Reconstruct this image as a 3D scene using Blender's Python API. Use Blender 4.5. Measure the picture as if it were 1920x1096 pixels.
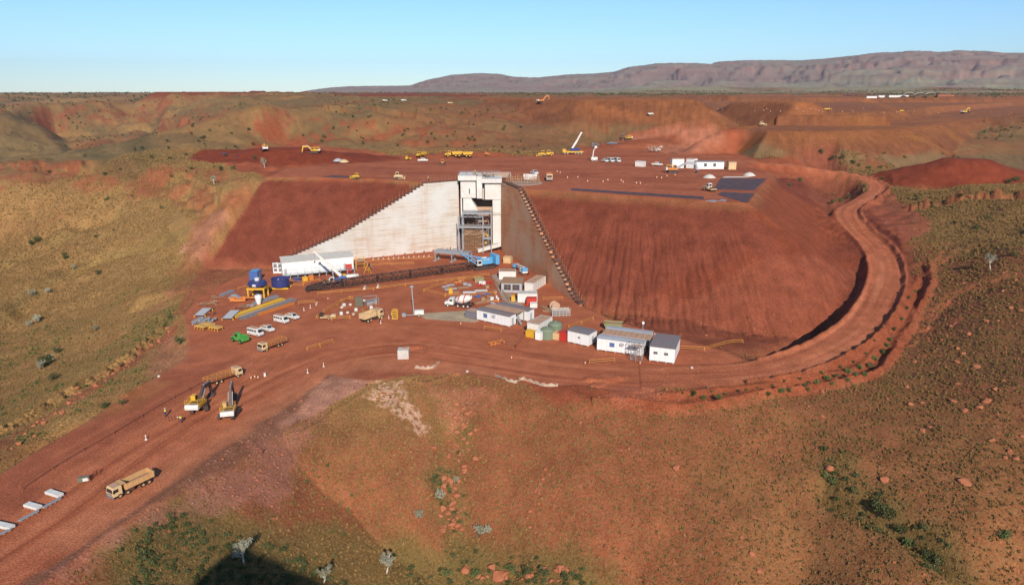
import bpy, math, random
import numpy as np
from mathutils import Vector, Matrix
for o in list(bpy.data.objects): bpy.data.objects.remove(o)
scene = bpy.context.scene
COL = scene.collection
R = math.radians
# ------------------------------------------------------------ camera, sky, sun, exposure
F = 1300.0; CX, CY = 960.0, 548.0; PITCH = R(16.0); CAMZ = 60.0
cp, sp = math.cos(PITCH), math.sin(PITCH)
cd = bpy.data.cameras.new('camera'); cam = bpy.data.objects.new('camera', cd); COL.objects.link(cam)
cam.location = (0, 0, CAMZ); cam.rotation_euler = (R(90) - PITCH, 0, 0)
cd.sensor_width = 36; cd.lens = 36 * F / 1920; cd.clip_start = 1; cd.clip_end = 40000
scene.camera = cam
SUN_EL, SUN_AZ = R(29), R(9)          # azimuth measured from straight behind the camera towards the right
tosun = Vector((math.sin(SUN_AZ) * math.cos(SUN_EL), -math.cos(SUN_AZ) * math.cos(SUN_EL), math.sin(SUN_EL)))
sd = bpy.data.lights.new('sun', 'SUN'); sun = bpy.data.objects.new('sun', sd); COL.objects.link(sun)
sd.energy = 5.0; sd.angle = R(0.5); sd.color = (1.0, 0.93, 0.82)
sun.rotation_euler = tosun.to_track_quat('Z', 'Y').to_euler()
w = bpy.data.worlds.new('World'); scene.world = w; w.use_nodes = True
nt = w.node_tree; nt.nodes.clear()
sky = nt.nodes.new('ShaderNodeTexSky'); sky.sky_type = 'NISHITA'; sky.sun_disc = False
sky.sun_elevation = SUN_EL; sky.sun_rotation = math.atan2(tosun.x, tosun.y)
sky.air_density = 1.0; sky.dust_density = 0.0; sky.ozone_density = 3.0; sky.altitude = 600
hs = nt.nodes.new('ShaderNodeHueSaturation'); hs.inputs['Saturation'].default_value = 1.0
bg = nt.nodes.new('ShaderNodeBackground'); bg.inputs['Strength'].default_value = 0.145
wo = nt.nodes.new('ShaderNodeOutputWorld')
tcw = nt.nodes.new('ShaderNodeTexCoord'); sxyz = nt.nodes.new('ShaderNodeSeparateXYZ'); nt.links.new(tcw.outputs['Generated'], sxyz.inputs[0])
rw = nt.nodes.new('ShaderNodeValToRGB'); rw.color_ramp.elements[0].position = 0.0; rw.color_ramp.elements[0].color = (.55, .68, .85, 1); rw.color_ramp.elements[1].position = .30; rw.color_ramp.elements[1].color = (.74, .90, .93, 1)
e_ = rw.color_ramp.elements.new(.10); e_.color = (.60, .76, .90, 1)
mw = nt.nodes.new('ShaderNodeMix'); mw.data_type = 'RGBA'; mw.blend_type = 'MULTIPLY'; mw.inputs[0].default_value = 1.0      # dry clear air: less glare low down than the sky model gives
nt.links.new(sxyz.outputs['Z'], rw.inputs[0]); nt.links.new(sky.outputs[0], hs.inputs['Color']); nt.links.new(hs.outputs[0], mw.inputs[6]); nt.links.new(rw.outputs[0], mw.inputs[7]); nt.links.new(mw.outputs[2], bg.inputs[0]); nt.links.new(bg.outputs[0], wo.inputs[0])
scene.view_settings.view_transform = 'Standard'; scene.view_settings.look = 'None'
scene.view_settings.exposure = 0.10; scene.view_settings.gamma = 1.0
scene.render.engine = 'CYCLES'
scene.cycles.max_bounces = 4; scene.cycles.diffuse_bounces = 2; scene.cycles.volume_bounces = 0
rng = np.random.default_rng(7); random.seed(7)

def ray(px, py):
    u = (px - CX) / F; v = (py - CY) / F
    return u, cp - v * sp, -(sp + v * cp)
def P(px, py, z=0.0):
    """photo pixel -> world point on the level z"""
    x, y, d = ray(px, py); t = (z - CAMZ) / d
    return (x * t, y * t, z)
def PD(px, py, D):
    """photo pixel -> world point at horizontal forward distance D"""
    x, y, d = ray(px, py); t = D / y
    return (x * t, D, CAMZ + d * t)

# ------------------------------------------------------------ noise
_perm = rng.permutation(4096).astype(np.int32)
_gx = np.cos(np.linspace(0, 2 * np.pi, 4096, endpoint=False)); _gy = np.sin(np.linspace(0, 2 * np.pi, 4096, endpoint=False)); _gx = _gx.astype(np.float32); _gy = _gy.astype(np.float32)
def perlin(x, y, seed=0):
    xi = np.floor(x).astype(np.int32); yi = np.floor(y).astype(np.int32)
    xf = x - xi; yf = y - yi
    u = xf * xf * xf * (xf * (xf * 6 - 15) + 10); v = yf * yf * yf * (yf * (yf * 6 - 15) + 10)
    def g(ix, iy, fx, fy):
        h = _perm[(_perm[(ix + seed * 131) & 4095] + iy) & 4095]
        return _gx[h] * fx + _gy[h] * fy
    a = g(xi, yi, xf, yf); b = g(xi + 1, yi, xf - 1, yf); c = g(xi, yi + 1, xf, yf - 1); d = g(xi + 1, yi + 1, xf - 1, yf - 1)
    return (a + u * (b - a) + v * ((c + u * (d - c)) - (a + u * (b - a)))) * 1.5
def fbm(x, y, s, o=4, seed=0, gain=.5):
    r = 0; a = 1; f = 1 / s; n = 0
    x = np.asarray(x, np.float32); y = np.asarray(y, np.float32)
    for i in range(o):
        r = r + a * perlin(x * f, y * f, seed + i); n += a; a *= gain; f *= 2.03
    return r / n
def fbm_m(m, s, o=4, seed=0):
    r = np.zeros(X.shape); r[m] = fbm(X[m], Y[m], s, o, seed); return r
def ridged(x, y, s, o=4, seed=0):
    r = 0; a = 1; f = 1 / s; n = 0
    for i in range(o):
        r = r + a * (1 - 2 * np.abs(perlin(x * f, y * f, seed + i))); n += a; a *= .5; f *= 2.07
    return r / n
def sstep(a, b, x):
    t = np.clip((x - a) / (b - a), 0, 1); return t * t * (3 - 2 * t)

# ------------------------------------------------------------ distances
def sdf(poly, X, Y, margin=60.0):
    """signed distance to a polygon (negative inside); far points get a big number"""
    p = np.array([q[:2] for q in poly], float)
    out = np.full(X.shape, 1e4)
    m = (X > p[:, 0].min() - margin) & (X < p[:, 0].max() + margin) & (Y > p[:, 1].min() - margin) & (Y < p[:, 1].max() + margin)
    x = X[m]; y = Y[m]
    if x.size == 0: return out
    d2 = np.full(x.shape, 1e12); ins = np.zeros(x.shape, bool)
    for i in range(len(p)):
        a = p[i]; b = p[(i + 1) % len(p)]; e = b - a; L = e @ e + 1e-9
        t = np.clip(((x - a[0]) * e[0] + (y - a[1]) * e[1]) / L, 0, 1)
        dx = x - a[0] - t * e[0]; dy = y - a[1] - t * e[1]
        d2 = np.minimum(d2, dx * dx + dy * dy)
        c = (a[1] > y) != (b[1] > y)
        if e[1] != 0: ins ^= c & (x < e[0] * (y - a[1]) / e[1] + a[0])
    out[m] = np.where(ins, -1, 1) * np.sqrt(d2)
    return out
def smooth_line(pts, n=6):
    """Catmull-Rom through points of any dimension"""
    p = [np.array(q, float) for q in pts]; p = [2 * p[0] - p[1]] + p + [2 * p[-1] - p[-2]]
    out = []
    for i in range(1, len(p) - 2):
        for k in range(n):
            t = k / n
            out.append(.5 * (2 * p[i] + (p[i + 1] - p[i - 1]) * t + (2 * p[i - 1] - 5 * p[i] + 4 * p[i + 1] - p[i + 2]) * t * t + (3 * p[i] - p[i - 1] - 3 * p[i + 1] + p[i + 2]) * t ** 3))
    out.append(p[-2]); return np.array(out)
def ldist(line, X, Y, margin=40.0):
    """distance to a polyline -> (distance signed by side, z on the line, arclength)"""
    p = np.array(line, float)
    D = np.full(X.shape, 1e4); Z = np.zeros(X.shape); S = np.zeros(X.shape)
    m = (X > p[:, 0].min() - margin) & (X < p[:, 0].max() + margin) & (Y > p[:, 1].min() - margin) & (Y < p[:, 1].max() + margin)
    x = X[m]; y = Y[m]
    if x.size == 0: return D, Z, S
    best = np.full(x.shape, 1e12); sg = np.ones(x.shape); z = np.zeros(x.shape); s = np.zeros(x.shape); acc = 0
    for i in range(len(p) - 1):
        a = p[i]; b = p[i + 1]; e = b[:2] - a[:2]; L = e @ e + 1e-9
        t = np.clip(((x - a[0]) * e[0] + (y - a[1]) * e[1]) / L, 0, 1)
        dx = x - a[0] - t * e[0]; dy = y - a[1] - t * e[1]; d2 = dx * dx + dy * dy
        c = d2 < best; best[c] = d2[c]
        sg[c] = np.sign(e[0] * dy - e[1] * dx)[c]
        if p.shape[1] > 2: z[c] = (a[2] + t * (b[2] - a[2]))[c]
        s[c] = (acc + t * math.sqrt(L))[c]; acc += math.sqrt(L)
    D[m] = np.sqrt(best) * np.where(sg == 0, 1, sg); Z[m] = z; S[m] = s
    return D, Z, S
# ------------------------------------------------------------ THE LAND: one sheet, polar grid round the place below the camera
ZT = 27.0
th = np.concatenate([np.arange(-180, -45, 2.0), np.arange(-45, 45, 0.088), np.arange(45, 180.01, 2.0)])
th = np.radians(th)
pys = np.arange(1420, 232, -1.35)
def drop(py): v = (py - CY) / F; return (cp - v * sp) / (sp + v * cp)
Dn = np.array([CAMZ * drop(q) * (1.0 if q > 700 else 1.0 - .42 * ((700 - q) / 470.0) ** 1.2) for q in pys])
Dn = np.maximum.accumulate(Dn)
Dr = np.concatenate([[1.0, 12, 24, 34], Dn[Dn > 38]])
step = 1.0085
far = [Dr[-1]]
while far[-1] < 9500: far.append(far[-1] * step)
Dr = np.concatenate([Dr, far[1:], [12000, 16000, 25000]])
TH, DD = np.meshgrid(th, Dr)           # rows = distance
X = (DD * np.sin(TH)).astype(np.float32); Y = (DD * np.cos(TH)).astype(np.float32)
NR, NC = X.shape
lnD = np.log(DD)
# natural ground: spots read off the photograph (pixel, height)
ctl = [ # foreground
 (560,760,-1),(600,715,0),(760,725,0),(900,735,0),(1100,752,0),(1400,745,1),(1650,700,2),
 (430,930,-7),(560,860,-5),(700,800,-3.5),(700,900,-9),(850,850,-8),(1000,850,-7),(1200,850,-6),(1400,850,-5),(1600,850,-2),(1800,850,1),
 (450,1010,-14),(600,1000,-15),(800,1000,-16),(1000,1000,-15),(1200,1000,-14),(1400,1000,-12),(1600,1000,-9),(1850,1000,-4),
 (300,1090,-24),(600,1090,-23),(900,1090,-23),(1200,1090,-20),(1500,1090,-17),(1900,1090,-9),(300,1000,-14),(120,1090,-16),
 (1750,700,3.5),(1880,720,6.5),(1800,600,7),(1900,600,9.5),(1900,520,13),(1800,500,10.5),(1900,460,18),
 # pad
 (400,700,0),(500,620,0),(700,600,0),(900,600,0),(1100,640,0),(1300,640,0),(1450,630,-1),(500,530,-1),(300,800,0),(100,950,0),(700,500,0),(860,500,0),
 (960,500,0),(1200,560,0),(1560,500,6.5),(1600,470,9.6),(1570,430,12.8),(1590,530,5.4),(1540,550,3),(1500,580,0),
 # left valley side
 (0,870,-1),(150,790,-1),(300,690,-1),(0,800,-5),(150,700,-5),(270,620,-4),(380,540,-1),(350,520,0),(0,720,-11),(120,640,-10),(230,570,-6),
 (0,620,-14),(100,560,-10),(0,520,-10),(200,480,-2),(300,480,2),(330,420,11),(400,370,19),(440,420,13.6),(475,370,21),(400,480,5),(360,530,.5),(440,340,25.5),(100,440,0),(0,440,-4),(200,390,10),(0,370,12),(120,350,17),
 (280,350,19),(0,318,21),(100,318,22),(180,312,24),(230,300,28),(330,300,28),(420,310,27.5),
 # valley behind the outcrop
 (0,290,2),(100,290,2),(180,285,2),(260,275,6),(330,268,14),(400,262,20),(100,255,6),(0,240,14),(150,230,16),(250,222,24),(60,205,40),(200,205,38),(300,205,38),(300,240,16),(0,205,42),
 (60,185,53),(200,183,54),(300,183,54),(400,188,52),(380,225,36),(480,225,40),
 # middle
 (480,300,27.5),(600,290,27.5),(620,270,30),(520,262,31),(760,275,29),(900,280,28),(700,245,36),(850,245,36),(1000,250,34),(700,215,46),(900,215,44),(500,205,50),(700,195,51),(900,197,50),
 (1000,280,28),(1100,270,29),(1150,245,33),(1250,270,28.5),(1300,245,33),(1400,290,27.5),(1150,215,43),(1300,225,40),
 (700,183,54.5),(1000,186,54),(1200,188,53.5),
 # right
 (1450,300,27),(1560,300,26),(1650,310,24),(1750,330,21),(1880,330,20),(1700,290,26.5),(1850,285,27),(1480,360,20),(1540,380,16),(1600,370,16),(1700,370,19),(1700,420,15),(1620,480,9),
 (1760,440,14),(1800,420,15.5),(1900,430,17),(1760,380,19),(1900,372,24),(1800,366,23),(1500,450,14),(1560,440,12),(1700,560,4.6),(1640,640,2),(1745,600,5),(1780,540,8),
 (1900,292,25),(1980,295,25),(1600,200,46),(1900,200,47),(1500,186,53.5),(1800,192,51.5)]
W = np.array([P(*c) for c in ctl])
extra = []
for a in range(-180, 181, 15):      # farther out and behind the camera
    for D, z in ((2200, 59.0), (4000, 58.0), (20000, 50.0)): extra.append((D * math.sin(R(a)), D * math.cos(R(a)), z))
for a in (-170, -140, -110, -80, 80, 110, 140, 170):
    zz = {-80: -6, -110: -4, -140: 6, -170: 6, 170: 2, 140: 4, 110: 4, 80: 4}[a]
    extra.append((70 * math.sin(R(a)), 70 * math.cos(R(a)), -22 if abs(a) > 90 else -14)); extra.append((250 * math.sin(R(a)), 250 * math.cos(R(a)), zz)); extra.append((700 * math.sin(R(a)), 700 * math.cos(R(a)), 25))
for a in (-60, 0, 60): extra.append((25 * math.sin(R(a)), 25 * math.cos(R(a)), -26))
for a, D, z in ((-50, 150, -2), (-50, 300, 5), (-50, 600, 20), (50, 120, 0), (50, 200, 16), (50, 400, 24), (-50, 1000, 50), (50, 1000, 50), (0, 1300, 56), (-25, 1300, 57.5), (25, 1300, 55)):
    extra.append((D * math.sin(R(a)), D * math.cos(R(a)), z))
W = np.vstack([W, np.array(extra)])
wt = np.arctan2(W[:, 0], W[:, 1]); wl = np.log(np.hypot(W[:, 0], W[:, 1]))
def feat(t, l): return np.stack([t * 1.4, l * 1.0], -1)
def phi(d): return np.sqrt(d * d + 0.0009) * 1.0
C = feat(wt, wl); n = len(C)
K = phi(np.linalg.norm(C[:, None] - C[None], axis=-1)) - np.eye(n) * 0.004
A = np.zeros((n + 3, n + 3)); A[:n, :n] = K; A[:n, n] = 1; A[:n, n + 1:] = C; A[n, :n] = 1; A[n + 1:, :n] = C.T
sol = np.linalg.solve(A, np.concatenate([W[:, 2], [0, 0, 0]]))
H = np.zeros(X.shape)
fx = (TH * 1.4).astype(np.float32); fl = lnD.astype(np.float32)
for i in range(n):
    dx = fx - np.float32(C[i, 0]); dl = fl - np.float32(C[i, 1])
    H += sol[i] * np.sqrt(dx * dx + dl * dl + np.float32(.0009))
H += sol[n] + sol[n + 1] * fx + sol[n + 2] * fl
H = np.clip(H, -30, 66)
NAT = H.copy()
# small relief, growing with distance
rough = np.clip(DD / 150, .5, 6)
H += .55 * rough * fbm(X, Y, 38, 5, 3) * sstep(60, 120, DD) + 1.2 * np.clip(rough - .8, 0, 3) * (ridged(X, Y, 34, 5, 333) * .5) * (1 - .85 * sstep(R(2), R(7), TH) * (DD > 350)) * sstep(200, 350, DD) + .35 * fbm(X, Y, 7, 3, 9) * sstep(40, 80, DD)
H += -1.6 * np.clip(ridged(X, Y, 60, 3, 21) - .45, 0, 1) * np.clip(DD / 150, 1, 4)
hills = sstep(380, 600, DD) * (1 - sstep(1400, 2400, DD)) * (1 - .9 * sstep(R(2), R(6), TH))
H += hills * (2.2 * ridged(X, Y, 120, 5, 31) - 1.4)
# terraces of rock where the slopes are steep (outcrops)
def fillpoly(px, z): return [P(a, b, z) for a, b in px]
def outcrop(line, width, up, seed=0, steps=2):
    """a band of ledges: the ground steps up across the line (line given as world points, climbing to its left side)"""
    global H
    d, z, s = ldist(line, X, Y, width * 6 + 10)
    mm = np.abs(d) < width * 6 + 10
    d2 = d + fbm_m(mm, width * 2.2, 3, seed) * width * 1.3
    f = 0
    for k in range(steps):
        f = f + sstep(-.12 * width, .12 * width, d2 - (k - (steps - 1) / 2) * width * .7) / steps
    fall = np.exp(-(d / (width * 3.2)) ** 2)
    H = H + up * (f - sstep(-width * 3, width * 3, d)) * fall
def grade(poly, z, kf, kc, wob=0.0, seed=5):
    """level a polygon, with fill slope kf and cut slope kc outside it"""
    global H
    d = sdf(poly, X, Y, 90)
    dd = np.maximum(d + (fbm_m(d < 1e3, 14, 3, seed) * wob if wob else 0), 0)
    dd = np.where(d < 0, 0, dd)
    m = d < 1e3
    H[m] = np.clip(H, z - kf * dd, z + kc * dd)[m]
    return d
def road(line, hw, kf, kc, berm_out=0.0, side=1):
    global H
    L = smooth_line(line, 8)
    d, z, s = ldist(L, X, Y, 70)
    a = np.maximum(np.abs(d) - hw, 0); m = np.abs(d) < 1e3
    H[m] = np.clip(H, z - kf * a, z + kc * a)[m]
    return L, d, s
def berm(L, off, wd, h, s0=0, s1=1e9, seed=2):
    """a windrow along a line, off metres to its side (+ = left)"""
    global H
    d, z, s = ldist(L, X, Y, 40)
    mm = np.abs(d - off) < wd + 2; q = np.abs(d - off - .6 * fbm_m(mm, 9, 2, seed))
    H = H + h * (.8 + .5 * fbm_m(mm, 4, 2, seed + 4)) * np.clip(1 - q / wd, 0, 1) * ((s > s0) & (s < s1) & (np.abs(d) < 1e3))
def mound(px, py, z, r, h, rx=1.0, rot=0, p=1.0, seed=0):
    global H
    c = P(px, py, z); ca, sa = math.cos(rot), math.sin(rot)
    dx = X - c[0]; dy = Y - c[1]; u = (dx * ca + dy * sa) / rx; v = -dx * sa + dy * ca
    q = np.hypot(u, v); mm = q < r * 1.6; q = q[mm] + r * .18 * fbm(X[mm], Y[mm], r * .8, 3, seed)
    H[mm] = np.maximum(H[mm], z - .5 + np.minimum(h, (h + .5) * np.clip(1.25 * (1 - q / r), -1, 1)))
oc = lambda pts: smooth_line([P(*q) for q in pts], 4)
outcrop(oc([(400,352,24),(350,342,23),(300,335,21),(200,325,21),(100,322,20),(0,320,19),(-120,322,18)][::-1]), 5.0, 7, 41, 3)
outcrop(oc([(-60,215,36),(60,214,36),(150,212,36),(240,212,37),(320,212,38),(380,215,40)]), 9, 10, 42, 2)
outcrop(oc([(560,232,38),(640,228,40),(760,230,40),(880,232,39)]), 8, 5, 43, 2)
outcrop(oc([(1710,395,16),(1780,396,17),(1850,396,18),(1950,400,19)]), 2.0, 6.0, 44, 2)
outcrop(oc([(1740,490,10),(1800,475,12),(1860,462,14),(1960,455,16)]), 3.2, 1.6, 45, 2)
outcrop(oc([(-40,850,-6),(60,800,-6),(180,730,-6.5),(260,670,-6),(330,610,-5)]), 2.0, 2.2, 46, 2)
outcrop(oc([(1700,610,7),(1760,560,8),(1800,540,9),(1900,520,13)]), 3.0, 1.0, 47, 2)
# creeks / gullies
def gully(pts, wd, dp, seed=1):
    global H
    L = oc(pts); d, z, s = ldist(L, X, Y, 50)
    q = np.abs(d + wd * .8 * fbm_m(np.abs(d) < wd * 5, wd * 4, 3, seed))
    H = H - dp * np.exp(-(q / wd) ** 2) * (np.abs(d) < 1e3)
gully([(0,510,-10),(90,450,-3),(170,430,2),(230,405,8)], 3, 2.2)
gully([(0,600,-12),(60,560,-10),(180,500,-6),(300,470,2)], 3, 2.6)
gully([(850,760,-2),(860,860,-8),(850,960,-14),(900,1080,-22)], 4, 2.0)
gully([(1550,880,-3),(1640,970,-7),(1760,1060,-9),(1860,1140,-10)], 1.6, 3.2)
gully([(1100,1120,-22),(1000,1075,-22),(900,1080,-22),(780,1085,-22)], 4, 2.5)
gully([(180,300,2),(80,240,8),(40,215,26)], 14, 5); gully([(300,280,5),(290,235,16),(340,195,40)], 12, 7)
# far ranges: skyline read off the photograph
sky_px = [(-900,150),(-500,170),(0,186),(480,184),(540,176),(600,166),(650,162),(720,161),(770,160),(800,150),(850,141),(890,138),(930,139),(970,144),(1010,146),(1060,141),(1120,139),(1150,136),(1180,127),(1230,121),(1330,119),(1400,115),(1500,115),(1560,110),(1600,106),(1650,101),(1700,98),(1760,99),(1800,97),(1920,99),(2200,104),(2600,120),(3200,150)]
sx = np.array([math.atan((a - CX) / F / (cp - (b - CY) / F * sp)) for a, b in sky_px])
st = np.array([-(ray(a, b)[2]) / math.hypot(ray(a, b)[0], ray(a, b)[1]) * -1 for a, b in sky_px])
crestD = np.interp(np.degrees(TH), [-60, -20, -10, 0, 8, 16, 30, 60], [7500, 7500, 7200, 6800, 6300, 5900, 5600, 5400])
crz = CAMZ + crestD * np.interp(TH, sx, st)
base = 58.0
t = np.clip((DD - 2900) / (crestD - 2900), 0, 1.0)
prof = np.where(t < .35, t * .45, .1575 + (t - .35) * 1.0 / .5 * .8425 * .77)
prof = np.clip(prof, 0, 1); prof = np.where(t >= .9, 1, np.minimum(prof, 1)) * 1.0
prof = sstep(0, 1, t) * .35 + .65 * np.clip((t - .28) / .62, 0, 1) ** .85
amp = np.maximum(crz - base, 0)
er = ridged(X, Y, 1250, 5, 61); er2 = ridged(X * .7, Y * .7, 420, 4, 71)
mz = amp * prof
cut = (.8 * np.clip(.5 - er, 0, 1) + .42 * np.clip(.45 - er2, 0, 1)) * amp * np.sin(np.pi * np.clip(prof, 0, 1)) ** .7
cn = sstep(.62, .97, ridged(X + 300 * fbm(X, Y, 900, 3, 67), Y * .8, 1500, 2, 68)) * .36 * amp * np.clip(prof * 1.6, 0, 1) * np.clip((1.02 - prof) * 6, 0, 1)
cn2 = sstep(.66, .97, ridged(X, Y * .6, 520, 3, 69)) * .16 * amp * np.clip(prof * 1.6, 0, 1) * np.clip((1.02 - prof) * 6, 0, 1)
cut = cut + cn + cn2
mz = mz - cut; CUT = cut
# ledges
lv = 34.0; q = mz / lv + .25 * fbm(X, Y, 900, 3, 66); fr = q - np.floor(q)
mz = np.where((mz > 40), mz + (sstep(.35, .75, fr) - fr) * lv * .75 * np.sin(np.pi * np.clip(prof, 0, 1)) ** .5, mz)
mz = np.where(DD > crestD, amp * np.clip(1 - (DD - crestD) / 6000, .3, 1) * .93, mz)
lowh = 26 * np.clip(ridged(X, Y, 900, 4, 81) + .15, 0, 1) * sstep(2100, 2900, DD) * (1 - sstep(3900, 5200, DD)) * sstep(R(2), R(12), TH)
MT = sstep(2900, 3300, DD)
H = np.where(DD > 2400, H + lowh, H); H = H + np.where(amp > 1, mz, 0)

# mine benches at the right (fills), then the platform, pads and roads
def bench(px, z, k=.75, seed=5): return grade(fillpoly(px, z), z, k, .72, 2.0, seed)
d_b3 = bench([(1340,183),(1420,180),(1580,180),(1660,184),(1700,190),(1500,192),(1380,190)], 54, .6)
d_b3b = bench([(820,181),(1000,183),(1180,182),(1300,183),(1310,188),(1100,187),(900,184)], 55.5, .6)
d_b2 = bench([(1300,204),(1420,209),(1560,212),(1700,212),(1920,206),(2100,200),(2100,188),(1800,192),(1500,192),(1330,190),(1290,195)], 46.5, .6)
d_b1 = bench([(1350,243),(1400,246),(1560,247),(1700,243),(1820,228),(1960,215),(2200,208),(2200,198),(1900,199),(1760,212),(1700,226),(1560,232),(1430,233),(1380,238)], 40.0, .62)
d_b0 = bench([(1180,219),(1260,218),(1300,222),(1290,226),(1240,228),(1190,226)], 39, .4)
d_lf = grade([((a - CX) / F * D, D, 0) for a, D in ((318,1150),(400,1100),(470,1120),(500,1300),(440,1500),(320,1450))], 62.3, .5, 3, 3, 5)
d_ld = grade([((a - CX) / F * D, D, 0) for a, D in ((520,1150),(700,1050),(900,1000),(940,1300),(740,1500),(520,1500))], 57.5, .3, 3, 3, 5)
plat_px = [(500,332),(600,333),(700,335),(790,341),(856,347),(870,352),(935,352),(948,352),(1100,361),(1280,373),(1405,381),(1425,355),(1443,334),(1440,322),(1400,312),(1420,300),(1380,288),(1250,288),(1190,272),(1120,280),(1000,292),(880,296),(760,299),(640,304),(540,315)]
plat = fillpoly(plat_px, ZT)
KF = np.interp(X, [-108, -80, -20, 19, 45, 80], [.60, .63, .66, .68, .66, .64])
d_plat = grade(plat, ZT, KF, 1.0)
emb = [P(500,332,ZT), P(700,334,ZT), P(860,346,ZT), P(862,466,0), P(560,498,0), P(440,522,0), P(262,550,0)]
d_emb = sdf(emb, X, Y); be = 1 - sstep(-1, 5, d_emb)
H = np.where(d_emb < 10, H * (1 - be) + np.maximum(ZT - KF * np.maximum(d_plat, 0), -.5) * be, H)
H = np.where(np.isfinite(d_plat), H, H)
# rilled face of the embankments
slope_zone = sstep(1, 6, d_plat) * (1 - sstep(43, 54, d_plat)) * (d_plat < 1e3)
cx0, cy0 = P(1230, 330, ZT)[:2]
ang = np.arctan2(X - cx0, -(Y - cy0 - 30)) * 80
wrp = .9 * fbm_m(slope_zone > 0, 12, 3, 401)
rl = 1 - np.abs(perlin((ang + wrp) / 2.3, d_plat / 40, 5)) * 3.0
H -= slope_zone * (.6 * sstep(10, 26, d_plat + 6 * fbm_m(slope_zone > 0, 14, 2, 405))) * np.clip(rl, 0, 1) * (X > 0) * (.5 + .8 * np.clip(fbm_m(slope_zone > 0, 25, 2, 402) + .4, 0, 1))
rl2 = 1 - np.abs(perlin((ang - wrp) / 1.2, d_plat / 25, 7)) * 3.0
H -= slope_zone * .35 * sstep(6, 18, d_plat) * np.clip(rl2, 0, 1) * (X > 0)
H -= slope_zone * .22 * np.abs(perlin((ang + wrp) / .8, d_plat / 12, 6)) * sstep(5, 20, d_plat) * (X > 0)
H += slope_zone * .18 * fbm_m(slope_zone > 0, 2.2, 3, 403)
# spoil heaps
mound(540, 300, 27, 26, 6.5, 2.0, 0, seed=3); mound(650, 296, 27, 12, 3, 2.5, 0, seed=4); mound(460, 296, 27, 14, 3, 2.0, 0, seed=5)
mound(1800, 338, 21, 25, 10.5, 1.7, -.25, seed=6); mound(1215, 270, 28.5, 15, 3.4, 1.6, 0, seed=7)
mound(1560, 215, 46.5, 8, .2, 3, 0)
# haul road round the fill
haul = [P(*q) for q in [(0,1060,0),(150,960,0),(330,830,0),(520,720,0),(640,670,0),(760,655,0),(900,672,0),(1050,695,0),(1200,704,.3),(1330,703,.9),(1450,690,1.8),(1550,655,3),(1620,605,4.6),(1655,550,6.4),(1662,505,8.2),(1645,465,10),(1605,425,12.6),(1592,395,14.8),(1625,372,17),(1648,352,18.8),(1620,334,21),(1540,317,23.6),(1440,306,26.3),(1350,303,27)]]
HL = smooth_line(haul, 8)
hd, hz, hsn = ldist(HL, X, Y, 90)
i_seg = int(len(HL) * 0.0)
# width: wide near the pad, 7.5 m half on the curve, 5 on the top part
cum = np.concatenate([[0], np.cumsum(np.hypot(np.diff(HL[:, 0]), np.diff(HL[:, 1])))])
def s_at(k): return float(np.interp(k * 8, np.arange(len(cum)), cum))
hw = np.interp(hsn, [0, s_at(3), s_at(9), s_at(12), s_at(15), s_at(17), s_at(20), s_at(23)], [9, 8, 6, 5.2, 5.2, 4.6, 4.0, 4.2])
m = np.abs(hd) < 1e3
# pads first
pad_px = [(-40,915),(60,850),(160,792),(270,722),(345,672),(352,640),(345,590),(372,556),(440,520),(515,503),(560,498),(862,466),(938,470),(1080,572),(1150,600),(1260,630),(1330,650),(1400,676),(1300,716),(1180,735),(1000,722),(860,706),(780,704),(700,714),(600,708),(480,800),(300,932),(60,1105),(-60,1200)]
WL0 = P(545,498,0)[:2]; WL1 = P(862,466,0)[:2]; WR0 = P(940,470,0)[:2]; WR1 = P(1086,573,0)[:2]
pad = fillpoly(pad_px, 0)
pad[10:14] = [(WL0[0], WL0[1] + 1.2, 0), (WL1[0] + .3, WL1[1] + 1.2, 0), (WL1[0] + .6, WL1[1] + 11.5, 0), (WR0[0] - .6, WR0[1] + 14, 0), (WR0[0] + .8, WR0[1] + 1.2, 0), (WR1[0] + 1.0, WR1[1], 0)]
d_pad = grade(pad, 0.0, .62, 60.0)
# the haul road proper
a = np.maximum(np.abs(hd) - hw, 0); rs = sstep(s_at(9), s_at(12), hsn)
kf = np.where(hd > 0, 1.15, .55); kc = 1.0
Hr = np.clip(H, hz - kf * a, hz + kc * a)
H = np.where(m & (hsn > s_at(8)), Hr, H)
# the ditch between the road and the toe of the fill
dq = np.exp(-((hd - hw - 5.5) / 3.0) ** 2) * m * sstep(s_at(10) , s_at(11), hsn) * (1 - sstep(s_at(13), s_at(14.5), hsn))
H -= dq * 2.6
# windrows
def hberm(off_fn, wd, h, s0, s1, seed):
    global H
    mm = np.abs(hd - off_fn) < wd + 2; q = np.abs(hd - off_fn - .5 * fbm_m(mm, 10, 2, seed))
    H = H + np.where(m & (hsn > s0) & (hsn < s1), h * (.85 + .6 * fbm_m(mm, 3.5, 2, seed + 4)) * np.clip(1 - q / wd, 0, 1), 0)
hberm(-hw + .2, 1.2, 1.6, s_at(9.4), s_at(21), 3)
hberm(hw - .2, 1.1, .7, s_at(10), s_at(16), 5)
ob = oc([(1110,752,.1),(1200,748,.1),(1300,752,.3),(1400,745,.9),(1500,730,1.2),(1600,712,2),(1650,690,2.6),(1690,630,4),(1720,580,5.4),(1745,530,7),(1740,505,8)])
grade_d, gz, gs = ldist(ob, X, Y, 60)
berm(ob, 0, 1.6, 1.7, seed=12)
ob2 = oc([(1230,735,.1),(1400,728,1),(1520,708,1.6),(1610,680,2.8),(1660,630,4),(1700,570,5.4),(1720,520,7.4)])
berm(ob2, 0, 1.2, .9, seed=15)
berm(oc([(560,790,0),(640,750,0),(700,722,0),(745,712,0),(800,716,0),(860,706,0)]), 0, .7, .45, seed=16)
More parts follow.
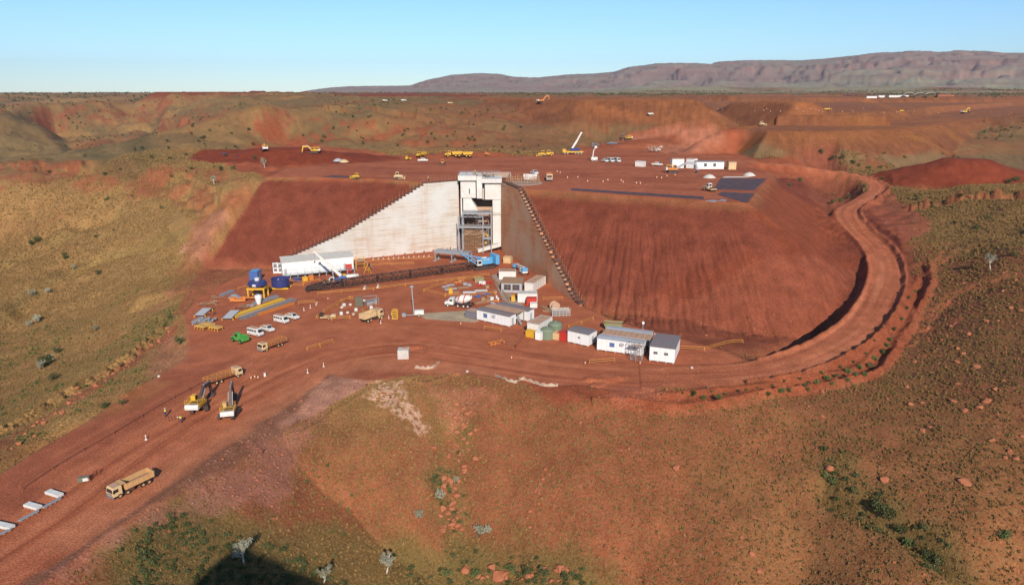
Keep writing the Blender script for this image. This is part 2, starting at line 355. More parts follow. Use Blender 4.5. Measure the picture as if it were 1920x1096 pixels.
mound(1135, 710, 0, 3.2, 1.2, 2.2, .2, seed=19); mound(775, 650, 0, 3.0, .9, 1.4, 0, seed=20); mound(1120, 722, 0, 2, .8, 1.5, .5, seed=21)
# bowl inside the upper bend
bowl = fillpoly([(1492,326),(1560,326),(1608,343),(1622,358),(1602,384),(1556,386),(1520,366)], 18)
bd = sdf(bowl, X, Y, 40); H -= 6.5 * (1 - sstep(-8, 2.5, bd)) * sstep(.5, 3.5, np.abs(hd) - hw)
# unseen hill added behind the camera, shaped so its shade reaches the bottom left corner
hx = -np.abs(X + 22) / 26.0; HB = (92 * np.exp(-((X + 12) / 27.0) ** 4) + 6 * fbm_m(np.hypot(X, Y) < 300, 9, 5, 303)) * np.exp(-((Y + 46) / 19.0) ** 2)
H = np.where((Y < -12) & (DD < 300), np.maximum(H, -22 + HB), H)
PXD = None
# ------------------------------------------------------------ finding the ground under a photo pixel
_bestrow = None
def ground_z(x, y):
    t = math.atan2(x, y); D = math.hypot(x, y)
    j = np.searchsorted(th, t) - 1; j = max(0, min(NC - 2, j)); i = np.searchsorted(Dr, D) - 1; i = max(0, min(NR - 2, i))
    a = (t - th[j]) / (th[j + 1] - th[j]); b = (D - Dr[i]) / (Dr[i + 1] - Dr[i])
    return float((H[i, j] * (1 - a) + H[i, j + 1] * a) * (1 - b) + (H[i + 1, j] * (1 - a) + H[i + 1, j + 1] * a) * b)
def G(px, py):
    """first ground point seen at a photo pixel"""
    x, y, d = ray(px, py); t = math.atan2(x, y); k = d / math.hypot(x, y)
    j = max(0, min(NC - 2, np.searchsorted(th, t) - 1)); a = (t - th[j]) / (th[j + 1] - th[j])
    prof = H[:, j] * (1 - a) + H[:, j + 1] * a
    gap = prof - (CAMZ + k * Dr)
    i = int(np.argmax(gap > 0))
    if gap[i] <= 0: i = NR - 2
    f = gap[i - 1] / (gap[i - 1] - gap[i]) if i > 0 else 0
    D = Dr[i - 1] + (Dr[i] - Dr[i - 1]) * min(max(f, 0), 1)
    return (D * math.sin(t), D * math.cos(t), CAMZ + k * D)
def GP(px): return [G(a, b) for a, b in px]

# ------------------------------------------------------------ ground colours (what the ground is made of, zone by zone, plus painted shade in the far gullies)
CR = np.zeros(X.shape + (3,)); GR = np.zeros(X.shape); RK = np.zeros(X.shape)
def c3(*c): return np.array(c, float)
def paint(m, col, grass=None, rock=None):
    global CR, GR, RK
    k = m > .004; w_ = np.clip(m[k], 0, 1).astype(np.float32)
    cc = np.asarray(col, np.float32); cc = cc[k] if cc.ndim == 3 else cc
    CR[k] = CR[k] * (1 - w_[:, None]) + cc * w_[:, None]
    if grass is not None: GR[k] = GR[k] * (1 - w_) + grass * w_
    if rock is not None: RK[k] = RK[k] * (1 - w_) + rock * w_
def zone(px, soft=2.0, wob=2.0, ws=8.0, seed=50, pts=None, margin=60):
    p = pts if pts is not None else GP(px)
    d = sdf(p, X, Y, margin); d = d + wob * fbm_m(np.abs(d) < soft + wob * 1.2, ws, 4, seed)
    return 1 - sstep(-soft, soft, d)
def band(px, wd, soft=1.0, wob=1.0, ws=8.0, seed=50, pts=None):
    L = smooth_line(pts if pts is not None else GP(px), 4)
    d, z, s = ldist(L, X, Y, wd * 3 + 40)
    return 1 - sstep(wd - soft, wd + soft, np.abs(d) + wob * fbm_m(np.abs(d) < wd + soft + wob * 1.2, ws, 4, seed))
# slope of the sheet
gy, gx = np.gradient(H); dDr = np.gradient(Dr)[:, None]; dth = np.gradient(th)[None, :] * DD
slope = np.hypot(gy / dDr, gx / dth)
nA = fbm(X, Y, 60, 5, 101); nB = fbm(X, Y, 16, 4, 105); nC = fbm(X, Y, 300, 4, 109); nD = fbm(X, Y, 4, 3, 115)
SOIL = c3(.225, .083, .045); GRASS = c3(.37, .235, .105); OLIVE = c3(.22, .15, .07); ROCK = c3(.265, .092, .052); FILL = c3(.182, .054, .036); ROADC = c3(.36, .115, .06); PALE = c3(.40, .19, .13)
paint(np.ones(X.shape), SOIL, .35, .3)
left = sstep(R(-2), R(-14), TH) * sstep(110, 150, DD)
paint(sstep(-.25, .35, nA + left * .45), GRASS * .5 + SOIL * .5, .6, .2)
paint(left * (.72 + .28 * sstep(-.5, .2, nA + .3 * nB)), GRASS, .85, .1)
paint(left * sstep(.1, .45, nB + .6 * nA) * .35, SOIL * 1.25, .4, .3)
paint((1 - left) * (DD < 260) * .82, SOIL * 1.15, .5, .3)
# far country
midf = sstep(330, 520, DD)
paint(midf * .75 * sstep(-.4, .3, nC + .6 * nA), c3(.235, .135, .07), .6, .2)
paint(midf * sstep(.35, .75, ridged(X, Y, 210, 4, 131) + .3 * nA) * .8, c3(.17, .125, .068), .7, .1)
paint(midf * sstep(.05, .5, fbm(X, Y, 130, 4, 141)) * .7, c3(.25, .085, .045), .2, .4)
# red rock where it is steep
paint(sstep(.62, .80, slope + .45 * nB + .25 * nD) * (DD > 150) * (DD < 2600) * .85 * (1 - (TH < R(-12)) * (DD < 420)), ROCK, .08, .9)
cl = zone([(0,306),(120,300),(200,310),(300,308),(400,318),(470,340),(480,375),(430,392),(330,378),(200,368),(100,345),(0,338),(-200,330),(-200,306)], 4, 16, 30, 61)
paint(cl * sstep(-.25, .05, nB + .5 * fbm(X, Y, 6, 3, 607)) * .85, ROCK, .15, .9)
paint(zone([(40,205),(150,195),(280,195),(380,205),(400,222),(300,228),(180,225),(60,225)], 10, 40, 60, 62, margin=200) * .75 * sstep(-.15, .15, nB + .4 * nD), c3(.26,.08,.045), .15, .8)
paint(zone([(480,235),(600,222),(760,232),(900,238),(960,262),(800,275),(620,272),(480,262)], 8, 34, 40, 63, margin=150) * .75 * sstep(-.15, .15, nB + .4 * nD), c3(.27,.078,.04), .15, .7)
# valley floor greener
paint(zone([(-80,270),(0,255),(120,270),(250,280),(330,290),(300,306),(100,300),(0,305),(-80,305)], 12, 14, 40, 64, margin=150) * .8, c3(.235, .175, .09), .8, .05)
for L_ in ([(250,330),(185,290),(110,262),(30,225),(50,206)], [(330,300),(260,270),(290,240),(350,200)]):
    paint(band(L_, 6, 5, 6, 20, 66) * .7, c3(.10, .09, .055), .9, 0)
# hillside at the left: drainage lines greener, pale
for pts_, wd in (([(0,500),(60,470),(140,440),(230,405)], 3), ([(0,590),(60,545),(170,500),(300,460),(340,440)], 4), ([(-40,800),(60,740),(200,660),(330,590),(440,522)], 7), ([(0,690),(100,640),(230,560),(330,520)], 2.5)):
    paint(band(pts_, wd, 2, 3, 12, 70) * .65, c3(.27, .20, .085), .9, .0)
paint(band([(-60,860),(60,798),(170,730),(270,660),(330,610)], 1.8, 1, 4, 9, 72) * .85, ROCK, .1, 1.0)
paint(band([(280,585),(380,520),(440,470)], 2.2, 1.6, 5, 9, 73) * .55, PALE * .8, .3, .8)
paint(zone([(340,470),(372,425),(398,395),(425,400),(400,450),(365,495)], 1.5, 5, 6, 74) * .8, c3(.46, .28, .22), .1, .6)
paint(zone([(370,410),(430,370),(490,338),(440,425),(390,500),(340,550),(320,520)], 3, 5, 8, 75) * .6, c3(.30,.10,.055), .25, .4)
# lower right country: greener, rocky
rr = sstep(R(9), R(20), TH) * (DD < 420)
paint(rr * sstep(-.35, .3, nA + .5 * nB) * .45, c3(.24, .13, .06), .75, .35)
paint(rr * sstep(.08, .3, fbm(X, Y, 20, 5, 151)) * .2, c3(.20, .066, .036), .3, .9)
paint(zone([(1500,380),(1560,300),(1650,320),(1740,360),(1920,330),(1990,360),(1990,480),(1800,470),(1740,440),(1700,400)], 6, 10, 20, 76) * .65, c3(.20, .14, .065), .8, .3)
paint(sstep(.62, .9, slope + .2 * nD) * (DD > 150) * (DD < 420) * (TH > R(9)) * .8, ROCK, .08, .9)
# foreground drainage
for pts_, wd, s_ in (([(1100,1120),(1000,1075),(900,1080),(780,1085)], 5, 77), ([(850,760),(845,860),(840,960),(890,1080)], 3, 78), ([(1550,880),(1640,970),(1760,1060),(1860,1140)], 3, 79), ([(300,1000),(420,1040),(560,1080),(700,1090)], 9, 80)):
    paint(band(pts_, wd, 2.5, 5, 6, s_) * .8, c3(.17, .13, .05), .95, .1)
paint(zone([(260,985),(350,960),(480,1000),(640,1080),(640,1200),(180,1200),(200,1050)], 3, 5, 6, 88) * .9, c3(.16, .12, .05), .95, .1)
paint(band([(850,770),(850,850),(835,930),(850,980)], 1.2, 1.2, 4, 5, 81) * .5, c3(.29, .10, .06), .05, 1.0)
# mountains
MTm = sstep(2600, 3600, DD)
mc = c3(.17, .105, .085) + 0 * CR
paint(MTm, c3(.27, .185, .15), .3, .4)
paint(MTm * sstep(-.1, .4, fbm(X, Y, 700, 5, 161)) * .7, c3(.25, .22, .165), .5, .2)
paint(MTm * sstep(.25, .6, slope + .2 * fbm(X, Y, 120, 3, 163)) * .8, c3(.26, .14, .115), .1, .8)
paint(sstep(2000, 2700, DD) * (1 - sstep(3600, 4600, DD)) * sstep(R(1), R(9), TH) * .8 * sstep(-.5, .2, fbm(X, Y, 260, 4, 165)), c3(.30, .29, .19), .6, 0)
strat = np.sin(H / 7.0 + 2.2 * fbm(X, Y, 800, 3, 611)) * .5 + .5
paint(MTm * sstep(10, 60, CUT) * .6, c3(.16, .13, .12), .4, .2)  # gully shade of the range put into the colour, darker where cut deeper
paint(MTm * sstep(.55, .9, strat) * sstep(.12, .35, slope) * .55, c3(.19, .10, .09), .1, .8)
paint(MTm * sstep(.1, .5, fbm(X, Y, 240, 4, 613)) * .5, c3(.31, .25, .19), .3, .2)
# mine benches: faces brown, floors ochre
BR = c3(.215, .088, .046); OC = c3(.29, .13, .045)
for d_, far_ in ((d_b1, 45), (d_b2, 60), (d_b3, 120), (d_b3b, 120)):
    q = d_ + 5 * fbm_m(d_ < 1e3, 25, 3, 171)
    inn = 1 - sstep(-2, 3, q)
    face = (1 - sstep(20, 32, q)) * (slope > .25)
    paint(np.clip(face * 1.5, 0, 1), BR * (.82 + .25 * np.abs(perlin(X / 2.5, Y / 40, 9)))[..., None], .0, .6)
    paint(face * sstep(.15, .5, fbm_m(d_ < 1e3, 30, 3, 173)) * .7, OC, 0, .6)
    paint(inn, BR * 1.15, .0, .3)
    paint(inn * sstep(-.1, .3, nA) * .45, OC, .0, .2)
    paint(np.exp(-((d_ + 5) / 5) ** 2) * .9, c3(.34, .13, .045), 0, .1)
for d_ in (d_lf, d_ld): paint(1 - sstep(5, 40, d_), c3(.20, .06, .036), .0, .2)
for d_ in (d_b1,): paint(sstep(6, 0, np.abs(d_ - 6)) * .25, OC, 0, .5)
paint(zone([(1345,276),(1480,292),(1650,296),(1900,288),(1990,300),(1990,322),(1880,312),(1780,300),(1660,300),(1600,312),(1500,298),(1420,296)], 2, 6, 12, 190, margin=100) * .8, c3(.20, .145, .085), .8, .2)
# the wide dirt country round the platform and the pink cutting
paint(zone([(400,300),(480,268),(560,262),(640,275),(760,292),(900,282),(1030,290),(1120,272),(1190,245),(1340,240),(1400,262),(1350,290),(1420,300),(1560,300),(1450,330),(1440,345),(1100,345),(500,336),(420,310)], 3, 8, 14, 82, margin=100), c3(.30, .092, .05), .02, .25)
paint(zone([(1130,285),(1170,255),(1230,243),(1345,238),(1360,262),(1330,280),(1250,290)], 4, 12, 14, 83, margin=100) * .55, c3(.42, .20, .14), .0, .8)
paint(zone([(620,345),(560,305),(660,300),(800,318),(860,330)], 4, 10, 14, 84) * .25, c3(.36, .13, .055), .0, .2)
plm = (1 - sstep(-1.5, 1.5, d_plat + 1.5 * nB))
paint(plm, c3(.37, .125, .072), .0, .15)
paint(plm * sstep(-.1, .35, fbm(X * .35, Y, 14, 4, 181)) * .6, c3(.25, .074, .04), .0, .15)
paint(plm * sstep(.2, .5, fbm(X * .3, Y, 9, 4, 183)) * .5, c3(.40, .14, .08), .0, .15)
# faces of the embankment
fm = np.where(X < -40, (1 - sstep(-.5, 1.2, d_emb + .8 * nB)) * sstep(.5, 3, d_plat), slope_zone) * (X < 150) * sstep(-.7, .8, H) * (Y < 330)
paint(np.clip(fm * 1.3, 0, 1), FILL, .0, .12)
paint(np.clip(fm, 0, 1) * (1 - sstep(4, 14, d_plat)) * .5, FILL * .85, .0, .1)
paint(zone([(1250,540),(1440,470),(1600,470),(1620,520),(1560,600),(1440,660),(1280,660),(1080,600)], 4, 6, 10, 85) * .8, c3(.20, .056, .032), .0, .3)
paint(zone([(1070,560),(1100,590),(1200,640),(1420,690),(1600,600),(1640,480),(1500,480),(1300,560)], 1, 2, 6, 187) * .7, c3(.24, .078, .05), .0, .25)
paint(zone([(1440,335),(1530,385),(1600,400),(1590,460),(1480,470),(1420,400)], 4, 5, 10, 86) * .85, c3(.23, .066, .034), .02, .3)
paint(zone([(1235,505),(1300,520),(1500,600),(1490,625)], 2, 3, 6, 87) * .0, PALE, 0, .5)
paint(zone([(352,540),(385,468),(520,500),(450,518),(405,545),(350,600),(325,590)], 1, 2, 5, 191) * .85, c3(.27, .088, .055), .03, .3)
# heaps
for (a, b, z, r, rx) in ((540,300,27,26,2.0), (650,296,27,12,2.5), (460,296,27,14,2.0), (1800,338,21,25,1.7)):
    c = P(a, b, z); q = np.hypot((X - c[0]) / rx, Y - c[1]); paint(1 - sstep(r * .9, r * 1.05, q + 2 * nB), c3(.19, .046, .026), .0, .12)
c = P(1215, 270, 28.5); q = np.hypot((X - c[0]) / 1.6, Y - c[1]); paint(1 - sstep(12, 15, q), c3(.27, .09, .05), .0, .4)
# pad, roads, tracks
pm = 1 - sstep(-1.0, 1.2, d_pad + 1.2 * nB)
paint(pm, c3(.40, .138, .080), .0, .12)
strk = fbm(hd * 1.0, hsn * .03, 1.7, 4, 191)
lowc = (hsn < s_at(12)) * (np.abs(hd) < 22)
paint(pm * sstep(-.2, .3, fbm(X, Y, 11, 4, 193)) * .5, c3(.33, .108, .063), 0, .15)
left_pad = pm * sstep(16, 4, hd) * (hsn < s_at(5))
paint(pm * (TH < R(-8)) * (DD < 165) * .5, c3(.25, .085, .053), 0, .2)
rdm = (1 - sstep(hw * .8, hw * 1.15, np.abs(hd) + 1.0 * nB)) * m
paint(rdm, c3(.40, .138, .078), .0, .05)
paint(rdm * sstep(.0, .35, strk) * .65, c3(.50, .20, .12), 0, .05)
paint(rdm * sstep(.05, .35, -strk) * .7, c3(.28, .088, .05), 0, .05)
side_tr = m * (hsn < s_at(13)) * (1 - sstep(14, 26, np.abs(hd))) * pm
paint(side_tr * sstep(.12, .4, fbm(hd, hsn * .035, 3.0, 4, 195)) * .55, c3(.43, .155, .088), 0, .05)
paint(side_tr * sstep(.12, .4, -fbm(hd, hsn * .035, 3.0, 4, 195)) * .55, c3(.22, .066, .038), 0, .05)
tb = [(160,1000),(330,890),(470,800),(600,712),(700,680),(900,700)]
paint(band(tb, 3.6, 2.2, 2, 12, 197) * .6, c3(.47, .20, .12), 0, .05)
for k, pts_ in enumerate(([(350,690),(470,640),(560,610),(700,620),(800,640)], [(500,700),(560,640),(620,615),(760,612),(860,640),(1000,680)], [(640,690),(690,630),(720,570),(760,550),(850,520)], [(400,760),(480,680),(540,620),(560,590)], [(760,690),(840,640),(900,625),(1060,670),(1200,690)], [(120,900),(300,790),(430,700),(520,650)], [(560,720),(640,650),(780,600),(840,590)])):
    L_ = smooth_line(GP(pts_), 5); d, z, s_ = ldist(L_, X, Y, 30); q_ = np.minimum(np.abs(d - 1.0), np.abs(d + 1.0)); kk = (1 - sstep(.15, .6, q_)) * pm * (.5 + .8 * np.clip(fbm_m(q_ < 2, 7, 2, 700 + k), -.4, .6)); paint(kk * .5, c3(.52, .20, .12) if k % 2 else c3(.26, .085, .05), 0, .05)
    paint((1 - sstep(1.0, 4.0, np.abs(d) + 1.5 * nB)) * pm * .35, c3(.47, .17, .095), 0, .05)
paint((1 - sstep(-4, 3, bd)) * .9 * sstep(.5, 2.5, np.abs(hd) - hw), c3(.20, .068, .045), .03, .6)
for b_, w_ in (([(900,198),(1100,203),(1300,206),(1500,209),(1700,214),(1900,222)], 5), ([(1000,206),(1180,218),(1330,231),(1480,236)], 3.5), ([(760,190),(1000,193),(1250,195)], 5)): paint(band(b_, w_, 2, 1.5, 15, 192) * .5, c3(.30, .12, .055), 0, .1)
# verge of the haul road, outer shelf
sh = (1 - sstep(0, 2, gd := sdf(GP([(1000,722),(1180,738),(1400,726),(1540,700),(1620,650),(1690,560),(1735,500),(1748,530),(1720,590),(1690,650),(1640,705),(1500,738),(1340,756),(1180,756),(1050,752)]), X, Y, 60)))
paint(sh * .9, c3(.25, .074, .04), .05, .3)
paint(zone([(1662,350),(1700,382),(1748,420),(1735,440),(1700,452),(1672,440),(1650,410),(1625,390)], .6, 2, 5, 188) * .9, c3(.27, .088, .055), .02, .3)
paint(zone([(1745,500),(1800,520),(1850,560),(1820,620),(1760,640),(1720,680),(1700,640),(1735,560)], 1.5, 5, 8, 189) * .6 * sstep(-.2, .1, nB + .5 * nD), c3(.26, .085, .05), .15, .9)
# hardstand and its dark shoulder, scree
paint(zone([(618,703),(698,716),(600,772),(520,806),(440,834),(500,790)], .5, .4, 4, 201) , c3(.36, .19, .15), .0, .3)
paint(zone([(560,745),(618,703),(520,800),(560,790),(430,880),(330,930),(200,1000),(60,1110),(20,1110),(200,990),(330,900),(470,806)], .8, 1.2, 5, 202) * .9, c3(.17, .085, .062), .0, .6)
paint(zone([(520,806),(600,772),(560,860),(545,940),(430,950),(250,990),(120,1090),(60,1110),(200,1000),(430,880)], 1.5, 4, 5, 203) * .7, c3(.31, .145, .12), .08, 1.0)
paint(zone([(700,716),(745,712),(772,745),(790,790),(800,822),(785,820),(740,775),(690,745)], .8, 3, 3, 204) * .8 * sstep(-.3, .05, fbm(X, Y, 1.1, 3, 615)), c3(.52, .36, .29), .0, 1.0)
paint(zone([(800,718),(900,720),(940,745),(880,780),(850,800),(820,770)], 1.5, 4, 4, 205) * .6, c3(.36, .15, .105), .05, 1.0)
paint(zone([(1130,725),(1230,722),(1240,742),(1150,750)], 1.0, 3, 4, 206) * .6, c3(.30, .11, .075), .0, 1.0)
# left verge of the lower road: ochre spoil and pink rubble
paint(band([(-60,880),(60,838),(200,770),(300,720)], 2.5, 2, 4, 7, 207) * .6, c3(.36, .16, .07), .2, .4)
paint(zone([(270,690),(300,640),(340,625),(360,660),(330,690),(290,710)], 1, 4, 5, 208) * .7, c3(.37, .16, .11), .05, .9)
paint(zone([(780,588),(870,582),(900,600),(890,604),(800,598)], .4, .3, 4, 209), c3(.42, .36, .29), .0, .1)
# overall blotches
CR *= (1 + (.09 * nB + .14 * nD + .06 * nA) * (1 - .75 * np.clip(fm, 0, 1)))[..., None] * np.array([1, 1 + 0, 1])
CR *= (1 + .10 * fbm(X, Y, 1.6, 3, 211) * (DD < 500))[..., None]
fine = fbm(X, Y, 5, 4, 601); spot = fbm(X, Y, 11, 4, 603)
wild = (1 - np.clip(np.maximum(pm, plm), 0, 1)) * (DD < 2600)
CR *= (1 + wild * (.28 * fine + .10 * spot))[..., None]
dk = wild * sstep(.22, .42, fbm(X, Y, 3.2, 3, 605) + .25 * nA) * sstep(140, 320, DD) * sstep(.1, .3, GR)
CR = CR * (1 - .35 * dk[..., None]) + np.array([.08, .07, .035]) * .35 * dk[..., None]
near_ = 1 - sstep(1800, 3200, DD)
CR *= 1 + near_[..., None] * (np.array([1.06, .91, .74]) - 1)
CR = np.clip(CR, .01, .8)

# ------------------------------------------------------------ node helpers
def new_mat(name):
    m_ = bpy.data.materials.new(name); m_.use_nodes = True; n_ = m_.node_tree; n_.nodes.clear()
    return m_, n_
class NB:
    def __init__(s, nt_): s.t = nt_
    def n(s, typ, **kw):
        q = s.t.nodes.new(typ)
        for k, v in kw.items():
            if k.startswith('i_'): q.inputs[k[2:].replace('_', ' ')].default_value = v
            else: setattr(q, k, v)
        return q
    def l(s, a, b): s.t.links.new(a, b)
    def noise(s, vec, scale, detail=4, rough=.55, dist=0):
        q = s.n('ShaderNodeTexNoise'); q.inputs['Scale'].default_value = scale; q.inputs['Detail'].default_value = detail; q.inputs['Roughness'].default_value = rough; q.inputs['Distortion'].default_value = dist
        if vec is not None: s.l(vec, q.inputs['Vector'])
        return q.outputs['Fac']
    def ramp(s, fac, a, b, ca=(0, 0, 0, 1), cb=(1, 1, 1, 1)):
        q = s.n('ShaderNodeValToRGB'); q.color_ramp.elements[0].position = a; q.color_ramp.elements[1].position = b
        q.color_ramp.elements[0].color = ca; q.color_ramp.elements[1].color = cb; s.l(fac, q.inputs[0]); return q.outputs[0]
    def mul(s, a, b):
        q = s.n('ShaderNodeMath', operation='MULTIPLY')
        for i, v in enumerate((a, b)):
            if hasattr(v, 'links'): s.l(v, q.inputs[i])
            else: q.inputs[i].default_value = v
        return q.outputs[0]
    def mix(s, fac, a, b, mode='MIX'):
        q = s.n('ShaderNodeMix', data_type='RGBA', blend_type=mode); q.clamp_result = False
        for k, v in ((0, fac), (6, a), (7, b)):
            if hasattr(v, 'links'): s.l(v, q.inputs[k])
            else: q.inputs[k].default_value = v
        return q.outputs[2]
gm, gn = new_mat('ground_earth'); N_ = NB(gn)
geo = N_.n('ShaderNodeNewGeometry').outputs['Position']
ca_ = N_.n('ShaderNodeAttribute', attribute_name='earth'); ma_ = N_.n('ShaderNodeAttribute', attribute_name='cover')
sep = N_.n('ShaderNodeSeparateColor'); N_.l(ma_.outputs['Color'], sep.inputs[0])
n1 = N_.noise(geo, 1.5, 5, .75); n2 = N_.noise(geo, 3.2, 4, .7); n3 = N_.noise(geo, .22, 5, .6)
dark = N_.ramp(n2, .36, .64, (.64, .62, .60, 1), (1.32, 1.32, 1.32, 1))
c = N_.mix(1.0, ca_.outputs['Color'], dark, 'MULTIPLY')
v3 = N_.ramp(n3, .32, .68, (.86, .85, .84, 1), (1.12, 1.13, 1.12, 1)); c = N_.mix(1.0, c, v3, 'MULTIPLY')
# tussocks of spinifex between patches of bare earth
gs_ = N_.ramp(n1, .50, .56)
gcol = N_.ramp(n3, .35, .65, (.27, .158, .06, 1), (.19, .125, .048, 1))
c = N_.mix(N_.mul(N_.mul(gs_, sep.outputs[0]), .75), c, gcol)
# stones
vor = N_.n('ShaderNodeTexVoronoi', feature='F1'); vor.inputs['Scale'].default_value = 1.15; N_.l(geo, vor.inputs['Vector'])
vs = N_.n('ShaderNodeSeparateColor'); N_.l(vor.outputs['Color'], vs.inputs[0])
st1 = N_.ramp(vor.outputs['Distance'], .22, .34, (1, 1, 1, 1), (0, 0, 0, 1))
st2 = N_.ramp(vs.outputs[0], .45, .55)
stone = N_.mul(N_.mul(st1, st2), sep.outputs[1])
scol = N_.mix(vs.outputs[1], (.30, .10, .06, 1), (.46, .25, .18, 1))
c = N_.mix(N_.mul(stone, .7), c, scol)
bs = N_.n('ShaderNodeBsdfPrincipled'); bs.inputs['Roughness'].default_value = .95; bs.inputs['Specular IOR Level'].default_value = .1
N_.l(c, bs.inputs['Base Color'])
hsum = N_.n('ShaderNodeMath', operation='ADD'); N_.l(N_.mul(n2, .35), hsum.inputs[0])
h2 = N_.n('ShaderNodeMath', operation='ADD'); N_.l(N_.mul(N_.mul(n1, sep.outputs[0]), 1.6), h2.inputs[0]); N_.l(N_.mul(stone, .35), h2.inputs[1]); N_.l(h2.outputs[0], hsum.inputs[1])
bp = N_.n('ShaderNodeBump'); bp.inputs['Strength'].default_value = .75; bp.inputs['Distance'].default_value = .55; N_.l(hsum.outputs[0], bp.inputs['Height'])
N_.l(bp.outputs[0], bs.inputs['Normal'])
mo = N_.n('ShaderNodeOutputMaterial'); N_.l(bs.outputs[0], mo.inputs[0])

# ------------------------------------------------------------ build the sheet
me = bpy.data.meshes.new('ground')
nv = NR * NC; co = np.stack([X, Y, H], -1).reshape(-1, 3).astype(np.float32)
me.vertices.add(nv); me.vertices.foreach_set('co', co.ravel())
ii = np.arange(NR - 1)[:, None] * NC + np.arange(NC - 1)[None, :]
q = np.stack([ii, ii + 1, ii + NC + 1, ii + NC], -1)[:, :, ::-1].reshape(-1, 4)
wq = np.arange(NR - 1) * NC + NC - 1; wq = np.stack([wq, wq - NC + 1, wq + 1, wq + NC], -1)[:, ::-1] if False else np.zeros((0, 4), int)
nf = len(q)
me.loops.add(nf * 4); me.loops.foreach_set('vertex_index', q.ravel().astype(np.int32))
me.polygons.add(nf); me.polygons.foreach_set('loop_start', (np.arange(nf) * 4).astype(np.int32)); me.polygons.foreach_set('loop_total', np.full(nf, 4, np.int32))
me.update(calc_edges=True)
me.polygons.foreach_set('use_smooth', np.ones(nf, bool))
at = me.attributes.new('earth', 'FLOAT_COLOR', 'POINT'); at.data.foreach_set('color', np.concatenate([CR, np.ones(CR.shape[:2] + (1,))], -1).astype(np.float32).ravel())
at = me.attributes.new('cover', 'FLOAT_COLOR', 'POINT'); at.data.foreach_set('color', np.stack([GR, RK, GR * 0, GR * 0 + 1], -1).astype(np.float32).ravel())
me.materials.append(gm)
ground = bpy.data.objects.new('ground', me); COL.objects.link(ground); ground['kind'] = 'structure'
# ------------------------------------------------------------ OBJECT TOOLS
def mat(name, col, rough=.7, metal=0.0, dust=.25, dcol=(.38, .14, .065), ns=1.2, bump=0.0, spec=.3):
    m_, n_ = new_mat(name); b = NB(n_)
    tc = b.n('ShaderNodeTexCoord').outputs['Object']
    f = b.ramp(b.noise(tc, ns, 4, .65), .35, .7)
    f2 = b.ramp(b.noise(tc, ns * 9, 3, .6), .3, .75, (.82, .82, .82, 1), (1.1, 1.1, 1.1, 1))
    c_ = b.mix(b.mul(f, dust), tuple(col) + (1,), tuple(dcol) + (1,)); c_ = b.mix(1.0, c_, f2, 'MULTIPLY')
    p = b.n('ShaderNodeBsdfPrincipled'); p.inputs['Roughness'].default_value = rough; p.inputs['Metallic'].default_value = metal; p.inputs['Specular IOR Level'].default_value = spec
    b.l(c_, p.inputs['Base Color'])
    if bump:
        bp_ = b.n('ShaderNodeBump'); bp_.inputs['Strength'].default_value = bump; bp_.inputs['Distance'].default_value = .1
        b.l(b.noise(tc, ns * 5, 4, .6), bp_.inputs['Height']); b.l(bp_.outputs[0], p.inputs['Normal'])
    o = b.n('ShaderNodeOutputMaterial'); b.l(p.outputs[0], o.inputs[0]); return m_
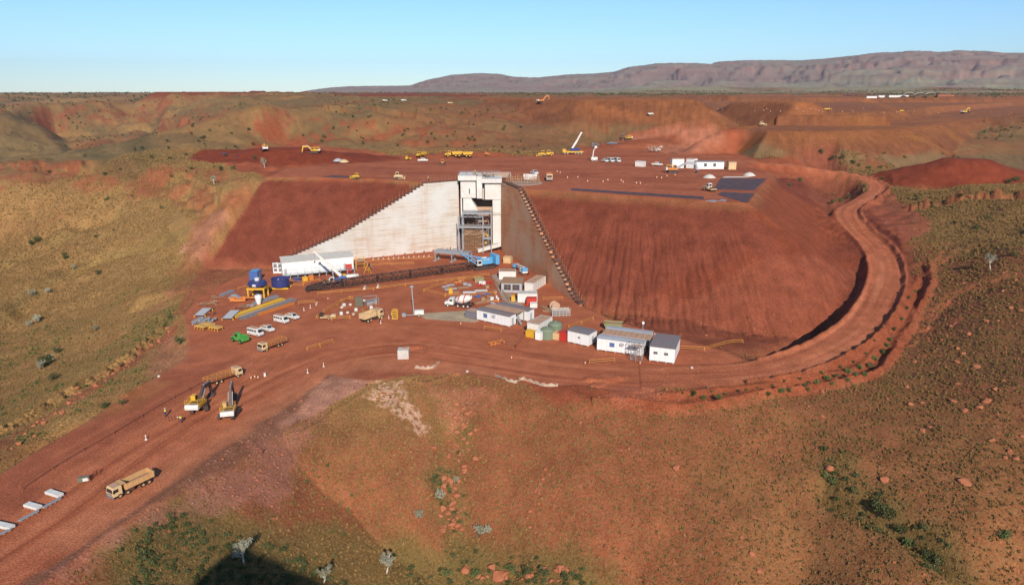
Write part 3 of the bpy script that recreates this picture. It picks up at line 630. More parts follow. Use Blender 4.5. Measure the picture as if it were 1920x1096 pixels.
M = dict(
 white=mat('white_paint', (.74, .72, .67), .55, dust=.30), cream=mat('cream_paint', (.70, .50, .26), .6, dust=.45), hut=mat('hut_panel', (.80, .79, .76), .6, dust=.12),
 roofg=mat('roof_sheet_grey', (.20, .185, .185), .55, dust=.35, ns=.5), roofl=mat('roof_sheet_pale', (.42, .44, .46), .5, dust=.3, ns=.5), rooft=mat('dusty_tan_sheet', (.52, .33, .21), .8, dust=.5, ns=.8),
 yellow=mat('yellow_paint', (.72, .40, .03), .5, dust=.3), orange=mat('orange_paint', (.62, .20, .04), .6, dust=.35), barrier=mat('barrier_orange', (.62, .27, .05), .6, dust=.45), rusty=mat('rusty_brown', (.30, .095, .05), .8, dust=.4),
 byellow=mat('bright_yellow', (.80, .46, .02), .5, dust=.1),
 stepd=mat('dark_earth_step', (.12, .055, .04), .9, dust=.3),
 tant=mat('dusty_tan_steel', (.62, .36, .15), .7, dust=.4),
 red=mat('red_paint', (.55, .035, .025), .5, dust=.2), blue=mat('blue_paint', (.045, .13, .36), .5, dust=.15), sky=mat('light_blue_paint', (.10, .36, .62), .5, dust=.12), navy=mat('navy_paint', (.025, .045, .17), .4, dust=.1),
 green=mat('green_paint', (.05, .34, .06), .5, dust=.2), tank=mat('green_poly', (.17, .23, .15), .6, dust=.2), skip=mat('faded_green', (.25, .28, .12), .8, dust=.4),
 black=mat('black_rubber', (.025, .023, .022), .85, dust=.12), dark=mat('dark_steel', (.045, .038, .036), .6, dust=.22), lattice=mat('boom_steel', (.05, .028, .024), .6, dust=.3), glass=mat('dark_glass', (.02, .025, .03), .12, dust=.08, spec=.6),
 steel=mat('galvanised_steel', (.34, .37, .39), .5, .3, dust=.25), grey=mat('grey_paint', (.16, .17, .20), .7, dust=.3), conc=mat('concrete', (.56, .53, .47), .9, dust=.25, ns=.5, bump=.3), concp=mat('pale_concrete', (.68, .66, .61), .9, dust=.22, ns=.3, bump=.3),
 concd=mat('dusty_concrete', (.38, .30, .24), .9, dust=.5, ns=.5, bump=.3), timber=mat('timber', (.38, .23, .13), .9, dust=.4, ns=2), gold=mat('brown_yellow', (.58, .36, .12), .7, dust=.4), mat_=mat('black_liner', (.05, .035, .045), .7, dust=.35, ns=.4),
 skin=mat('skin', (.45, .25, .17), .7, dust=0), hiviz=mat('hi_vis_cloth', (.70, .62, .10), .8, dust=.05), navyc=mat('navy_cloth', (.03, .04, .09), .9, dust=.1), win=mat('window_blue', (.06, .13, .33), .3, dust=.05),
 load=mat('tray_grey', (.23, .18, .15), .9, dust=.4), olive=mat('olive_panel', (.13, .15, .11), .8, dust=.3), bag=mat('pale_sack', (.62, .57, .50), .9, dust=.2), geo=mat('pale_geotextile', (.50, .40, .30), .9, dust=.5))
class MB:
    def __init__(s): s.v = []; s.f = []
    def add(s, vs, fs): k = len(s.v); s.v += [tuple(q) for q in vs]; s.f += [tuple(i + k for i in f) for f in fs]; return s
    def box(s, c, d, rz=0, ry=0, rx=0):
        m_ = Matrix.Translation(c) @ Matrix.Rotation(rz, 4, 'Z') @ Matrix.Rotation(ry, 4, 'Y') @ Matrix.Rotation(rx, 4, 'X')
        vs = [m_ @ Vector((a * d[0] / 2, b * d[1] / 2, e * d[2] / 2)) for a in (-1, 1) for b in (-1, 1) for e in (-1, 1)]
        return s.add(vs, [(0, 1, 3, 2), (4, 6, 7, 5), (0, 4, 5, 1), (2, 3, 7, 6), (0, 2, 6, 4), (1, 5, 7, 3)])
    def bar(s, p, q, w_=.1, h=None):
        p = Vector(p); q = Vector(q); L = (q - p).length
        if L < 1e-5: return s
        d = (q - p) / L; up = Vector((0, 0, 1)) if abs(d.z) < .95 else Vector((1, 0, 0)); a = d.cross(up).normalized(); b = a.cross(d); h = h or w_
        vs = [e + a * i * w_ / 2 + b * j * h / 2 for e in (p, q) for i, j in ((-1, -1), (1, -1), (1, 1), (-1, 1))]
        return s.add(vs, [(3, 2, 1, 0), (4, 5, 6, 7), (0, 1, 5, 4), (1, 2, 6, 5), (2, 3, 7, 6), (3, 0, 4, 7)])
    def tube(s, p, q, r, r2=None, n=10, cap=True):
        p = Vector(p); q = Vector(q); d = (q - p).normalized(); up = Vector((0, 0, 1)) if abs(d.z) < .95 else Vector((1, 0, 0)); a = d.cross(up).normalized(); b = a.cross(d); r2 = r if r2 is None else r2
        vs = [e + (a * math.cos(2 * math.pi * i / n) + b * math.sin(2 * math.pi * i / n)) * rr for e, rr in ((p, r), (q, r2)) for i in range(n)]
        fs = [(i, (i + 1) % n, n + (i + 1) % n, n + i) for i in range(n)]
        if cap: fs += [tuple(range(n - 1, -1, -1)), tuple(range(n, 2 * n))]
        return s.add(vs, fs)
    def prism(s, prof, y0, y1, taper=0):
        """side outline (x, z) pushed out between y0 and y1; taper narrows what is high"""
        n = len(prof); zs = [p[1] for p in prof]; z0, z1 = min(zs), max(zs)
        k = lambda z: 1 - taper * (z - z0) / max(z1 - z0, 1e-6)
        vs = [(p[0], y0 * k(p[1]), p[1]) for p in prof] + [(p[0], y1 * k(p[1]), p[1]) for p in prof]
        return s.add(vs, [tuple(range(n)), tuple(range(2 * n - 1, n - 1, -1))] + [(i, i + n, (i + 1) % n + n, (i + 1) % n) for i in range(n)])
    def lathe(s, prof, c=(0, 0, 0), n=16):
        """outline (r, z) turned round the upright axis"""
        k = len(prof); vs = [(c[0] + r * math.cos(2 * math.pi * i / n), c[1] + r * math.sin(2 * math.pi * i / n), c[2] + z) for i in range(n) for r, z in prof]
        fs = [(i * k + j, ((i + 1) % n) * k + j, ((i + 1) % n) * k + j + 1, i * k + j + 1) for i in range(n) for j in range(k - 1)]
        return s.add(vs, fs)
    def plane(s, vs): return s.add(vs, [tuple(range(len(vs)))])
    def build(s, name, m_, parent=None, smooth=False, bevel=0):
        me_ = bpy.data.meshes.new(name); me_.from_pydata(s.v, [], s.f); me_.materials.append(M[m_] if isinstance(m_, str) else m_)
        import bmesh
        bm = bmesh.new(); bm.from_mesh(me_); bmesh.ops.recalc_face_normals(bm, faces=bm.faces)
        if bevel: bmesh.ops.bevel(bm, geom=list(bm.edges), offset=bevel, segments=1, affect='EDGES')
        bm.to_mesh(me_); bm.free()
        if smooth:
            for p in me_.polygons: p.use_smooth = True
        o = bpy.data.objects.new(name, me_); COL.objects.link(o)
        if parent: o.parent = parent
        return o
def tag(o, label, cat, group=None):
    o['label'] = label; o['category'] = cat
    if group: o['group'] = group
    return o
def thing(name, label, cat, loc, rz=0, group=None, sc=1.0):
    o = bpy.data.objects.new(name, None); COL.objects.link(o); o.location = loc; o.rotation_euler = (0, 0, rz); o.scale = (sc,) * 3; o.empty_display_size = .3
    return tag(o, label, cat, group)
def put(o, loc, rz=0, sc=1.0): o.location = loc; o.rotation_euler = (0, 0, rz); o.scale = (sc,) * 3; return o
def dup(root, loc, rz=0, label=None, sc=None, group=None):
    r = root.copy(); COL.objects.link(r); r.location = loc; r.rotation_euler = (0, 0, rz)
    if sc: r.scale = (sc,) * 3
    if label: r['label'] = label
    if group: r['group'] = group
    for ch in list(root.children):
        c_ = ch.copy(); COL.objects.link(c_); c_.parent = r
        for g in ch.children:
            d_ = g.copy(); COL.objects.link(d_); d_.parent = c_
    return r
def on(px, py, dz=0): a = G(px, py); return (a[0], a[1], a[2] + dz)
def heading(p, q): a = G(*p); b = G(*q); return math.atan2(b[1] - a[1], b[0] - a[0])
def seg(p, q):
    a = Vector(G(*p)); b = Vector(G(*q)); return (a + b) / 2, math.atan2(b.y - a.y, b.x - a.x), (b - a).length

# ------------------------------------------------------------ WALLS AND TOWER
def wall_mat(name, base, stain, sunbleach):
    m_, n_ = new_mat(name); b = NB(n_); tc = b.n('ShaderNodeTexCoord').outputs['Object']
    mp = b.n('ShaderNodeMapping'); mp.inputs['Scale'].default_value = (.10, .10, 1.6); b.l(tc, mp.inputs[0])
    mp2 = b.n('ShaderNodeMapping'); mp2.inputs['Scale'].default_value = (.6, .6, .05); b.l(tc, mp2.inputs[0])
    s1 = b.ramp(b.noise(mp.outputs[0], 1.0, 6, .7), .46, .66); s2 = b.ramp(b.noise(mp2.outputs[0], 1.0, 4, .6), .45, .75); s3 = b.noise(tc, .09, 3, .5)
    wv = b.n('ShaderNodeTexWave', wave_type='BANDS', bands_direction='Z', wave_profile='SAW'); wv.inputs['Scale'].default_value = .52; wv.inputs['Distortion'].default_value = .6; wv.inputs['Detail'].default_value = 2; wv.inputs['Detail Scale'].default_value = 2.0
    b.l(tc, wv.inputs[0])
    c_ = b.mix(b.mul(s1, .75), base, stain); c_ = b.mix(b.mul(s2, .45), c_, stain); c_ = b.mix(b.ramp(s3, .42, .62), c_, sunbleach)
    c_ = b.mix(b.mul(b.ramp(b.noise(mp.outputs[0], 3.0, 4, .7), .55, .7), .5), c_, stain)
    ln = b.ramp(wv.outputs['Fac'], .02, .10, (.35, .3, .28, 1), (1, 1, 1, 1)); c_ = b.mix(.85, c_, ln, 'MULTIPLY')
    p = b.n('ShaderNodeBsdfPrincipled'); p.inputs['Roughness'].default_value = .9; p.inputs['Specular IOR Level'].default_value = .15; b.l(c_, p.inputs['Base Color'])
    bp_ = b.n('ShaderNodeBump'); bp_.inputs['Strength'].default_value = .6 if 'pale' in name else .15; bp_.inputs['Distance'].default_value = .25; b.l(wv.outputs['Fac'], bp_.inputs['Height']); b.l(bp_.outputs[0], p.inputs['Normal'])
    o = b.n('ShaderNodeOutputMaterial'); b.l(p.outputs[0], o.inputs[0]); return m_
M['wallL'] = wall_mat('panel_wall_pale', (.66, .62, .56, 1), (.50, .34, .22, 1), (.68, .67, .63, 1))
M['wallR'] = wall_mat('panel_wall_stained', (.66, .32, .16, 1), (.50, .15, .055, 1), (.62, .38, .23, 1))
def wing(a, b, inward, label, mname, n, name='wing_wall'):
    """retaining wall whose stepped top follows the fill behind it"""
    a = Vector((a[0], a[1], 0)); b = Vector((b[0], b[1], 0)); L = (b - a).length; d = (b - a) / L; nrm = Vector(inward).normalized()
    t = thing(name, label, 'retaining wall', a)
    w_ = MB(); cp_ = MB(); pr = MB(); tops = []
    for k in range(n):
        s0, s1 = L * k / n, L * (k + 1) / n; q = a + d * (s0 + s1) / 2 - nrm * 2.4
        z = max(.6, ground_z(q.x, q.y) + .35); tops.append((s0, s1, z))
    for i in range(1, n): 
        if tops[i][2] > tops[i - 1][2]: tops[i] = (tops[i][0], tops[i][1], tops[i - 1][2] - .02)
    for s0, s1, z in tops:
        p0 = d * s0; p1 = d * s1; bk = -nrm * 1.0
        w_.add([p0 + Vector((0, 0, -1)), p1 + Vector((0, 0, -1)), p1 + Vector((0, 0, z)), p0 + Vector((0, 0, z)), p0 + bk + Vector((0, 0, -1)), p1 + bk + Vector((0, 0, -1)), p1 + bk + Vector((0, 0, z)), p0 + bk + Vector((0, 0, z))],
               [(0, 1, 2, 3), (7, 6, 5, 4), (3, 2, 6, 7), (0, 3, 7, 4), (1, 5, 6, 2)])
        c_ = (p0 + p1) / 2 - nrm * 1.02; dk_ = mname == 'wallR'; cp_.box((c_.x, c_.y, z + (-.12 if dk_ else .02)), ((s1 - s0) * (1.1 if dk_ else .99), 2.06, .5 if dk_ else .3), math.atan2(d.y, d.x))
        c_ = p0 * .6 + p1 * .4 - nrm * 2.0; pr.tube((c_.x, c_.y, z - 1), (c_.x, c_.y, z + 1.9), .05, n=5)
    w_.build('panel_face', mname, t); cp_.build('top_step', 'stepd', t); pr.build('post_row', 'timber', t)
    return t
wing(WL1, WL0, (.42, -.907, 0), 'pale concrete panel wing wall with stepped top left of the tower, in full sun', 'wallL', 46)
wing(WR0, WR1, (-.94, -.34, 0), 'brown stained wing wall with stepped top running from the tower to the right', 'wallR', 44)
YF = (WL1[1] + WR0[1]) / 2 - .6
def FP(px, py, y=None):
    y = YF if y is None else y; x_, y_, d_ = ray(px, py); k = y / y_; return x_ * k, CAMZ + d_ * k
tw = thing('crusher_tower', 'tall white concrete tower with capped top standing between the two wing walls', 'tower', (0, 0, 0))
def slab(l, r, t_, b_, y0, y1, mb):
    """block given by its front outline in the photograph at depth y0, reaching back to y1"""
    x0, zt = FP(l, t_, y0); x1, zb = FP(r, b_, y0); mb.box(((x0 + x1) / 2, (y0 + y1) / 2, (zt + zb) / 2), (x1 - x0, y1 - y0, zt - zb)); return mb
slab(863.2, 892.5, 338.6, 371, YF, YF + 12, MB()).build('left_block', 'concp', tw)
slab(858.5, 893, 329.6, 338.5, YF - 1.2, YF + 12.6, MB()).build('cap_slab', 'concp', tw)
slab(893.4, 904.2, 331, 372, YF - 1.8, YF + 12, MB()).build('middle_pillar', 'concp', tw)
slab(904.4, 909.5, 334, 374, YF + 2.5, YF + 7, MB()).build('recess_wall', 'conc', tw)
slab(909, 939.8, 343, 374, YF - .9, YF + 12.6, MB()).build('right_block', 'concp', tw)
slab(903, 940.8, 335.5, 343.2, YF - 2.2, YF + 12.6, MB()).build('cap_slab', 'concp', tw)
slab(923.5, 939.6, 374.3, 462, YF - .6, YF + 12, MB()).build('pier', 'concp', tw)
slab(863.4, 868, 371.3, 468, YF + .2, YF + 12, MB()).build('pier', 'concp', tw)
slab(866, 925, 372, 475, YF + 11.2, YF + 12, MB()).build('back_wall', 'concd', tw)
x0, z1 = FP(868.1, 371.2); x1, z0 = FP(893, 398); xm, zm = FP(883, 371.2); xn, zn = FP(893, 389)
mb = MB(); pr_ = [(x0, z1 - .02), (xm, z1 - .02), (xm + .6, z1 - 1.4), (xn, zn), (x1 + 1.5, z0 - .6), (x0, z0 - .6)]
n_ = len(pr_); mb.add([(p[0], YF + .4, p[1]) for p in pr_] + [(p[0], YF + 6, p[1]) for p in pr_], [tuple(range(n_)), tuple(range(2 * n_ - 1, n_ - 1, -1))] + [(i, i + n_, (i + 1) % n_ + n_, (i + 1) % n_) for i in range(n_)])
mb.build('sloping_chute', 'concp', tw)
mb = MB(); slab(892, 923.4, 388, 394, YF + .8, YF + 1.8, mb); mb.build('sill_beam', 'rooft', tw)
mb = MB(); slab(923.4, 940.2, 397.5, 402.5, YF - 1.0, YF - .55, mb); mb.build('band', 'conc', tw)
mb = MB(); slab(879, 881, 353.5, 363.5, YF - .03, YF + .3, mb); mb.build('slot_window', 'dark', tw)
mb = MB(); slab(891.6, 892.4, 339, 371.5, YF - .05, YF + .4, mb); mb.build('joint', 'dark', tw)
mb = MB()
for l, r, t_, dd in ((903, 958, 322.5, 8.5),):
    x0, zt = FP(l, t_, YF + dd); x1, _ = FP(r, t_, YF + dd); _, zb = FP(l, 333, YF + dd); mb.box(((x0 + x1) / 2, YF + dd, (zt + zb) / 2), (x1 - x0, .5, zt - zb))
    mb.box((x0 + .3, YF + dd - 3.0, (zt + zb) / 2), (.4, 6, zt - zb)); mb.box((x1 - .3, YF + dd - 2.0, (zt + zb) / 2), (.4, 4, zt - zb))
mb.build('parapet', 'concd', tw)
mb = MB(); zt = FP(870, 329.6, YF - 1.2)[1]
for i in range(16):
    xx = FP(859 + i * 5.2, 330)[0]
    for yy in (YF - 1, YF + 6): mb.bar((xx, yy, zt - .3), (xx, yy, zt + 1.2), .05)
for yy in (YF - 1, YF + 6): mb.bar((FP(859, 330)[0], yy, zt + 1.15), (FP(937, 330)[0], yy, zt + 1.15), .05); mb.bar((FP(859, 330)[0], yy, zt + .6), (FP(937, 330)[0], yy, zt + .6), .04)
mb.build('railing', 'steel', tw)
random.seed(3)
for i in range(16): MB().box((FP(random.uniform(872, 935), 330)[0], YF + random.uniform(1, 6), zt + .3), (random.uniform(.4, 2), random.uniform(.2, 1), random.uniform(.2, .7)), random.uniform(0, 3)).build('formwork_panel', 'concd', tw)
# plinth, a slanting white beam at the foot
mb = MB(); a0 = FP(895, 474, YF - 5); a1 = FP(935, 458, YF - 1); mb.bar((a0[0], YF - 5, .9), (a1[0], YF - 2, 2.6), 2.2, 1.3); mb.build('plinth_beam', 'concp', tw)
# steel frame in front of the opening
fr = thing('steel_frame_structure', 'grey steel frame with decks and brown scaffolding in front of the tower opening', 'steel structure', (0, 0, 0))
y0, y1 = YF - 5.5, YF - .9
xs = [FP(q, 430, y0)[0] for q in (859.5, 868, 905.5, 921)]; zt = FP(900, 398, y0)[1]; zm = FP(900, 424, y0)[1]; zl = FP(900, 445, y0)[1]
for x_, top in zip(xs, (zt - 1.6, zt, zt, zt + .6)):
    for yy in (y0, y1): MB().box((x_, yy, top / 2), (.35, .35, top)).build('column', 'steel', fr)
for z_, x0_, x1_ in ((zt, xs[1], xs[3]), (zm, xs[0], xs[3]), (zl, xs[2], xs[3])):
    mb = MB(); mb.box(((x0_ + x1_) / 2, (y0 + y1) / 2, z_ - .15), (x1_ - x0_ + .4, y1 - y0 + .4, .2)); mb.bar((x0_, y0 - .15, z_ - .5), (x1_, y0 - .15, z_ - .5), .25, .45); mb.build('deck', 'steel', fr)
mb = MB()
for i in range(8):
    xa = xs[1] + (xs[2] - xs[1]) * i / 8; xb = xs[1] + (xs[2] - xs[1]) * (i + 1) / 8; z_ = zt - .7
    mb.bar((xa, y0 - .1, z_ - (1.1 if i % 2 else 0)), (xb, y0 - .1, z_ - (0 if i % 2 else 1.1)), .14)
mb.bar((xs[1], y0 - .1, zt - 1.8), (xs[2], y0 - .1, zt - 1.8), .2)
mb.build('truss', 'steel', fr)
mb = MB(); mb.bar((xs[2], y0, zm), (xs[3], y0, zt - .5), .15); mb.bar((xs[3], y0, zm), (xs[2], y0, zt - .5), .15); mb.bar((xs[2], y0, zm - .3), (xs[1], y0, zl), .15); mb.build('cross_brace', 'rusty', fr)
mb = MB()
for i in range(11):
    for yy in (y0 + .6, y0 + 2.2): 
        xx = xs[1] + .6 + (xs[2] - xs[1] - 1) * i / 10; mb.bar((xx, yy, 0), (xx, yy, zm - .3 + (i % 3) * .8), .08)
for k in range(17):
    z_ = .8 + k * (zm - 1.2) / 16
    for yy in (y0 + .6, y0 + 2.2): mb.bar((xs[1] + .3, yy, z_), (xs[2] - .2, yy, z_ + random.uniform(-.15, .15)), .08)
for i in range(60):
    x_ = random.uniform(xs[1], xs[2] - 1); z_ = random.uniform(.6, zm); mb.bar((x_, y0 + random.uniform(.4, 2.4), z_), (x_ + random.uniform(.5, 2.4), y0 + random.uniform(.4, 2.4), z_ + random.uniform(-.5, .5)), .1, .16)
mb.build('scaffold', 'timber', fr)
for i in range(8): MB().box((random.uniform(xs[2] + .4, xs[3] - .4), y0 + 1.5, random.uniform(zl - 3, zl + 1.5)), (random.uniform(.3, .9), .5, random.uniform(.3, 1)), random.uniform(0, 3)).build('machine_part', 'gold', fr)
mb = MB()
for i in range(9): mb.box((xs[2] - 1.8, y0 + .2, zt + .5 - i * .9), (2.2, .1, .12))
mb.bar((xs[1] + .5, y0, zt), (xs[1] + .5, y0, zt + 1), .06); mb.bar((xs[3], y0, zt + 1), (xs[1] + .5, y0, zt + 1), .06); mb.build('railing', 'steel', fr)
# low conveyor deck on legs
A_ = Vector(P(815, 489, 0)); B_ = Vector(P(880, 494, 0))
cv = thing('conveyor_deck', 'grey steel deck on three legs left of the blue crawler crane', 'platform', A_, math.atan2(B_.y - A_.y, B_.x - A_.x)); L_ = (B_ - A_).length
MB().box((L_ / 2, 1.5, 3.9), (L_, 3.6, .3)).bar((0, -.4, 3.5), (L_, -.4, 3.5), .3, .7).bar((0, 3.3, 3.5), (L_, 3.3, 3.5), .3, .7).build('deck', 'steel', cv)
for x_ in (.3, L_ * .5, L_ - .3):
    for y_ in (0, 3.1): MB().box((x_, y_, 1.6), (.4, .4, 3.4)).box((x_, y_, .15), (1.1, 1.1, .5)).build('leg', 'steel', cv)
for a_, b_ in (((L_ * .55, 1.8, 4.4), (2, 1, .7)), ((L_ * .75, 1.6, 4.3), (1.2, 1.4, .5)), ((L_ * .3, 2.2, 4.3), (.8, .8, .4))): MB().box(a_, b_).build('machine_box', 'steel', cv)
# ring of formwork on the platform beside the tower
c0 = on(980, 343); rf = thing('ring_formwork', 'circular timber formwork with upright props on the platform beside the tower', 'formwork', c0)
mb = MB(); mb2 = MB()
for i in range(34):
    a_ = 2 * math.pi * i / 34; x_, y_ = 6.6 * math.cos(a_), 4.6 * math.sin(a_); mb.bar((x_, y_, -.3), (x_ * .97, y_, 2.2 + .5 * (i % 3)), .12); mb.bar((x_, y_, 1.1), (6.6 * math.cos(a_ + .37), 4.6 * math.sin(a_ + .37), 1.1), .1); mb.bar((x_, y_, 2), (6.6 * math.cos(a_ + .2), 4.6 * math.sin(a_ + .2), 2), .1)
    x_, y_ = 4.6 * math.cos(a_), 3.2 * math.sin(a_); mb.bar((x_, y_, -.3), (x_, y_, 2 + .4 * (i % 4)), .1)
mb.build('prop_ring', 'timber', rf)
MB().lathe([(0, .1), (7.6, .1), (7.8, -.3)], n=28).build('base_pad', 'concd', rf); MB().box((3, 3.6, 1.9), (5.4, .3, 2.2), -.1).build('wall_panel', 'concp', rf)
# ------------------------------------------------------------ MACHINES AND VEHICLES (front = +X)
def wheel(par, x, y, r=.45, w_=.3, m_='black', hub='white'):
    mb = MB(); mb.tube((x, y - w_ / 2, r), (x, y + w_ / 2, r), r, n=14); o = mb.build('wheel', m_, par)
    sgn = 1 if y > 0 else -1
    MB().tube((x, y + sgn * (w_ / 2 - .02), r), (x, y + sgn * (w_ / 2 + .03), r), r * .5, n=10).build('rim', hub, o); return o
def minibus(loc, rz, label, group=None):
    t = thing('minibus', label, 'minibus', loc, rz, group)
    MB().prism([(-2.5, .35), (2.45, .35), (2.5, .95), (2.2, 1.15), (1.55, 2.1), (1.2, 2.22), (-2.3, 2.25), (-2.5, 2.0)], -.93, .93, .06).build('body', 'white', t, bevel=.04)
    MB().box((-.5, 0, 2.24), (3.2, 1.45, .08)).build('roof', 'rooft', t)
    MB().add([(2.18, -.8, 1.22), (2.18, .8, 1.22), (1.66, .72, 2.0), (1.66, -.72, 2.0)], [(0, 1, 2, 3)]).box((1.9, 0, 1.6), (.02, 1.44, .02)).build('windscreen', 'glass', t)
    for s in (-1, 1):
        for x in (-1.95, -1.05, -.15, .9): MB().box((x, s * .915, 1.62), (.78, .03, .5)).build('window', 'glass', t)
        MB().box((2.5, s * .68, .8), (.05, .3, .16)).build('headlight', 'steel', t)
    MB().box((2.5, 0, .42), (.14, 1.8, .22)).build('bumper', 'grey', t)
    for x in (-1.6, 1.6):
        for y in (-.85, .85): wheel(t, x, y, .36, .24)
    return t
def ute(loc, rz, label, group=None, tray='rooft'):
    t = thing('utility_truck', label, 'utility truck', loc, rz, group)
    MB().prism([(-2.5, .5), (2.55, .5), (2.6, .95), (2.4, 1.1), (1.35, 1.18), (.75, 1.82), (-.9, 1.86), (-1.0, 1.15), (-2.55, 1.1)], -.9, .9, .1).build('body', 'white', t, bevel=.04)
    MB().box((-.05, 0, 1.87), (1.4, 1.3, .05)).build('roof', 'rooft', t)
    MB().box((-1.75, 0, 1.12), (1.5, 1.55, .04)).box((-1.75, .85, 1.2), (1.6, .06, .25)).box((-1.75, -.85, 1.2), (1.6, .06, .25)).box((-2.52, 0, 1.2), (.06, 1.7, .25)).build('tray', tray, t)
    MB().add([(1.34, -.75, 1.22), (1.34, .75, 1.22), (.8, .68, 1.78), (.8, -.68, 1.78)], [(0, 1, 2, 3)]).build('windscreen', 'glass', t)
    for s in (-1, 1):
        MB().box((.45, s * .86, 1.48), (.55, .03, .38)).build('window', 'glass', t); MB().box((-.4, s * .86, 1.48), (.7, .03, .38)).build('window', 'glass', t)
        MB().box((2.6, s * .65, .85), (.05, .3, .14)).build('headlight', 'steel', t)
    for x in (-1.55, 1.65):
        for y in (-.82, .82): wheel(t, x, y, .38, .24)
    return t
def truck_cab(t, x, m_='white', w_=2.4, h=2.7, vis='rooft'):
    o = MB().prism([(x - 1.0, .75), (x + .95, .75), (x + 1.0, 1.5), (x + .82, h - .15), (x + .6, h), (x - 1.0, h)], -w_ / 2, w_ / 2, .05).build('cab', m_, t, bevel=.05)
    MB().add([(x + 1.01, -w_ * .42, 1.6), (x + 1.01, w_ * .42, 1.6), (x + .86, w_ * .40, h - .35), (x + .86, -w_ * .40, h - .35)], [(0, 1, 2, 3)]).build('windscreen', 'glass', t)
    for s in (-1, 1): MB().box((x + .25, s * (w_ / 2 - .02), 1.95), (.95, .05, .7)).build('window', 'glass', t); MB().box((x + 1.0, s * .85, 1.05), (.05, .35, .2)).build('headlight', 'steel', t)
    MB().box((x + .98, 0, .65), (.22, w_, .4)).box((x + 1.0, 0, 1.25), (.05, 1.4, .35)).build('bumper', 'grey', t)
    MB().box((x - .1, 0, h + .03), (1.5, w_ * .85, .07)).build('roof_panel', vis, t)
    return o
def tipper(loc, rz, label, axles=(3.1, 1.6, -1.9, -3.1), L=8.4, cab='cream', body='cream', group=None, load='load', name='tipper_truck'):
    t = thing(name, label, 'tipper truck', loc, rz, group); f = L / 2
    MB().box((-.2, 0, .85), (L - .6, .9, .3)).box((.6, .95, .8), (1.2, .5, .55)).box((.6, -.95, .8), (1.2, .5, .55)).build('chassis', 'dark', t)
    truck_cab(t, f - 1.1, cab)
    b0, b1 = -f, f - 2.9
    o = MB()
    o.box(((b0 + b1) / 2, 0, 1.22), (b1 - b0, 2.3, .12))
    for s in (-1, 1): 
        o.box(((b0 + b1) / 2, s * 1.2, 1.85), (b1 - b0, .08, 1.25))
        for k in range(6): o.box((b0 + .2 + (b1 - b0 - .4) * k / 5, s * 1.26, 1.8), (.12, .08, 1.15))
        o.box(((b0 + b1) / 2, s * 1.23, 2.47), (b1 - b0, .16, .1))
    o.box((b1, 0, 2.0), (.1, 2.4, 1.6)); o.box((b1 + .35, 0, 2.78), (.9, 2.3, .08)); o.box((b0, 0, 1.85), (.08, 2.4, 1.25)); ob = o.build('tray', body, t)
    MB().box(((b0 + b1) / 2, 0, 1.4), (b1 - b0 - .15, 2.25, .2)).build('tray_floor', load, ob)
    for x in axles:
        for y in (-1.05, 1.05): wheel(t, x, y, .52, .38, hub=body)
    for s in (-1, 1): MB().bar((f - .3, s * 1.25, 2.2), (f - .1, s * 1.5, 2.3), .06).box((f - .1, s * 1.5, 2.0), (.08, .2, .5)).build('mirror', 'dark', t)
    return t
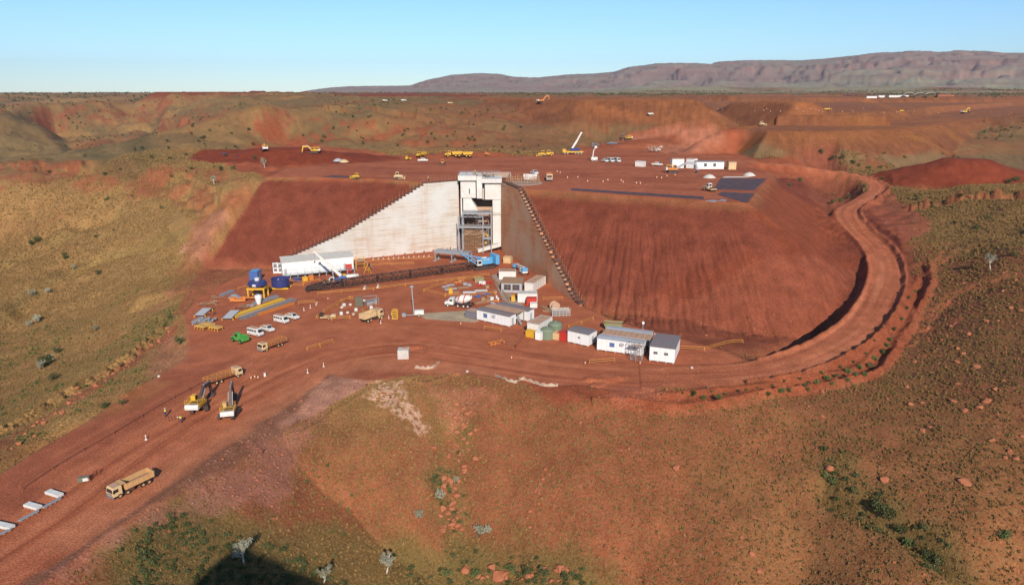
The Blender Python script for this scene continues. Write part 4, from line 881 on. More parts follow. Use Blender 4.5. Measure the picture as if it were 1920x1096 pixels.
def excavator(loc, rz, label, body='yellow', boomc='gold', reach=1.0, up=0.35, sl=0, sc=1.0, group=None, rails=True, armc=None, name='excavator'):
    """house turned with the thing; tracks turned by sl relative to it"""
    t = thing(name, label, 'excavator', loc, rz, group, sc)
    for s in (-1, 1):
        tr = MB().prism([(-2.1, .25), (-1.8, .02), (1.8, .02), (2.1, .25), (2.15, .6), (1.8, .95), (-1.8, .95), (-2.15, .6)], s * 1.35 - .3, s * 1.35 + .3)
        o = tr.build('track', 'dark', t); o.rotation_euler[2] = sl
    o = MB().box((0, 0, .7), (2.2, 2.2, .4)).tube((0, 0, .9), (0, 0, 1.15), .8, n=14).build('undercarriage', 'dark', t); o.rotation_euler[2] = sl
    MB().prism([(-2.3, 1.15), (1.4, 1.15), (1.4, 1.75), (-.2, 2.05), (-2.2, 2.05)], -1.3, .35).prism([(-2.3, 1.15), (.2, 1.15), (.2, 1.95), (-2.2, 2.05)], .35, 1.3).build('house', body, t, bevel=.05)
    MB().prism([(-2.9, 1.2), (-2.3, 1.15), (-2.3, 2.15), (-2.75, 2.1), (-2.95, 1.8)], -1.3, 1.3).build('counterweight', 'white' if body != 'blue' else 'blue', t, bevel=.05)
    cb = MB().prism([(.1, 1.2), (1.55, 1.2), (1.6, 1.9), (1.2, 2.85), (.1, 2.85)], .42, 1.28).build('cab', body, t, bevel=.03)
    MB().box((1.45, .85, 2.2), (.06, .7, .9), 0, -.32).box((.75, 1.29, 2.2), (1.0, .03, .85)).box((.75, .42, 2.25), (1.0, .03, .8)).build('window', 'glass', cb)
    MB().box((-1.3, -.2, 2.12), (1.5, 1.6, .1)).box((-1.0, -.9, 2.3), (.2, .2, .5)).build('engine_cover', 'dark', t)
    if rails:
        mb = MB()
        for z in (2.6, 3.0):
            mb.bar((-2.6, -1.3, z), (.3, -1.3, z), .06); mb.bar((-2.6, 1.3, z), (0, 1.3, z), .06); mb.bar((-2.6, -1.3, z), (-2.6, 1.3, z), .06)
        for x in (-2.6, -1.6, -.6, .3): mb.bar((x, -1.3, 2), (x, -1.3, 3), .05); mb.bar((min(x, 0), 1.3, 2), (min(x, 0), 1.3, 3), .05)
        mb.build('handrail', boomc if boomc in ('yellow', 'gold') else 'yellow', t)
    ac = armc or boomc; y = -.05
    k1 = Vector((1.1, y, 1.6)); k2 = k1 + Vector((2.3 * reach, 0, 2.4 + up)); k3 = k2 + Vector((2.9 * reach, 0, .25 + up)); k4 = k3 + Vector((.4 - 1.0 * (1 - reach), 0, -2.6 - up * .3))
    MB().bar(k1, k2, .55, .75).bar(k2, k3, .5, .62).build('boom', ac, t)
    MB().bar((1.3, y - .35, 1.4), (k2.x - .1, y - .35, k2.z - .3), .2).bar((1.3, y + .35, 1.4), (k2.x - .1, y + .35, k2.z - .3), .2).bar((k2.x, y, k2.z + .5), (k3.x - .1, y, k3.z + .55), .2).build('ram', 'steel', t)
    MB().bar(k3 + Vector((-.3, 0, .5)), k4, .42, .5).build('arm', ac, t)
    q = k4; bk = MB()
    bk.prism([(q.x - .15, q.z + .1), (q.x + .4, q.z), (q.x + .25, q.z - .5), (q.x - .35, q.z - 1.0), (q.x - 1.0, q.z - .9), (q.x - .9, q.z - .5), (q.x - .5, q.z - .2)], y - .65, y + .65)
    for i in range(5): bk.bar((q.x - 1.0, y - .55 + i * .27, q.z - .9), (q.x - 1.3, y - .55 + i * .27, q.z - .85), .1)
    bk.build('bucket', 'dark', t)
    return t
def dozer(loc, rz, label, m_='yellow', sc=1.0, group=None, name='bulldozer'):
    t = thing(name, label, 'bulldozer', loc, rz, group, sc)
    for s in (-1, 1): MB().prism([(-1.9, .3), (-1.5, .02), (1.5, .02), (1.9, .4), (1.5, 1.0), (-1.3, 1.1)], s * 1.15 - .28, s * 1.15 + .28).build('track', 'dark', t)
    MB().prism([(-1.7, .6), (1.9, .6), (1.9, 1.6), (.3, 1.8), (.3, 1.5), (-1.7, 1.6)], -.8, .8).build('body', m_, t, bevel=.04)
    cb = MB().prism([(-1.1, 1.5), (.3, 1.5), (.2, 2.9), (-1.0, 2.9)], -.75, .75).build('cab', m_, t); MB().box((-.4, .74, 2.3), (1.0, .06, .7)).box((-.4, -.74, 2.3), (1.0, .06, .7)).box((.24, 0, 2.3), (.06, 1.2, .7)).build('window', 'glass', cb)
    MB().prism([(2.5, .1), (2.8, .05), (2.65, .7), (2.85, 1.4), (2.6, 1.3), (2.45, .7)], -1.7, 1.7).build('blade', m_, t); MB().bar((0, 1.5, .5), (2.5, 1.5, .5), .2).bar((0, -1.5, .5), (2.5, -1.5, .5), .2).build('push_arm', m_, t)
    return t
def dump_truck(loc, rz, label, m_='yellow', sc=1.0, group=None):
    t = thing('articulated_dump_truck', label, 'dump truck', loc, rz, group, sc)
    MB().prism([(1.5, 1.0), (4.8, 1.0), (4.9, 1.7), (3.6, 2.2), (1.5, 2.2)], -1.1, 1.1).build('bonnet', m_, t, bevel=.05)
    cb = MB().prism([(1.6, 2.0), (3.2, 2.0), (3.0, 3.4), (1.7, 3.4)], -.9, .9).build('cab', m_, t); MB().box((3.08, 0, 2.75), (.06, 1.5, .8), 0, -.14).box((2.4, .88, 2.75), (1.0, .06, .7)).box((2.4, -.88, 2.75), (1.0, .06, .7)).build('window', 'glass', cb)
    MB().prism([(-4.8, 2.3), (-3.9, 1.4), (.4, 1.3), (1.2, 3.0), (.7, 3.1), (-.1, 2.9), (-4.9, 3.0)], -1.5, 1.5).build('dump_body', m_, t)
    MB().box((-1, 0, 1.1), (6, 1, .4)).build('chassis', 'dark', t)
    for x in (3.3, -1.2, -3.1):
        for y in (-1.3, 1.3): wheel(t, x, y, .85, .6, hub=m_)
    return t
def loader(loc, rz, label, m_='orange', sc=1.0, group=None, name='wheel_loader'):
    t = thing(name, label, 'wheel loader', loc, rz, group, sc)
    MB().prism([(-2.6, .8), (1.2, .8), (1.2, 1.5), (-.2, 1.7), (-2.6, 1.9)], -.9, .9).build('body', m_, t, bevel=.05)
    cb = MB().prism([(-.9, 1.6), (.6, 1.6), (.5, 2.9), (-.8, 2.9)], -.75, .75).build('cab', m_, t); MB().box((-.15, .74, 2.3), (1.1, .06, .75)).box((-.15, -.74, 2.3), (1.1, .06, .75)).box((.56, 0, 2.3), (.05, 1.2, .75)).build('window', 'glass', cb)
    for s in (-1, 1): MB().bar((.7, s * .6, 1.5), (2.6, s * .6, .6), .22, .35).build('lift_arm', m_, t)
    MB().prism([(2.4, .1), (3.6, .1), (3.0, .25), (2.8, .9), (3.1, 1.3), (2.5, 1.0)], -1.3, 1.3).build('bucket', 'dark', t)
    for x in (-1.6, 1.5):
        for y in (-1.05, 1.05): wheel(t, x, y, .7, .5, hub=m_)
    return t
def roller(loc, rz, label, sc=1.0):
    t = thing('road_roller', label, 'road roller', loc, rz, None, sc)
    MB().tube((1.7, -1.0, .75), (1.7, 1.0, .75), .75, n=18).build('drum', 'dark', t); MB().bar((.3, -1.15, .9), (2.4, -1.15, .9), .15, .3).bar((.3, 1.15, .9), (2.4, 1.15, .9), .15, .3).bar((2.4, -1.15, .9), (2.4, 1.15, .9), .15, .3).build('drum_frame', 'cream', t)
    MB().prism([(-2.5, .8), (.2, .8), (.2, 1.5), (-2.5, 1.6)], -.85, .85).build('body', 'cream', t, bevel=.05); cb = MB().prism([(-.7, 1.5), (.4, 1.5), (.3, 2.7), (-.6, 2.7)], -.7, .7).build('cab', 'white', t)
    MB().box((-.15, .7, 2.1), (.8, .05, .7)).box((-.15, -.7, 2.1), (.8, .05, .7)).box((.37, 0, 2.1), (.05, 1.1, .7)).build('window', 'glass', cb)
    for y in (-.85, .85): wheel(t, -1.5, y, .7, .45, hub='cream')
    return t
def hut(pa, pb, depth, h, label, roof='roofg', wins=(), wall='hut', feet=True, pitch=.12, name='site_hut', cat='site hut', door=None, over=.15, end_wins=False):
    """hut whose front wall runs between two photo pixels (left foot, right foot)"""
    a = Vector(G(*pa)); b = Vector(G(*pb)); L = (b - a).length; rz = math.atan2(b.y - a.y, b.x - a.x); a.z = min(a.z, b.z)
    t = thing(name, label, cat, a, rz); z0 = .35 if feet else .02
    MB().box((L / 2, depth / 2, z0 + h / 2), (L, depth, h)).build('wall', wall, t)
    rf_ = MB(); n = 5; o = over
    prof = [(-o, h), (depth / 2, h + pitch * depth / 2), (depth + o, h), (depth + o, h + .1), (depth / 2, h + pitch * depth / 2 + .1), (-o, h + .1)]
    vs = [(x, y, z0 + z) for x in (-o, L + o) for y, z in prof]; rf_.add(vs, [(5, 4, 3, 2, 1, 0), (6, 7, 8, 9, 10, 11)] + [(i, (i + 1) % 6, 6 + (i + 1) % 6, 6 + i) for i in range(6)]); rf_.build('roof', roof, t)
    for w_ in wins:
        x = w_[0] * L; wo = MB().box((x, -.02, z0 + h * .58), (w_[1], .06, w_[2])).build('window', w_[3] if len(w_) > 3 else 'win', t)
        MB().box((x, -.055, z0 + h * .58), (.05, .02, w_[2])).box((x, -.055, z0 + h * .58), (w_[1], .02, .05)).box((x, -.06, z0 + h * .58 - w_[2] / 2), (w_[1] + .1, .04, .07)).box((x, -.06, z0 + h * .58 + w_[2] / 2), (w_[1] + .1, .04, .07)).build('frame', 'steel', wo)
    if end_wins: MB().box((L + .02, depth * .5, z0 + 1.0), (.05, .85, 2.0)).build('door', 'roofl', t)
    if door is not None: MB().box((door * L, -.02, z0 + 1.0), (.85, .05, 2.0)).build('door', 'roofl', t)
    sm = MB()
    for k in range(1, int(L / 1.2)): sm.box((k * 1.2, -.012, z0 + h / 2), (.03, .02, h * .98))
    sm.build('panel_joint', 'roofl', t)
    if feet:
        k = max(3, int(L / 2.2))
        for i in range(k + 1):
            for y_ in (.25, depth - .25): MB().box((min(max(L * i / k, .25), L - .25), y_, .17), (.4, .4, .38)).build('footing', 'timber', t)
        if L > 6: MB().box((L * .55, -.3, z0 + h * .75), (.9, .5, .6)).build('air_conditioner', 'roofl', t, bevel=.04)
    return t
def container(pa, pb, depth, h, label, m_, name='shipping_container', cat='shipping container', roofm=None, dz=0, L=None):
    a = Vector(G(*pa)); b = Vector(G(*pb)); L = L or (b - a).length; rz = math.atan2(b.y - a.y, b.x - a.x)
    t = thing(name, label, cat, a + Vector((0, 0, dz)), rz)
    mb = MB().box((L / 2, depth / 2, h / 2 + .1), (L - .1, depth - .1, h - .1))
    for k in range(int(L / .3)): mb.box((k * .3 + .15, 0.04, h / 2 + .1), (.15, .05, h - .3)); mb.box((k * .3 + .15, depth - .04, h / 2 + .1), (.15, .05, h - .3))
    for k in range(1, int(depth / .3)): mb.box((.04, k * .3, h / 2 + .1), (.05, .15, h - .3))
    mb.build('side_panel', m_, t)
    fr_ = MB()
    for x in (0, L):
        for y in (0, depth): fr_.box((x, y, h / 2 + .05), (.14, .14, h))
        for z in (.1, h): fr_.box((x, depth / 2, z), (.14, depth, .14))
    for y in (0, depth):
        for z in (.1, h): fr_.box((L / 2, y, z), (L, .14, .14))
    fr_.build('frame', m_, t)
    MB().box((L / 2, depth / 2, h + .03), (L - .2, depth - .2, .06)).build('roof', roofm or m_, t)
    dr = MB().box((L + .03, depth * .27, h / 2), (.05, depth * .42, h - .3)).box((L + .03, depth * .73, h / 2), (.05, depth * .42, h - .3)).build('door', m_, t)
    MB().bar((L + .09, depth * .42, .3), (L + .09, depth * .42, h - .2), .05).bar((L + .09, depth * .58, .3), (L + .09, depth * .58, h - .2), .05).build('lock_bar', 'steel', dr)
    return t
def person(loc, rz, label, pose='stand', top='hiviz', sc=1.0, name='person'):
    t = thing(name, label, 'person', loc, rz, None, sc)
    if pose == 'stand': J = [((0, 0, .95), .15), ((0, 0, 1.2), .15), ((.01, 0, 1.42), .17), ((.02, 0, 1.54), .06), ((.03, 0, 1.64), .09), ((.03, 0, 1.75), .08)]; hip = .95; sh = (.01, 1.42); arms = [((.06, .27, 1.15), .05), ((.2, .26, .95), .04)]; legs = [((.05, .11, .5), .075), ((-.02, .12, .08), .06), ((.12, .12, .04), .05)]
    else: J = [((-.25, 0, .85), .16), ((-.05, 0, 1.05), .15), ((.2, 0, 1.15), .17), ((.32, 0, 1.2), .06), ((.42, 0, 1.22), .09), ((.5, 0, 1.26), .08)]; hip = .85; sh = (.2, 1.15); arms = [((.35, .2, .85), .05), ((.5, .12, .62), .04)]; legs = [((.02, .12, .48), .08), ((-.15, .13, .08), .06), ((0, .13, .04), .05)]
    vs = [j[0] for j in J]; rr = [j[1] for j in J]; es = [(i, i + 1) for i in range(5)]
    for s in (-1, 1):
        k = len(vs); vs.append((sh[0], s * .2, sh[1])); rr.append(.07); es.append((2, k))
        for q, r_ in arms: vs.append((q[0], q[1] * s, q[2])); rr.append(r_); es.append((len(vs) - 2, len(vs) - 1))
        k = len(vs); vs.append((J[0][0][0], s * .1, hip - .08)); rr.append(.1); es.append((0, k))
        for q, r_ in legs: vs.append((q[0], q[1] * s, q[2])); rr.append(r_); es.append((len(vs) - 2, len(vs) - 1))
    me_ = bpy.data.meshes.new('body'); me_.from_pydata(vs, es, []); ob = bpy.data.objects.new('body', me_); COL.objects.link(ob)
    md = ob.modifiers.new('skin', 'SKIN'); ob.data.skin_vertices[0].data[0].use_root = True
    for i, r_ in enumerate(rr): ob.data.skin_vertices[0].data[i].radius = (r_, r_)
    ob.modifiers.new('sub', 'SUBSURF').levels = 1; ob.modifiers['sub'].render_levels = 1
    me_.materials.append(M['navyc']); ob.parent = t
    hd_ = J[5][0]; c_ = J[2][0]; b_ = J[1][0]
    MB().lathe([(0, .12), (.08, .1), (.12, .02), (.16, 0), (.16, -.02), (0, -.02)], (hd_[0], 0, hd_[2] + .02), 12).build('hard_hat', 'white', t, True)
    v_ = Vector(c_) - Vector(b_); MB().tube(Vector(b_) - v_ * .4, Vector(c_) + v_ * .3, .2, .23, 12).build('vest', top, t, True)
    return t
def barrier(pts, label, group, m_='barrier', h=1.05, gap=3.2, name='barrier_fence', rails=2):
    """post and rail barrier along photo pixels"""
    W_ = [Vector(G(*p)) for p in pts]; o = W_[0]; t = thing(name, label, 'barrier', o, 0, group)
    posts = MB(); rl = MB()
    for a, b in zip(W_, W_[1:]):
        n = max(1, int((b - a).length / gap)); d = (b - a).normalized(); s = Vector((-d.y, d.x, 0))
        for i in range(n):
            p = a + (b - a) * i / n - o; q = a + (b - a) * (i + 1) / n - o
            p.z = ground_z(p.x + o.x, p.y + o.y) - o.z; q.z = ground_z(q.x + o.x, q.y + o.y) - o.z
            for e in (p, q):
                posts.bar(e + s * .35 + Vector((0, 0, -.05)), e + Vector((0, 0, h)), .07); posts.bar(e - s * .35 + Vector((0, 0, -.05)), e + Vector((0, 0, h)), .07)
            for k in range(rails): z = h - .08 - k * .5; rl.bar(p + Vector((0, 0, z)), q + Vector((0, 0, z)), .05, .11)
    posts.build('trestle_row', m_, t); rl.build('rail', m_, t); return t
_prot = {}
def small(kind, px, py, label, group=None, rz=0.0, sc=1.0, loc=None):
    """small yard things: first of a kind is built, the rest are copies"""
    loc = loc or on(px, py)
    if kind in _prot:
        r = dup(_prot[kind], loc, rz, label, sc)
        if group: r['group'] = group
        return r
    if kind == 'cone':
        t = thing('traffic_cone', label, 'traffic cone', loc, rz, group, sc); MB().lathe([(.24, 0.05), (.05, .85), (0, .86)], n=10).build('cone_body', 'orange', t); MB().box((0, 0, .03), (.55, .55, .06)).build('base', 'black', t); MB().lathe([(.175, .35), (.12, .6)], n=10).build('band', 'white', t)
    elif kind == 'bollard':
        t = thing('bollard', label, 'bollard', loc, rz, group, sc); MB().lathe([(0, 0), (.3, .02), (.3, .1), (.14, .16), (.12, 1.1), (0, 1.15)], n=10).build('post', 'white', t); MB().lathe([(.15, .5), (.145, .75)], n=10).build('band', 'orange', t)
    elif kind == 'sack':
        t = MB().lathe([(0, 0), (.5, 0), (.6, .25), (.5, .6), (.2, .7), (0, .66)], n=9).build('bulk_sack', 'bag'); put(t, loc, rz, sc); tag(t, label, 'sack', group)
    elif kind == 'tub':
        t = thing('water_cube', label, 'water cube', loc, rz, group, sc); MB().box((0, 0, .62), (1.1, .95, 1.0)).build('tank', 'white', t, bevel=.08); mb = MB()
        for z in (.2, .6, 1.0): mb.box((0, -.5, z), (1.15, .04, .04)).box((0, .5, z), (1.15, .04, .04)).box((-.57, 0, z), (.04, 1, .04)).box((.57, 0, z), (.04, 1, .04))
        mb.box((0, 0, .06), (1.2, 1.0, .12)).build('cage', 'steel', t)
    elif kind == 'drum':
        t = MB().lathe([(0, 0), (.3, 0), (.3, .9), (0, .9)], n=12).build('drum', 'white'); put(t, loc, rz, sc); tag(t, label, 'drum', group)
    elif kind == 'crate':
        mb = MB(); mb.box((0, 0, .08), (1.2, 1.0, .14)).box((0, 0, .55), (1.1, .9, .75))
        for x in (-.5, 0, .5): mb.box((x, -.47, .55), (.1, .05, .8)).box((x, .47, .55), (.1, .05, .8))
        t = mb.build('crate', 'timber'); put(t, loc, rz, sc); tag(t, label, 'crate', group)
    elif kind == 'pipes':
        mb = MB()
        for i in range(5): mb.tube((-2, i * .26 - .5, .16), (2, i * .26 - .5, .16), .11, n=8)
        for i in range(4): mb.tube((-2, i * .26 - .38, .38), (2, i * .26 - .38, .38), .11, n=8)
        t = mb.build('pipe_bundle', 'steel'); put(t, loc, rz, sc); tag(t, label, 'pipe bundle', group)
    elif kind == 'planks':
        mb = MB()
        for k in range(3):
            for i in range(5): mb.box((random.uniform(-.1, .1), i * .24 - .5, .1 + k * .12), (3.4, .2, .08))
        mb.box((-1.2, 0, .03), (.1, 1.3, .06)).box((1.2, 0, .03), (.1, 1.3, .06))
        t = mb.build('plank_stack', 'timber'); put(t, loc, rz, sc); tag(t, label, 'plank stack', group)
    elif kind == 'panel':
        mb = MB(); mb.box((0, 0, .1), (2.4, 1.2, .06)).box((.05, .05, .2), (2.4, 1.2, .06)).box((0, 0, .3), (2.4, 1.2, .06)); 
        for x in (-1, 0, 1): mb.box((x, 0, .36), (.08, 1.2, .05))
        t = mb.build('panel_stack', 'roofl'); put(t, loc, rz, sc); tag(t, label, 'panel stack', group)
    elif kind == 'skipbin':
        t = thing('skip_bin', label, 'skip bin', loc, rz, group, sc); mb = MB()
        mb.add([(-1.2, -.8, .1), (1.2, -.8, .1), (1.2, .8, .1), (-1.2, .8, .1), (-1.7, -.9, 1.3), (1.7, -.9, 1.3), (1.7, .9, 1.3), (-1.7, .9, 1.3)], [(0, 3, 2, 1), (0, 1, 5, 4), (1, 2, 6, 5), (2, 3, 7, 6), (3, 0, 4, 7)]); mb.build('bin_shell', 'skip', t)
        MB().box((0, 0, .9), (2.9, 1.6, .5)).build('rubbish', 'timber', t)
    elif kind == 'jersey':
        mb = MB(); vs = []
        t = MB().prism([(-.35, 0), (.35, 0), (.3, .2), (.12, .5), (.1, .9), (-.1, .9), (-.12, .5), (-.3, .2)], -1, 1).build('plastic_barrier', 'white'); put(t, loc, rz, sc); tag(t, label, 'plastic barrier', group)
    _prot[kind] = t; return t
M['stem_b'] = mat('brown_steel', (.13, .085, .06), .7, dust=.3)
# ------------------------------------------------------------ THE YARD BETWEEN THE WING WALLS
hv = lambda p, q: heading(p, q)
def minibus2(*a): t = minibus(*a); t.scale = (.9,) * 3
def ute2(*a): t = ute(*a); t.scale = (.88,) * 3
# long white shed on a frame beside the left wing wall
a = Vector(P(531, 524, 0)); b = Vector(P(664, 511, 0)); L = (b - a).length; rz = math.atan2(b.y - a.y, b.x - a.x)
t = thing('long_white_shed', 'long white shed raised on a steel frame below the pale wing wall', 'shed', a, rz)
MB().box((L / 2, 2.2, 3.7), (L, 4.4, 4.4)).build('wall', 'hut', t)
MB().add([(x, y, z) for x in (-.2, L + .2) for y, z in ((-.3, 5.85), (-.3, 5.98), (4.9, 6.9), (4.9, 6.75))], [(0, 1, 2, 3), (4, 7, 6, 5), (0, 4, 5, 1), (1, 5, 6, 2), (2, 6, 7, 3), (3, 7, 4, 0)]).box((L / 2, 4.6, 6.3), (L, .3, 1)).build('roof', 'conc', t)
mb = MB()
for k in range(11): mb.box((L * k / 10, -1.0, .75), (.2, .2, 1.5)); mb.box((L * k / 10, .2, .75), (.2, .2, 1.5)); mb.bar((L * k / 10, -1.1, 1.5), (L * k / 10, -1.1, 2.5), .07)
mb.box((L / 2, -.5, 1.45), (L, 1.3, .12)).bar((0, -1.1, 2.5), (L, -1.1, 2.5), .07).bar((0, -1.1, 2.0), (L, -1.1, 2.0), .05).build('walkway', 'steel', t)
mb = MB(); mb.box((L / 2, -.05, 3.0), (L, .1, .1))
for k in range(1, 10): mb.box((L * k / 10, -.015, 3.7), (.05, .03, 4.3))
mb.build('seam', 'roofl', t); MB().box((1.0, -.03, 2.6), (.9, .06, 2.0)).build('door', 'roofl', t); MB().box((L - 3, -.03, 2.6), (.9, .06, 2.0)).build('door', 'roofl', t)
t = thing('access_stair', 'yellow railed stair tower at the right end of the long white shed', 'stair', on(676, 505), rz)
mb = MB()
for x in (-1.5, 1.5):
    for y in (-1, 1): mb.bar((x, y, 0), (x, y, 4.6), .12)
for z in (2.2, 3.5, 4.5): mb.bar((-1.5, -1, z), (1.5, -1, z), .08); mb.bar((-1.5, 1, z), (1.5, 1, z), .08); mb.bar((-1.5, -1, z), (-1.5, 1, z), .08); mb.bar((1.5, -1, z), (1.5, 1, z), .08)
mb.build('handrail', 'yellow', t); MB().box((0, 0, 3.3), (3, 2, .1)).bar((1.5, 0, 3.2), (4.5, 0, .1), 1.0, .12).build('tread_flight', 'steel', t)
for i, (px, py, l) in enumerate(((516, 503, 'upper left'), (525, 503, 'upper right'), (517, 512, 'lower left'), (526, 512, 'lower right'))):
    t = thing('generator_unit', 'white ventilation unit beside the left end of the long shed, %s of four' % l, 'generator', on(px, py), rz, 'ventilation units by the shed'); MB().box((0, 0, 1.1), (1.6, 1.4, 2.0)).build('casing', 'hut', t, bevel=.05); MB().box((0, -.71, 1.3), (1.1, .04, 1.0)).build('grille', 'grey', t); MB().box((0, 0, 2.12), (1.2, 1.0, .1)).build('fan_cover', 'grey', t)
MB_ = lambda: MB()
t = container((649, 513), (660, 512), 2.2, 2.6, 'bright red steel cabinet in front of the long white shed', 'red', 'equipment_cabinet', 'cabinet', dz=.6)
t = thing('storage_tank', 'white horizontal tank lying below the red cabinet', 'tank', on(660, 523), rz); MB().tube((-2.4, 0, 1.0), (2.2, 0, 1.0), .75, n=16).build('tank_shell', 'white', t, True); MB().box((-1.5, 0, .25), (.3, 1.3, .5)).build('saddle', 'steel', t); MB().box((1.4, 0, .25), (.3, 1.3, .5)).build('saddle', 'steel', t)
container((469, 528), (484, 528), 3.6, 3.4, 'blue shipping container beside the toe of the left embankment', 'blue', roofm='sky')
container((569, 528), (577, 527), 1.4, 1.4, 'yellow steel toolbox under the long white shed', 'yellow', 'toolbox', 'toolbox'); container((581, 526), (588, 525), 1.2, 1.6, 'orange steel toolbox under the long white shed', 'orange', 'toolbox', 'toolbox'); container((550, 529), (564, 528), 1.4, 1.3, 'low navy toolbox under the long white shed', 'navy', 'toolbox', 'toolbox')
# blue round bins
t = thing('feed_bin', 'round navy bin with white hatch standing on a yellow frame with four legs', 'bin', on(485, 556)); mb = MB()
for x in (-2.4, 2.4):
    for y in (-1.8, 1.8): MB().box((x, y, 1.5), (.4, .4, 3.0)).build('leg', 'yellow', t)
MB().bar((-2.7, -1.9, 3.0), (2.7, -1.9, 3.0), .35, .6).bar((-2.7, 1.9, 3.0), (2.7, 1.9, 3.0), .35, .6).bar((-2.5, -2, 3.0), (-2.5, 2, 3.0), .35, .6).bar((2.5, -2, 3.0), (2.5, 2, 3.0), .35, .6).build('frame', 'yellow', t)
MB().lathe([(1.0, 2.6), (2.0, 3.2), (2.7, 3.8), (2.9, 4.0), (2.9, 4.3), (2.6, 4.4), (2.6, 4.9), (0, 5.3)], n=24).build('bin_shell', 'navy', t); MB().tube((0, 0, 5.1), (0, 0, 6.0), .7, n=14).build('hatch', 'white', t); MB().tube((0, -2.6, 4.3), (0, -2.95, 3.9), .6, n=14).build('port', 'white', t)
t = thing('open_tank', 'round open blue steel ring tank resting on a yellow beam', 'tank', on(527, 541)); MB().lathe([(2.7, 1.0), (2.7, 3.3), (2.95, 3.35), (2.95, 3.5), (2.6, 3.5), (2.6, 1.1), (0, 1.0)], n=26).lathe([(2.72, 1.6), (2.9, 1.65), (2.72, 1.7)], n=26).lathe([(2.72, 2.4), (2.9, 2.45), (2.72, 2.5)], n=26).build('tank_shell', 'navy', t); MB().bar((-2.9, -1.6, .5), (2.9, -1.6, .5), .4, .5).bar((-2.9, 1.6, .5), (2.9, 1.6, .5), .4, .5).build('support_beam', 'yellow', t); MB().tube((-.6, 0, 1.2), (-.6, 0, 3.3), .25, n=10).build('inner_pipe', 'steel', t)
# white and blue mobile crane
c_, rz, L = seg((606, 534), (650, 530)); rz2 = rz
t = thing('mobile_crane', 'blue mobile crane with white boom raised left beside the long white shed', 'crane', c_, rz, None, .8)
MB().box((0, 0, 1.1), (9.6, 2.6, .6)).box((-3.9, 0, 1.6), (1.6, 2.5, .5)).build('carrier', 'dark', t); MB().box((0, -1.32, 1.45), (9.6, .06, .2)).box((0, 1.32, 1.45), (9.6, .06, .2)).build('stripe', 'yellow', t)
for x in (-3.8, -1.6, 1.6, 3.6):
    for y in (-1.2, 1.2): wheel(t, x, y, .7, .5, hub='blue')
for x in (-4.7, 4.7):
    for y in (-2.4, 2.4): MB().bar((x, 0, 1.0), (x, y, 1.0), .3).bar((x, y, 0), (x, y, 1.0), .18).box((x, y, .05), (.6, .6, .1)).build('outrigger', 'steel', t)
MB().prism([(-1.6, 1.5), (4.6, 1.5), (4.6, 3.3), (2.6, 3.4), (1.5, 2.3), (-1.6, 2.2)], -1.2, 1.2).build('upper_body', 'blue', t, bevel=.05); cb = MB().prism([(-2.4, 1.5), (-.4, 1.5), (-.4, 3.2), (-1.9, 3.2), (-2.5, 2.4)], -1.35, -.35).build('cab', 'white', t)
MB().box((-1.3, -1.37, 2.6), (1.3, .05, .8)).box((-2.25, -.85, 2.75), (.06, .8, .9), 0, .6).build('window', 'glass', cb)
bt = Vector((2.6, .2, 3.2)); tip = Vector((-7.2, .2, 14.0)); d_ = (tip - bt)
MB().bar(bt, bt + d_ * .55, 1.0, 1.15).bar(bt + d_ * .5, bt + d_ * .85, .75, .9).bar(bt + d_ * .8, tip, .55, .65).box(tip, (.9, .7, .9)).build('boom', 'white', t); MB().tube((-.2, .2, 2.2), bt + d_ * .38, .25, n=10).build('lift_ram', 'steel', t)
MB().bar(tip, tip + Vector((-.1, 0, -4)), .05).box(tip + Vector((-.1, 0, -4.2)), (.5, .4, .7)).build('hook', 'dark', t)
MB().box((3.9, 0, 3.5), (1.2, 2.2, .5)).build('winch', 'yellow', t)
# crawler crane with its boom laid out on the ground
bA = Vector(P(886, 505, 0)); bB = Vector(P(586, 546, 0)); rz = math.atan2((bA - bB).y, (bA - bB).x); L = (bA - bB).length
t = thing('crawler_crane', 'light blue crawler crane with long dark lattice boom laid flat across the yard', 'crawler crane', bA, rz)
for s in (-1, 1): MB().prism([(-.5, .5), (0, .05), (7.4, .05), (7.9, .5), (7.4, 1.2), (0, 1.2)], s * 2.4 - .5, s * 2.4 + .5).build('track', 'dark', t)
MB().box((3.6, 0, 1.1), (3, 5, .6)).build('undercarriage', 'dark', t)
MB().box((5.2, .95, 2.5), (6.2, 1.2, 1.9)).box((4.6, -.95, 2.4), (5.0, 1.2, 1.6)).box((5.2, 0, 1.8), (6.0, 1.2, .5)).build('house', 'sky', t, bevel=.06); MB().box((9.0, 0, 2.9), (1.5, 4.6, 3.4)).box((9.0, 0, 1.2), (1.2, 3, .3)).build('counterweight', 'sky', t, bevel=.08)
mb = MB()
for i in range(7): mb.box((9.78, 0, 1.5 + i * .48), (.05, 4.5, .06))
mb.build('slab_joint', 'dark', t); cb = MB().box((1.7, -1.9, 2.6), (1.8, 1.1, 1.9)).build('cab', 'white', t, bevel=.05); MB().box((.78, -1.9, 2.8), (.05, .9, 1.2)).box((1.7, -2.46, 2.8), (1.3, .05, 1.0)).build('window', 'glass', cb)
MB().box((5, -.9, 3.3), (2.5, .9, .1)).tube((4, .9, 3.5), (6, .9, 3.5), .28).box((3.3, 0, 2.6), (1.2, 1.2, 1.0)).build('winch_deck', 'white', t)
mast = MB()
for s in (-1, 1):
    mast.bar((1.0, s * 1.0, 2.0), (-4.2, s * .9, 6.0), .28).bar((-4.2, s * .9, 6.0), (5.5, s * 1.0, 3.4), .14).bar((1.6, s * .9, 2.6), (-1.6, s * .8, 5.4), .18).bar((-1.6, s * .8, 5.4), (4.2, s * .8, 3.2), .12)
